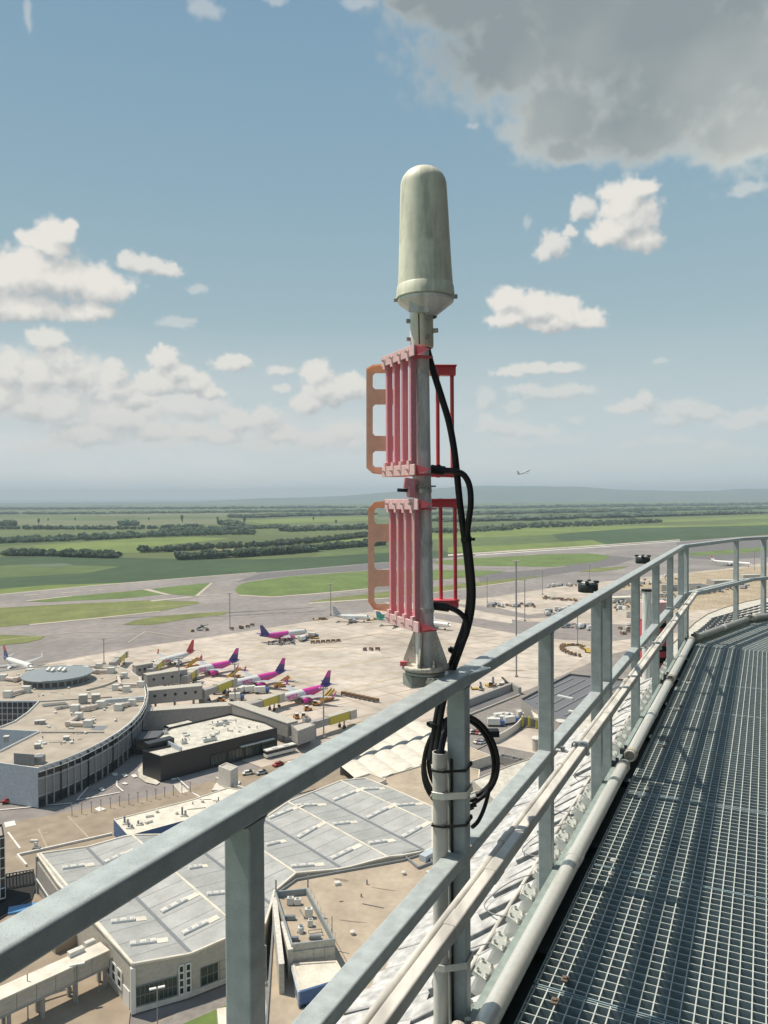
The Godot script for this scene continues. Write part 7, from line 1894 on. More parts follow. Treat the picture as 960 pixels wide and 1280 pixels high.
func tower() -> void:
	var deep := 1.62
	var ring := PackedVector2Array([flat2(near(-5, deep, 0)), flat2(near(BEND - 0.2, deep, 0)), flat2(at2(1.6, deep, 0)), flat2(at3(2.0, deep, 0)), flat2(at3(5.5, deep + 0.5, 0)), flat2(at3(8.0, 6, 0)), flat2(near(4.0, 12, 0)), flat2(near(-5, 8, 0))])
	var o := thing("control_tower", "pale control tower under the catwalk, with a skirt of white slats", "tower", Vector3(5, 0, -2))
	var shaft := mb(); prism(shaft, inset(ring, 1.4), 0.0, EYE - 4.0); part("shaft", shaft, M.wall_beige, o, true)
	var cab := mb(); prism(cab, ring, EYE - 4.0, EYE + 3.2); part("cab_wall", cab, M.cab_frame, o, true)
	for k in 9:
		for j in 2:
			var g := mb(); box(g, near(-4.3 + k * 1.46, deep - 0.02, -0.2 + j * 1.9 - 1.2), Vector3(1.36, 1.75, 0.06), turned(ALONG)); part("cab_window", g, M.cab_glass, o, true)
	var eave := mb(); prism(eave, inset(ring, -0.3), EYE + 3.21, EYE + 3.6); part("roof_edge", eave, M.wall_white, o, true)
	# floor of dark steel under the grating, edge beams
	var under := mb()
	var edge := PackedVector2Array([flat2(near(-5, -0.02, 0)), flat2(near(BEND, -0.02, 0)), flat2(at2(1.81, -0.02, 0)), flat2(at3(3.5, -0.02, 0)), flat2(at3(3.5, deep, 0)), flat2(at3(0.2, deep, 0)), flat2(at2(0.1, deep, 0)), flat2(near(BEND - 0.3, deep, 0)), flat2(near(-5, deep, 0))])
	sides_of(under, edge, EYE - 2.9, EYE - 2.35); cap(under, edge, EYE - 2.35); cap(under, edge, EYE - 2.9, -1.0)
	part("under_deck", under, M.dark_steel, o, true)
	var beam := mb()
	for k in 15: bar(beam, near(-3.2 + k * 0.885, 0.02, 1.63), near(-3.2 + k * 0.885, 1.6, 1.63), 0.06, 0.12, 0.004, 1)
	for i in 3: bar(beam, near(-4, 0.14 + i * 0.68, 1.63), near(BEND - 0.15 - i * 0.1, 0.14 + i * 0.68, 1.63), 0.05, 0.10, 0.004, 1)
	part("support_beam", beam, M.dark_steel, o, true)
	# sloping skirt: dark membrane, white slats with ragged ends
	var skirt := mb()
	flat(skirt, [near(-4, 0.0, 2.0), near(BEND + 0.1, 0.0, 2.0), near(BEND + 0.6, -0.56, 2.42), near(-4, -0.56, 2.42)], Vector3.UP)
	flat(skirt, [near(-4, -0.56, 2.42), near(BEND + 0.6, -0.56, 2.42), near(BEND + 0.6, -1.12, 2.82), near(-4, -1.12, 2.82)], Vector3.UP)
	flat(skirt, [near(-4, -1.12, 2.82), near(BEND + 0.6, -1.12, 2.82), near(BEND + 0.6, -0.6, 5.0), near(-4, -0.6, 5.0)], -INWARD)
	part("skirt", skirt, M.membrane, o, true)
	# upper row: short white boxes, sloping outwards over a dark gap; lower row: long slats with ragged combs
	for k in 48:
		var s := -0.7 + k * 0.2
		var jig := rng.randf_range(-0.01, 0.01)
		var st := mb()
		var a := near(s + jig, -0.05, 1.755 + rng.randf_range(-0.006, 0.006))
		var b := near(s - 0.11 + jig * 0.4, -0.43 + rng.randf_range(-0.02, 0.02), 1.985)
		bar(st, a, b, 0.082, 0.10, 0.008, 2)
		part("slat", st, M.slat, o, true)
		var low := mb()
		var c := near(s - 0.13, -0.63, 2.33)
		var e := near(s - 0.22, -1.08 + rng.randf_range(-0.03, 0.03), 2.52)
		bar(low, c, e, 0.165, 0.03, 0.006, 1)
		part("lower_slat", low, M.slat, o, true)
		if s > 2.3: continue
		var comb := mb()
		for j in 11:
			var q := c.lerp(e, 0.08 + j * 0.085) + ALONG * 0.088
			box(comb, q + Vector3(0, 0.012, 0), Vector3(0.034, 0.035, 0.02), Basis(ALONG, Vector3.UP, ALONG.cross(Vector3.UP)) * Basis(Vector3.RIGHT, -0.4))
		part("comb", comb, M.slat, o, true)
	# bracket row: pale clear boxes with bolts, one at each slat
	for k in 42:
		var s := 0.7 + k * 0.2
		var f := mb()
		var c := near(s + 0.06 + rng.randf_range(-0.012, 0.012), -0.13, 1.735)
		var bs := Basis(ALONG, Vector3.UP, INWARD).rotated(ALONG, 0.42) * Basis(Vector3.UP, rng.randf_range(-0.05, 0.05)) * Basis.from_scale(Vector3.ONE * 1.0)
		box(f, c + bs * Vector3(0.042, 0.0, 0), Vector3(0.006, 0.075, 0.13), bs)
		box(f, c + bs * Vector3(-0.042, 0.0, 0.01), Vector3(0.006, 0.07, 0.11), bs)
		box(f, c + bs * Vector3(0, 0, 0.062), Vector3(0.08, 0.07, 0.006), bs)
		var br := part("bracket", f, M.clear, o, true)
		var t := mb()
		box(t, c + bs * Vector3(0.0, 0.038, -0.035), Vector3(0.09, 0.006, 0.05), bs)
		box(t, c + bs * Vector3(0.012, -0.012, 0.0), Vector3(0.05, 0.04, 0.07), bs)
		part("fitting", t, M.fixture, br, true)
		var bolts := mb()
		for j in 4:
			var q := c + bs * Vector3(-0.030 + 0.06 * (j % 2), 0.040, -0.05 + 0.035 * int(j / 2.0))
			sweep(bolts, [q, q + bs * Vector3(0, 0.010, 0)], ring_of(0.006, 6))
		part("bolt", bolts, M.steel, br, true)
	var wire := mb()
	for k in 12:
		var s := 1.0 + k * 0.62
		tube(wire, smooth_path([near(s, -0.12, 1.74), near(s + 0.1, -0.3, 1.83), near(s + 0.3, -0.42, 1.90), near(s + 0.38, -0.3, 1.80), near(s + 0.46, -0.1, 1.74)], 5), 0.0028, 6)
	part("loop_wire", wire, M.cart_grey, o, true)
	var rod := mb()
	tube(rod, [near(-0.5, -0.27, 1.83), near(BEND, -0.27, 1.83)], 0.010, 8)
	part("rod", rod, M.duct, o, true)

func grating_panel(parent: Node3D, region: PackedVector2Array, origin: Vector2, u: Vector2, v: Vector2, y: float) -> void:
	var r := inset(region, 0.005)
	var lo := 999.0; var hi := -999.0; var lo2 := 999.0; var hi2 := -999.0
	for p in r:
		lo = minf(lo, (p - origin).dot(u)); hi = maxf(hi, (p - origin).dot(u))
		lo2 = minf(lo2, (p - origin).dot(v)); hi2 = maxf(hi2, (p - origin).dot(v))
	var st := mb()
	var tops := mb()
	var pitch := 0.038
	var k := ceilf(lo2 / pitch)
	while k * pitch < hi2:
		for seg in Geometry2D.intersect_polyline_with_polygon(PackedVector2Array([origin + v * k * pitch + u * (lo - 0.1), origin + v * k * pitch + u * (hi + 0.1)]), r):
			var a: Vector2 = seg[0]
			var b: Vector2 = seg[-1]
			box(tops, v3((a + b) / 2, y - 0.0026), Vector3(a.distance_to(b), 0.0050, 0.0038), turned(v3(u, 0)))
		k += 1.0
	k = ceilf(lo / 0.043)
	while k * 0.043 < hi:
		for seg in Geometry2D.intersect_polyline_with_polygon(PackedVector2Array([origin + u * k * 0.043 + v * (lo2 - 0.1), origin + u * k * 0.043 + v * (hi2 + 0.1)]), r):
			var a: Vector2 = seg[0]
			var b: Vector2 = seg[-1]
			box(st, v3((a + b) / 2, y - 0.0160), Vector3(a.distance_to(b), 0.029, 0.0030), turned(v3(v, 0)))
			box(tops, v3((a + b) / 2, y - 0.0012), Vector3(a.distance_to(b), 0.0018, 0.0031), turned(v3(v, 0)))
		k += 1.0
	for i in r.size():
		var a := r[i]
		var b := r[(i + 1) % r.size()]
		box(st, v3((a + b) / 2, y - 0.016), Vector3(a.distance_to(b), 0.031, 0.004), turned(v3(b - a, 0)))
	var gp := part("grating_panel", st, M.grating, parent, true)
	part("lit_edge", tops, M.grating_lit, gp, true)  # bar tops painted as if caught by the sun

func catwalk() -> void:
	var o := Node3D.new()
	put(self, o, "catwalk_floor")
	o.position = near(4, 0.8, FLOOR_DOWN)
	o.set_meta("kind", "structure")
	var y := EYE - FLOOR_DOWN
	var o2 := flat2(near(0, 0, 0))
	var u := flat2(ALONG)
	var v := flat2(INWARD)
	var w0 := 0.10
	var w1 := 1.58
	var miter := tan(deg_to_rad(8.2))
	var zone := PackedVector2Array([o2 + u * -4 + v * w0, o2 + u * (BEND - w0 * miter) + v * w0, o2 + u * (BEND - w1 * miter) + v * w1, o2 + u * -4 + v * w1])
	for k in 15:
		var s0 := -3.47 + k * 0.885
		var strip := PackedVector2Array([o2 + u * s0, o2 + u * (s0 + 0.885), o2 + u * (s0 + 0.885) + v * 2, o2 + u * s0 + v * 2])
		for piece in Geometry2D.intersect_polygons(zone, strip):
			if absf(area_of(piece)) > 0.01: grating_panel(o, piece, o2, u, v, y)
	var c2 := flat2(near(BEND, 0, 0))
	var u2 := flat2(dir2)
	var v2 := flat2(in2)
	var zone2 := PackedVector2Array([c2 + u2 * (w0 * miter) + v2 * w0, c2 + u2 * 1.81 + v2 * w0, c2 + u2 * 1.6 + v2 * w1, c2 + u2 * (w1 * miter) + v2 * w1])
	grating_panel(o, zone2, c2, u2, v2, y)
	var c3 := flat2(at2(1.81, 0, 0))
	grating_panel(o, PackedVector2Array([c3 + flat2(dir3) * 0.03 + flat2(in3) * w0, c3 + flat2(dir3) * 3.2 + flat2(in3) * w0, c3 + flat2(dir3) * 3.2 + flat2(in3) * w1, c3 + flat2(dir3) * 0.25 + flat2(in3) * w1]), c3, flat2(dir3), flat2(in3), y)
	# saddle clips holding the gratings down
	for k in 13:
		for w in [0.19, 0.92]:
			for e in [-0.06, 0.06]:
				var c := mb()
				var p := near(-3.47 + k * 0.885 + e, w + rng.randf_range(-0.01, 0.01), FLOOR_DOWN - 0.004)
				var b := Basis(ALONG, Vector3.UP, INWARD)
				box(c, p, Vector3(0.030, 0.004, 0.022), b)
				box(c, p + Vector3(0, 0.004, 0), Vector3(0.012, 0.006, 0.012), b)
				part("clip", c, M.rust if rng.randf() < 0.5 else M.galv, o, true)
	# toe plate beside the posts
	var t := mb()
	bar(t, near(-4, 0.012, 1.535), near(BEND, 0.012, 1.535), 0.024, 0.12, 0.002, 1)
	bar(t, at2(0.0, 0.012, 1.535), at2(1.81, 0.012, 1.535), 0.010, 0.12, 0.002, 1)
	bar(t, at3(0.0, 0.012, 1.535), at3(3.0, 0.012, 1.535), 0.010, 0.12, 0.002, 1)
	part("toe_plate", t, M.toe, o, true)
	var gap := mb()
	bar(gap, near(-4, 0.066, 1.60), near(BEND, 0.066, 1.60), 0.075, 0.006, 0.001, 1)
	part("dark_gap_strip", gap, M.dark_steel, o, true)  # near-black strip added in place of the shade beside the pipe

func railing() -> void:
	var posts1 := [-1.6, -0.6, 0.40, 1.40, 2.404, 3.374, 4.395]
	var posts2 := [4.665, 5.70, 6.75, 7.755, 8.727]
	var a := thing("railing", "grey green railing panel nearest the camera, carrying the antenna mast", "railing", near(1.4, -0.028, FLOOR_DOWN), 0.0, "railing panels of the catwalk")
	rail_panel(a, posts1, -2.5, 4.640, func(s, i, d): return near(s, i, d))
	var b := thing("railing", "grey green railing panel from the double post to the far corner", "railing", near(6.7, -0.028, FLOOR_DOWN), 0.0, "railing panels of the catwalk")
	rail_panel(b, posts2, 4.646, BEND + 0.008, func(s, i, d): return near(s, i, d))
	var c := thing("railing", "short grey green railing panel after the far corner", "railing", at2(0.9, -0.028, FLOOR_DOWN), 0.0, "railing panels of the catwalk")
	rail_panel(c, [0.06, 1.60], 0.002, 1.815, func(s, i, d): return at2(s, i, d))
	var d := thing("railing", "grey green railing panel at the far right edge", "railing", at3(0.9, -0.028, FLOOR_DOWN), 0.0, "railing panels of the catwalk")
	rail_panel(d, [0.42, 1.5, 2.6], 0.004, 3.0, func(s, i, d2): return at3(s, i, d2))
	# joint lugs at the double post
	for s in [4.60, 4.70]:
		var l := mb(); bar(l, near(s, -0.029, 0.538), near(s, -0.029, 0.60), 0.03, 0.012, 0.002, 1); part("joint_lug", l, M.rail, a if s < 4.65 else b, true)
	var red := mb(); box(red, at2(1.62, -0.028, 1.66), Vector3(0.09, 0.06, 0.09)); part("red_foot", red, M.red, c, true)

func rail_panel(o: Node3D, posts: Array, s0: float, s1: float, where: Callable) -> void:
	var st := mb()
	bar(st, where.call(s0, -0.029, 0.519), where.call(s1, -0.029, 0.519), 0.058, 0.038, 0.007, 4)
	part("top_rail", st, M.rail, o, true)
	var edges := [s0]
	for p in posts:
		var q := mb()
		var foot: Vector3 = where.call(p + 0.021, -0.0285, 1.72)
		var head: Vector3 = where.call(p + 0.021, -0.0285, 0.5385)
		var t: Vector3 = (where.call(p + 1.0, 0, 0) - where.call(p, 0, 0)).normalized()
		sweep(q, [foot, head], round_rect(0.0555, 0.042, 0.005, 3), t)
		part("post", q, M.rail, o, true)
		edges.append(p); edges.append(p + 0.042)
	edges.append(s1)
	for k in range(0, edges.size(), 2):
		if edges[k + 1] - edges[k] < 0.03: continue
		var m := mb()
		bar(m, where.call(edges[k] + 0.0005, -0.030, 1.024), where.call(edges[k + 1] - 0.0005, -0.030, 1.024), 0.056, 0.038, 0.006, 4)
		part("mid_rail", m, M.rail, o, true)
	# weld fillets where posts meet the top rail
	var w := mb()
	for p in posts:
		for e in [[p - 0.003, p], [p + 0.042, p + 0.045]]:
			bar(w, where.call(e[0], -0.0285, 0.541), where.call(e[1], -0.0285, 0.541), 0.052, 0.005, 0.001, 1)
		# rounded gusset in the corner on the far side
		for side in [-1.0, 1.0]:
			var at_s: float = p + (0.042 if side > 0.0 else 0.0)
			var rr := 0.013
			var last := []
			for k in 7:
				var a := PI / 2 * k / 6.0
				var ds := rr * (1.0 - sin(a))
				var dd := rr * (1.0 - cos(a))
				var pair := [where.call(at_s + ds * side, -0.0025, 0.538 + dd), where.call(at_s + ds * side, -0.0545, 0.538 + dd)]
				if k > 0:
					flat(w, [last[0], last[1], pair[1], pair[0]], (where.call(at_s + rr * side, -0.03, 0.538 + rr) - where.call(at_s, -0.03, 0.538)))
					for q in 2: flat(w, [last[q], pair[q], where.call(at_s, -0.0025 if q == 0 else -0.0545, 0.538)], where.call(0, 1.0 if q == 0 else -1.0, 0) - where.call(0, 0, 0))
				last = pair
	part("weld", w, M.rail, o, true)

func ducts() -> void:
	# white trunking with a thinner conduit beside it, clipped to the posts
	var a := thing("white_trunking", "white square cable trunking running along the inside of the railing", "cable trunking", near(2, 0.112, 0.99))
	var joints := [-1.5, 2.03, 3.95, 5.9, 7.6, BEND]
	for k in joints.size() - 1:
		var st := mb(); bar(st, near(joints[k] + 0.002, 0.112, 0.992), near(joints[k + 1] - 0.002, 0.112, 0.992), 0.031, 0.036, 0.006, 3); part("trunking_length", st, M.duct, a, true)
	for s in [2.03, 2.32, 3.95, 5.9, 7.6]:
		var st := mb(); bar(st, near(s - 0.035, 0.112, 0.992), near(s + 0.035, 0.112, 0.992), 0.034, 0.039, 0.006, 3); part("sleeve", st, M.duct, a, true)
	var s2 := mb(); bar(s2, at2(0.0, 0.112, 1.000), at2(1.83, 0.112, 1.000), 0.031, 0.04, 0.005, 2); bar(s2, at3(0.01, 0.112, 1.000), at3(2.8, 0.112, 1.000), 0.031, 0.04, 0.005, 2); part("trunking_length", s2, M.rail, a, true)
	var b := thing("white_conduit", "thin white conduit pipe lying beside the square trunking", "conduit", near(2, 0.083, 0.986))
	for k in joints.size() - 1:
		var st := mb(); tube(st, [near(joints[k], 0.083, 0.986), near(joints[k + 1], 0.083, 0.986)], 0.0085, 12); part("conduit_length", st, M.duct, b, true)
	for s in [2.50, 3.2, 4.6, 6.0, 7.2]:
		var st := mb(); tube(st, [near(s - 0.03, 0.083, 0.986), near(s + 0.03, 0.083, 0.986)], 0.0128, 12); part("coupling", st, M.duct, b, true)
	var brs := [3.43, 5.76, 7.8]
	for k in 3:
		var s: float = brs[k]
		var br := thing("clip_bracket", ["shiny steel clip holding the trunking at the third post", "steel clip holding the trunking behind the double post", "steel clip holding the trunking near the far corner"][k], "bracket", near(s, 0.03, 1.05), 0.0, "clips of the trunking")
		var st := mb()
		bar(st, near(s, 0.001, 1.014), near(s, 0.135, 1.014), 0.03, 0.004, 0.001, 1)
		sweep(st, smooth_path([near(s, 0.068, 1.014), near(s, 0.069, 0.976), near(s, 0.085, 0.971), near(s, 0.124, 0.971), near(s, 0.131, 1.014)], 4), round_rect(0.028, 0.003, 0.001, 1))
		part("strap", st, M.galv, br, true)
		var nut := mb(); sweep(nut, [near(s, 0.03, 1.010), near(s, 0.03, 0.998)], ring_of(0.011, 6)); part("nut", nut, M.steel, br, true)
	# galvanised pipes along the floor
	var runs := [[near(2.30, 0.056, 1.478), near(4.74, 0.056, 1.478), "long shiny galvanised pipe along the foot of the railing, nearest"], [near(4.87, 0.066, 1.470), near(6.82, 0.066, 1.474), "galvanised pipe along the foot of the railing, middle length"], [near(6.94, 0.066, 1.474), near(8.86, 0.066, 1.474), "galvanised pipe along the foot of the railing, ending at the far corner"], [at2(0.10, 0.07, 1.47), at2(1.70, 0.07, 1.47), "dull galvanised pipe after the far corner"], [at3(0.05, 0.07, 1.47), at3(2.6, 0.07, 1.47), "dull galvanised pipe at the far right edge"]]
	for k in runs.size():
		var r: Array = runs[k]
		var o := thing("steel_pipe", r[2], "pipe", r[0], 0.0, "galvanised pipes along the toe plate")
		var st := mb(); pipe(st, r[0], r[1], 0.031, 0.004, 24); part("pipe", st, M.galv if k < 3 else M.galv_dull, o, true)
		var d: Vector3 = (r[1] - r[0]).normalized()
		var across := d.cross(Vector3.UP)
		for e in [r[0] + d * 0.045, (r[0] + r[1]) / 2, r[1] - d * 0.045]:
			if e == (r[0] + r[1]) / 2:
				var sl := mb(); sweep(sl, [e - d * 0.035, e + d * 0.035], ring_of(0.0335, 24)); part("sleeve", sl, M.galv, o, true)
				continue
			var c := mb(); sweep(c, [e - d * 0.022, e + d * 0.022], ring_of(0.0365, 20)); part("clamp", c, M.mast_rusty, o, true)
			var h := mb()
			box(h, e + across * -0.045, Vector3(0.03, 0.05, 0.03), turned(d))
			sweep(h, [e + Vector3(0, 0.03, 0) - across * 0.03, e + Vector3(0, 0.046, 0) - across * 0.03], ring_of(0.010, 6))
			sweep(h, [e - across * 0.03 + Vector3(0, -0.05, 0), e - across * 0.03 + Vector3(0, 0.0, 0)], ring_of(0.012, 8))
			part("clamp_screw", h, M.dark_steel, o, true)
	var foot := thing("cable_clamp", "round black pipe clamp on the floor at the bottom edge, left of the pipe end", "clamp", near(2.2, 0.02, 1.47))
	var st2 := mb(); tube(st2, smooth_path([near(2.40, -0.03, 1.50), near(2.30, 0.0, 1.46), near(2.22, 0.015, 1.455), near(2.12, 0.0, 1.50), near(2.0, -0.02, 1.56)], 5), 0.014, 10); part("hose", st2, M.rubber, foot, true)
	var st3 := mb(); sweep(st3, [near(2.30, 0.002, 1.47), near(2.345, 0.002, 1.47)], ring_of(0.026, 16)); part("band", st3, M.mast_rusty, foot, true)

func obstruction(at: Vector3, s: float, label: String) -> void:
	var o := thing("round_lamp", label, "lamp", at, 0.0, "round dark lamps outside the railing")
	var st := mb(); lathe(st, [Vector2(0.0, -0.034), Vector2(0.060, -0.034), Vector2(0.064, -0.030), Vector2(0.064, 0.018), Vector2(0.061, 0.022), Vector2(0.02, 0.026), Vector2(0, 0.026)], 24); part("drum", st, M.drum, o)
	var lid := mb(); lathe(lid, [Vector2(0.045, 0.0265), Vector2(0.043, 0.033), Vector2(0, 0.034)], 20); part("lid", lid, M.galv_dull, o)
	for k in 4:
		var d := Vector2.from_angle(0.4 + k * PI / 2) * 0.052
		var n := mb(); box(n, Vector3(d.x, 0.034, d.y), Vector3(0.034, 0.016, 0.018), Basis(Vector3.UP, -(0.4 + k * PI / 2))); part("knob", n, M.drum, o)
	var arm := mb(); bar(arm, at + Vector3(0, -0.030, 0) + INWARD * 0.05, near(s, -0.06, 0.535), 0.03, 0.006, 0.001, 1); part("arm", arm, M.rail, o, true)

func antennas() -> void:
	obstruction(Vector3(1.3279, 95.4158, -5.0000), 4.62, "nearer round dark lamp outside the railing, by the double post")
	obstruction(Vector3(2.3425, 95.4320, -6.9500), 6.72, "farther round dark lamp outside the railing")
	# mast on its foot plate
	var base := Vector3(0.1153, 95.5261, -2.1870)
	var head := Vector3(0.1019, 96.5233, -2.1870)
	var up := (head - base).normalized()
	var m := thing("antenna_mast", "weathered grey antenna mast bolted to the top rail", "mast", base)
	var pole := mb(); sweep(pole, [base, base + up * 0.60, head], ring_of(0.0265, 28)); part("pole", pole, M.mast, m, true)
	var plate := mb()
	lathe(plate, [Vector2(0, -0.012), Vector2(0.066, -0.012), Vector2(0.068, -0.010), Vector2(0.068, -0.002), Vector2(0.066, 0.0), Vector2(0, 0.0)], 36); part("foot_plate", plate, M.mast_rusty, m)
	var plate2 := mb(); lathe(plate2, [Vector2(0, -0.024), Vector2(0.058, -0.024), Vector2(0.058, -0.0125), Vector2(0, -0.0125)], 36); part("lower_plate", plate2, M.galv_dull, m)
	for k in 4:
		var a := 0.35 + k * PI / 2
		var d := Vector3(cos(a), 0, sin(a))
		var n := Vector3(-sin(a), 0, cos(a)) * 0.003
		var st := mb()
		var p := [d * 0.022, d * 0.064, d * 0.064 + Vector3(0, 0.012, 0), d * 0.024 + Vector3(0, 0.118, 0)]
		for e in [-1.0, 1.0]:
			var f := []
			for q in p: f.append(q + n * e)
			flat(st, f, n * e)
		for j in 4:
			var q0: Vector3 = p[j]
			var q1: Vector3 = p[(j + 1) % 4]
			flat(st, [q0 - n, q1 - n, q1 + n, q0 + n], (q0 + q1) / 2 - Vector3(d.x, 1.2, d.z) * 0.035)
		part("gusset", st, M.mast_rusty, m)
		var b := mb()
		var c := Vector3(cos(a + PI / 4), 0, sin(a + PI / 4)) * 0.053
		sweep(b, [c, c + Vector3(0, 0.009, 0)], ring_of(0.009, 6)); sweep(b, [c + Vector3(0, 0.009, 0), c + Vector3(0, 0.02, 0)], ring_of(0.005, 8))
		part("bolt", b, M.steel, m)
	var red := mb(); box(red, Vector3(-0.058, 0.006, 0.02), Vector3(0.028, 0.012, 0.012)); part("red_tag", red, M.red, m)
	var blk := mb()
	bar(blk, base + Vector3(-0.052, -0.045, 0.01), base + Vector3(0.045, -0.045, -0.03), 0.062, 0.034, 0.004, 2); part("rail_clamp", blk, M.galv_dull, m, true)
	var bolt := mb(); sweep(bolt, [base + Vector3(0.012, -0.04, 0.03), base + Vector3(0.012, -0.04, 0.062)], ring_of(0.0085, 8)); sweep(bolt, [base + Vector3(0.012, -0.04, 0.045), base + Vector3(0.012, -0.04, 0.055)], ring_of(0.015, 6)); part("bolt", bolt, M.steel, m, true)
	var sheet_ := mb(); bar(sheet_, base + Vector3(0.03, -0.030, 0.055), base + Vector3(0.17, -0.030, -0.10), 0.075, 0.003, 0.001, 1); part("shim_plate", sheet_, M.galv, m, true)
	for y in [0.155, 0.345, 0.495, 0.83]:
		var r := mb(); sweep(r, [base + up * y - up * 0.006, base + up * y + up * 0.006], ring_of(0.0285, 28)); part("band", r, M.galv, m, true)
	var fl := mb(); sweep(fl, [base + up * 0.505, base + up * 0.509], ring_of(0.040, 24)); part("band_lug", fl, M.galv_dull, m, true)
	# radome on its sleeve
	var rb := Vector3(0.1214, 96.5638, -2.1870)
	var rt := Vector3(0.1164, 96.9339, -2.1870)
	var ax := (rt - rb).normalized()
	var tall := rt.distance_to(rb)
	var ra := thing("radome_antenna", "cream weathered capsule radome on top of the mast", "radome antenna", rb)
	ra.basis = Basis(ax.cross(Vector3.BACK).normalized(), ax, ax.cross(Vector3.BACK).normalized().cross(ax))
	var dome := mb()
	var prof := [Vector2(0.0, 0.0), Vector2(0.078, 0.0), Vector2(0.0815, 0.004), Vector2(0.0805, 0.012), Vector2(0.079, 0.03), Vector2(0.0775, 0.05)]
	var band := mb(); lathe(band, [Vector2(0.080, 0.001), Vector2(0.0835, 0.003), Vector2(0.0825, 0.010), Vector2(0.0805, 0.034), Vector2(0.0785, 0.037)], 48); part("base_band", band, M.radome, ra)
	for k in 8: prof.append(Vector2(lerpf(0.0765, 0.0655, (k + 1) / 8.0), lerpf(0.06, tall - 0.055, (k + 1) / 8.0)))
	for k in 9:
		var a := PI / 2 * (k + 1) / 9.0
		prof.append(Vector2(0.0655 * pow(cos(a), 0.85) if k < 8 else 0.0, tall - 0.055 + 0.055 * sin(a)))
	lathe(dome, prof, 48); part("radome", dome, M.radome, ra)
	var cone := mb(); lathe(cone, [Vector2(0.0, -0.002), Vector2(0.080, -0.002), Vector2(0.080, -0.008), Vector2(0.076, -0.012), Vector2(0.032, -0.046), Vector2(0.031, -0.052)], 36); part("cone", cone, M.mast, ra)
	var sl := mb(); lathe(sl, [Vector2(0.0305, -0.045), Vector2(0.0325, -0.046), Vector2(0.0325, -0.132), Vector2(0.0305, -0.138), Vector2(0.027, -0.139)], 28, Vector3(-0.012, 0, 0)); part("sleeve", sl, M.radome, ra)
	var fp := mb(); box(fp, Vector3(-0.022, -0.024, 0.048), Vector3(0.056, 0.046, 0.004), Basis(Vector3.RIGHT, 0.15)); part("front_plate", fp, M.mast, ra)
	var seam := mb(); box(seam, Vector3(-0.022, -0.09, 0.0305), Vector3(0.003, 0.085, 0.003)); part("seam", seam, M.shadow_gap, ra)
	for b in [[Vector3(-0.044, -0.062, 0.004), Vector3(-0.056, -0.062, 0.006)], [Vector3(-0.044, -0.112, 0.004), Vector3(-0.056, -0.112, 0.006)], [Vector3(0.019, -0.092, 0.012), Vector3(0.032, -0.092, 0.016)], [Vector3(0.0, -0.06, 0.03), Vector3(0.001, -0.06, 0.038)], [Vector3(0.0, -0.112, 0.03), Vector3(0.001, -0.112, 0.038)], [Vector3(-0.08, 0.0, 0.0), Vector3(-0.09, 0.0, 0.0)], [Vector3(0.08, 0.006, 0.0), Vector3(0.09, 0.006, 0.0)]]:
		var st := mb(); sweep(st, [b[0], b[1]], ring_of(0.0065, 8)); part("bolt", st, M.galv_dull, ra)
	# the two grid antennas, one above the other
	grid_antenna("upper pink grid antenna with orange slotted side plate", 0.4215, 0.068, [[467, 487], [506, 545], [564, 584]], [455.0, 463.0, 585.0, 596.0], Vector2(458, 482), [457.0, 471.0, 588.0, 597.0], [Vector2(540, 569), Vector2(547.5, 565.5)], 0.0)
	grid_antenna("lower pink grid antenna with orange slotted side plate", -0.002, -0.368, [[635, 655], [677, 712], [733, 755]], [624.0, 637.0, 751.0, 766.0], Vector2(460, 485), [623.0, 635.0, 749.0, 760.0], [Vector2(540, 573), Vector2(551.5, 569.5)], 0.008)
	# small pink joint between them
	var j := thing("joint_bracket", "dark pink bracket between the two grid antennas", "bracket", Vector3(0.0743, 96.0287, -2.1500))
	var st := mb()
	bar(st, Vector3(0.0744, 96.0555, -2.1500), Vector3(0.0698, 96.0265, -2.1500), 0.026, 0.034, 0.003, 1)
	bar(st, Vector3(0.0765, 96.0331, -2.1500), Vector3(0.0764, 96.0018, -2.1500), 0.022, 0.026, 0.003, 1)
	part("bracket", st, M.pink, j, true)
	var pin := mb(); sweep(pin, [Vector3(0.0382, 96.0232, -2.1400), Vector3(0.0653, 96.0220, -2.1500)], ring_of(0.005, 8)); part("bolt", pin, M.dark_steel, j, true)
	# the second mast beyond the railing: grey pole with a red antenna
	var pt := Vector3(2.7040, 95.0280, -7.9000)
	var pb := Vector3(2.7043, 94.0426, -7.9000)
	var m2 := thing("antenna_mast", "grey mast standing behind the far posts in front of the red antenna", "mast", pb)
	var s2 := mb(); sweep(s2, [pb, pt], ring_of(0.046, 20)); part("pole", s2, M.mast, m2, true)
	var c2 := mb(); sweep(c2, [pt, pt + Vector3(0, 0.02, 0)], ring_of(0.055, 20)); part("cap", c2, M.rubber, m2, true)
	var r2 := thing("red_antenna", "red slotted antenna box behind the far posts", "antenna", Vector3(2.9237, 94.0477, -8.3000))
	var body := mb(); bar(body, Vector3(2.9237, 94.0477, -8.3000), Vector3(2.9234, 94.6743, -8.3000), 0.28, 0.16, 0.01, 2); part("body", body, M.red, r2, true)
	var hd := mb(); bar(hd, Vector3(2.9234, 94.6787, -8.3000), Vector3(2.9233, 94.8655, -8.3000), 0.295, 0.175, 0.03, 3); part("head", hd, M.pink_pale, r2, true)
	for k in 5:
		var y := k * 0.125
		var q := mb(); box(q, Vector3(2.9237, 94.1174, -8.3000) + Vector3(0, y, 0.083), Vector3(0.22, 0.055, 0.012)); part("slot", q, M.shadow_gap, r2, true)
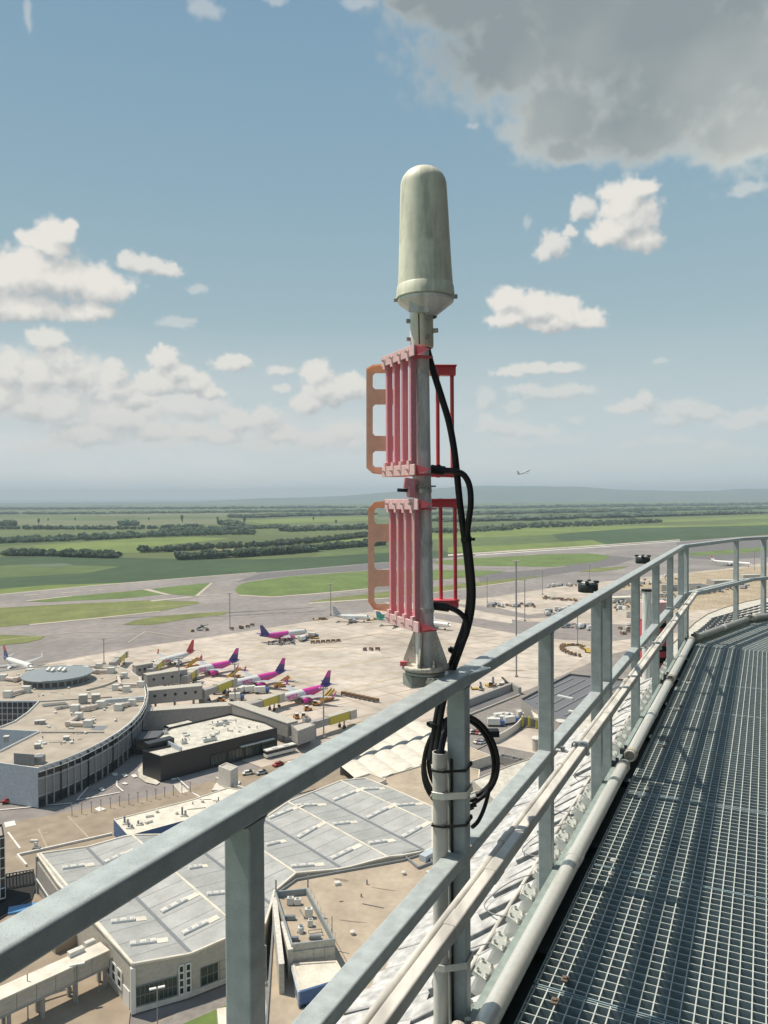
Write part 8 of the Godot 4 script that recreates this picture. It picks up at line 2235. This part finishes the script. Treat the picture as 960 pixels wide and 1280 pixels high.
	var leg := mb(); bar(leg, Vector3(2.9237, 94.0477, -8.3000) + Vector3(0, -1.0, 0), Vector3(2.9237, 94.0477, -8.3000), 0.08, 0.08, 0.01, 1); part("leg", leg, M.red, r2, true)

func grid_antenna(label: String, top: float, low: float, holes: Array, plate_y: Array, plate_x: Vector2, fr: Array, frx: Array, shift: float) -> void:
	var l := Vector3(0.012 + shift, EYE, -2.30)
	var r := Vector3(0.094 + shift, EYE, -2.125)
	var along := (r - l)
	var o := thing("grid_antenna", label, "antenna", Vector3(0.1, EYE + low, -2.2), 0.0, "pink grid antennas on the mast")
	var d := along.normalized()
	var n := d.cross(Vector3.UP).normalized()       # towards the lower left of the picture
	if n.x > 0: n = -n
	for k in 4:
		var p := l + d * (0.012 + k * 0.051)
		var st := mb()
		sweep(st, [p + Vector3(0, low + 0.02, 0), p + Vector3(0, top - 0.022, 0)], round_rect(0.0185, 0.014, 0.003, 2), d)
		part("rod", st, M.pink, o, true)
		for e in [low + 0.022, top - 0.024]:
			var f := mb()
			box(f, p + Vector3(0, e, 0) + n * 0.012, Vector3(0.014, 0.03, 0.010), turned(d))
			part("rod_clip", f, M.pink_pale, o, true)
		for e in [low + 0.012, top - 0.014]:
			var b := mb(); sweep(b, [p + Vector3(0, e, 0) + n * 0.018, p + Vector3(0, e, 0) + n * 0.024], ring_of(0.0035, 6)); part("bolt", b, M.steel, o, true)
	for e in [[low - 0.004, low + 0.026], [top - 0.030, top]]:
		var st := mb()
		bar(st, l - d * 0.008 + n * 0.013 + Vector3(0, (e[0] + e[1]) / 2, 0), r + d * 0.01 + n * 0.013 + Vector3(0, (e[0] + e[1]) / 2, 0), 0.005, e[1] - e[0], 0.001, 1)
		part("cross_strip", st, M.pink_pale, o, true)
		var ear := mb()
		flat(ear, [r + n * 0.01 + Vector3(0, e[1], 0), r + n * 0.01 + Vector3(0, e[0], 0), r + d * 0.03 + Vector3(0.022, (e[0] + e[1]) / 2, 0)], n)
		bar(ear, l + Vector3(0, e[0] + 0.002, 0) - n * 0.02, r + Vector3(0, e[0] + 0.002, 0) - n * 0.02, 0.06, 0.004, 0.001, 1)
		part("bracket_plate", ear, M.red, o, true)
	# slotted orange plate: a sheet 3 mm thick between and round its windows
	var z := -2.36
	var px := func(x: float, y: float) -> Vector3: return Vector3((x - 480.0 + 0.00576 * (640.0 - y)) / 960.0 * 2.36, EYE - (y - 623.0 + 0.00576 * (x - 480.0)) / 960.0 * 2.36, z)
	var st := mb()
	var x0 := plate_x.x
	var xi := plate_x.x + 8.0
	var x1 := plate_x.y + 18.0
	var pieces := [[px.call(x0, plate_y[1]), px.call(xi, plate_y[0] + 3.5), px.call(xi, plate_y[3] - 4.0), px.call(x0, plate_y[2])]]
	var y := plate_y[0] as float
	for h in holes + [[plate_y[3], plate_y[3]]]:
		var first: bool = h == holes[0]
		var last: bool = h[0] == plate_y[3]
		pieces.append([px.call(xi, y + (3.5 if first else 0.0)), px.call(x1, y), px.call(x1, h[0]), px.call(xi, h[0] - (4.0 if last else 0.0))])
		y = h[1]
	for p in pieces:
		for e in [-0.0015, 0.0015]:
			var f := []
			for q in p: f.append(q + Vector3(0, 0, e))
			flat(st, f, Vector3(0, 0, e))
		var mid: Vector3 = (p[0] + p[2]) / 2
		for k in 4:
			var a: Vector3 = p[k]
			var b: Vector3 = p[(k + 1) % 4]
			flat(st, [a + Vector3(0, 0, 0.0015), b + Vector3(0, 0, 0.0015), b - Vector3(0, 0, 0.0015), a - Vector3(0, 0, 0.0015)], (a + b) / 2 - mid)
	# rounded corners of the windows
	for h in holes:
		for c in [[h[0], 1.0], [h[1], -1.0]]:
			var a: Vector3 = px.call(xi, c[0])
			var b: Vector3 = px.call(xi + 3.0, c[0])
			var q: Vector3 = px.call(xi, c[0] + 3.0 * c[1])
			for e in [-0.0014, 0.0014]: flat(st, [a + Vector3(0, 0, e), b + Vector3(0, 0, e), q + Vector3(0, 0, e)], Vector3(0, 0, e))
	part("slotted_plate", st, M.orange, o, true)
	# turned-in flanges at its slanted ends
	for e in [[plate_y[0], plate_y[1]], [plate_y[3], plate_y[2]]]:
		var fst := mb()
		var a: Vector3 = px.call(x0, e[1])
		var b: Vector3 = px.call(xi, e[0] + (3.5 if e[0] < e[1] else -4.0))
		var c: Vector3 = px.call(x1, e[0])
		flat(fst, [a, b, b + Vector3(0, 0, 0.03), a + Vector3(0, 0, 0.03)], Vector3.UP)
		flat(fst, [b, c, c + Vector3(0, 0, 0.03), b + Vector3(0, 0, 0.03)], Vector3.UP)
		part("flange", fst, M.orange, o, true)
	# frame at the back right
	var zf := -2.43
	var pf := func(x: float, yy: float) -> Vector3: return Vector3((x - 480.0 + 0.00576 * (640.0 - yy)) / 960.0 * 2.43, EYE - (yy - 623.0 + 0.00576 * (x - 480.0)) / 960.0 * 2.43, zf)
	for k in 2:
		var ya: float = (fr[k * 2] + fr[k * 2 + 1]) / 2
		var tall: float = absf(fr[k * 2 + 1] - fr[k * 2]) / 960.0 * 2.43
		var f := mb()
		bar(f, pf.call(frx[0].x - 12, ya), pf.call(frx[0].y, ya + 0.6), 0.03, tall * 0.8, 0.002, 1)
		bar(f, pf.call(frx[0].x - 12, ya - tall * 160), pf.call(frx[0].y + 1, ya - tall * 160), 0.045, 0.004, 0.001, 1)
		part("frame_bar", f, M.red, o, true)
		var inner_end: Vector3 = pf.call(frx[0].x - 10, ya)
		var arm := mb(); bar(arm, Vector3(0.113, inner_end.y, -2.20), inner_end, 0.024, 0.018, 0.002, 1); part("frame_arm", arm, M.red, o, true)
		var plate_end: Vector3 = px.call(plate_x.y + 12.0, plate_y[0] + 6.0 if k == 0 else plate_y[3] - 6.0)
		var arm2 := mb(); bar(arm2, Vector3(0.105, plate_end.y, -2.21), plate_end, 0.016, 0.014, 0.002, 1); part("plate_arm", arm2, M.pink, o, true)
	for xx in [frx[1].x, frx[1].y]:
		var f := mb(); sweep(f, [pf.call(xx, fr[3]), pf.call(xx - 1, fr[0])], ring_of(0.0062, 12)); part("frame_rod", f, M.red, o, true)

func cables() -> void:
	var main := thing("black_cable", "thick black antenna cable falling in an S curve from the mast head", "cable", Vector3(0.1340, 96.4278, -2.2200))
	var st := mb()
	tube(st, smooth_path([Vector3(0.1252, 96.4403, -2.2250), Vector3(0.1365, 96.3942, -2.2250), Vector3(0.1521, 96.3404, -2.2200), Vector3(0.1703, 96.2827, -2.2200), Vector3(0.1885, 96.2205, -2.2200), Vector3(0.2020, 96.1489, -2.2200), Vector3(0.2109, 96.0750, -2.2200), Vector3(0.2198, 95.9826, -2.2200), Vector3(0.2310, 95.8945, -2.2200), Vector3(0.2400, 95.8204, -2.2200), Vector3(0.2466, 95.7391, -2.2200), Vector3(0.2441, 95.6857, -2.2200), Vector3(0.2323, 95.6300, -2.2200), Vector3(0.2136, 95.5766, -2.2200), Vector3(0.1965, 95.5189, -2.2400), Vector3(0.1775, 95.4553, -2.2700), Vector3(0.1582, 95.3767, -2.2700), Vector3(0.1460, 95.3052, -2.2700), Vector3(0.1331, 95.2250, -2.2600)], 6), 0.0098, 14)
	part("cable", st, M.rubber, main, true)
	var second := thing("black_cable", "black cable leaving the upper grid antenna and joining the thick one", "cable", Vector3(0.1410, 96.0820, -2.2100))
	st = mb()
	tube(st, smooth_path([Vector3(0.1417, 96.0824, -2.2200), Vector3(0.1686, 96.0795, -2.2100), Vector3(0.2022, 96.0767, -2.2000), Vector3(0.2296, 96.0651, -2.2000), Vector3(0.2455, 96.0329, -2.2000), Vector3(0.2488, 95.9825, -2.2000), Vector3(0.2429, 95.9367, -2.2000), Vector3(0.2404, 95.8950, -2.2100), Vector3(0.2476, 95.8215, -2.2050), Vector3(0.2542, 95.7408, -2.2050), Vector3(0.2517, 95.6832, -2.2050), Vector3(0.2399, 95.6255, -2.2050), Vector3(0.2218, 95.5715, -2.2100), Vector3(0.2049, 95.5163, -2.2300), Vector3(0.1862, 95.4506, -2.2600), Vector3(0.1669, 95.3675, -2.2600), Vector3(0.1540, 95.2875, -2.2500), Vector3(0.1413, 95.2200, -2.2400)], 6), 0.0088, 12)
	part("cable", st, M.rubber, second, true)
	var pl := mb(); sweep(pl, [Vector3(0.1370, 96.0835, -2.2200), Vector3(0.1755, 96.0783, -2.2100)], ring_of(0.0135, 14)); sweep(pl, [Vector3(0.1529, 96.0826, -2.2150), Vector3(0.1619, 96.0813, -2.2130)], ring_of(0.0165, 6)); part("plug", pl, M.rubber, second, true)
	var third := thing("black_cable", "short black cable leaving the lower grid antenna", "cable", Vector3(0.1438, 95.6900, -2.2100))
	st = mb()
	tube(st, smooth_path([Vector3(0.1398, 95.6886, -2.2200), Vector3(0.1669, 95.6876, -2.2100), Vector3(0.1960, 95.6819, -2.2000), Vector3(0.2212, 95.6656, -2.2000), Vector3(0.2349, 95.6448, -2.2000), Vector3(0.2370, 95.6148, -2.2000), Vector3(0.2208, 95.5780, -2.2000)], 6), 0.008, 12)
	part("cable", st, M.rubber, third, true)
	var pl2 := mb(); sweep(pl2, [Vector3(0.1398, 95.6886, -2.2200), Vector3(0.1849, 95.6847, -2.2050)], ring_of(0.0125, 14)); part("plug", pl2, M.rubber, third, true)
	var fix := thing("cable_tie", "black tie bundling the hanging cables beside the lower grid antenna", "cable tie", Vector3(0.2392, 95.8811, -2.2100), 0.0, "black ties on the hanging cables")
	var t1 := mb(); sweep(t1, [Vector3(0.2357, 95.8858, -2.2100), Vector3(0.2380, 95.8742, -2.2100)], ring_of(0.0165, 14)); box(t1, Vector3(0.2564, 95.8816, -2.2000), Vector3(0.008, 0.008, 0.008)); part("strap", t1, M.tie, fix, true)
	for f in [[570, 812, 567, 818, 2.235, "black tie on the hanging cables just above the top rail"], [543, 905, 542, 910, 2.265, "black tie on the cables just below the top rail"]]:
		var q := thing("cable_tie", f[5], "cable tie", Vector3(0.2, EYE - 0.5, -2.24), 0.0, "black ties on the hanging cables")
		var pa := Vector3((f[0] - 480.0 + 0.00576 * (640 - f[1])) / 960.0 * f[4], EYE - (f[1] - 622.6) / 960.0 * f[4], -f[4])
		var pb := Vector3((f[2] - 480.0 + 0.00576 * (640 - f[3])) / 960.0 * f[4], EYE - (f[3] - 622.6) / 960.0 * f[4], -f[4])
		var t := mb(); sweep(t, [pa, pb], ring_of(0.018, 14)); box(t, pa + Vector3(-0.018, 0, 0.006), Vector3(0.010, 0.009, 0.009)); part("strap", t, M.tie, q, true)
	# coil of spare cable behind the main post
	var coil := thing("cable_coil", "coil of spare black cable hanging behind the main post", "cable", Vector3(0.2173, 95.2042, -2.2500))
	var loops := [[577, 952, 46, 58, 2.262, 0.0], [579, 950, 42, 52, 2.278, 0.02], [574, 956, 44, 58, 2.272, -0.05]]
	for c in loops:
		var path := []
		for k in 41:
			var a := TAU * k / 40.0 + 1.2
			var x: float = c[0] + c[2] * cos(a) + 3.0 * sin(2 * a)
			var y: float = c[1] + c[3] * sin(a) + c[5] * 40.0 * cos(a)
			path.append(Vector3((x - 480.0 - 0.00576 * (y - 640.0)) / 960.0 * c[4], EYE - (y - 622.5) / 960.0 * c[4], -c[4] + 0.012 * sin(a * 1.5)))
		var q := mb(); tube(q, path, 0.0068, 10); part("loop", q, M.rubber, coil, true)
	var tail := mb(); tube(tail, smooth_path([Vector3(0.3094, 95.1367, -2.2700), Vector3(0.2924, 95.0898, -2.2500), Vector3(0.2697, 95.0598, -2.2200), Vector3(0.2487, 95.0498, -2.2000)], 5), 0.006, 8); part("loop_end", tail, M.rubber, coil, true)
	var ct := mb(); box(ct, Vector3(0.3190, 95.3079, -2.2500), Vector3(0.03, 0.018, 0.03)); part("tie", ct, M.tie, coil, true)
	var drop := mb(); tube(drop, smooth_path([Vector3(0.2000, 95.3602, -2.2600), Vector3(0.1808, 95.3336, -2.2300), Vector3(0.1660, 95.3064, -2.1900), Vector3(0.1563, 95.2722, -2.1550), Vector3(0.1556, 95.1945, -2.1500)], 6), 0.009, 12); part("end_into_conduit", drop, M.rubber, coil, true)
	# white down pipe strapped to the main post
	var c0 := near(2.371, -0.0640, 1.125 - 0.41)
	var c1 := near(2.371, -0.0640, 1.50)
	var dp := thing("white_down_pipe", "white plastic pipe strapped upright to the main post", "pipe", c1)
	var pst := mb(); pipe(pst, c0, c1, 0.0215, 0.0025, 24); part("pipe", pst, M.duct, dp, true)
	var sp := mb(); bar(sp, near(2.399, -0.0415, 0.74), near(2.399, -0.0415, 1.49), 0.006, 0.010, 0.001, 1); part("black_edge", sp, M.rubber, dp, true)
	var straps := [[0.763, 0.004, M.tie, "upper black tie round pipe and main post"], [0.918, 0.004, M.tie, "lower black tie round pipe and main post"], [0.833, 0.010, M.galv, "upper steel strap round pipe and main post"], [1.318, 0.010, M.galv, "lower steel strap round pipe and main post"]]
	for s in straps:
		var q := thing("strap", s[3], "strap", near(2.41, -0.03, s[0]), 0.0, "straps round the down pipe")
		var ring := [[2.349, -0.080], [2.347, -0.064], [2.352, -0.046], [2.401, 0.0035], [2.4485, 0.0035], [2.4485, -0.0595], [2.403, -0.0605], [2.390, -0.080], [2.372, -0.0875], [2.349, -0.080]]
		var path := []
		for p in ring: path.append(near(p[0], p[1], s[0] + 0.004 * sin(p[0] * 40.0)))
		var tst := mb(); sweep(tst, path, round_rect(0.003, s[1] * 2.0, 0.001, 1)); part("band", tst, s[2], q, true)
		var hd := mb(); box(hd, near(2.451, -0.005, s[0]), Vector3(0.014, s[1] * 2.4, 0.012)); part("buckle", hd, s[2], q, true)
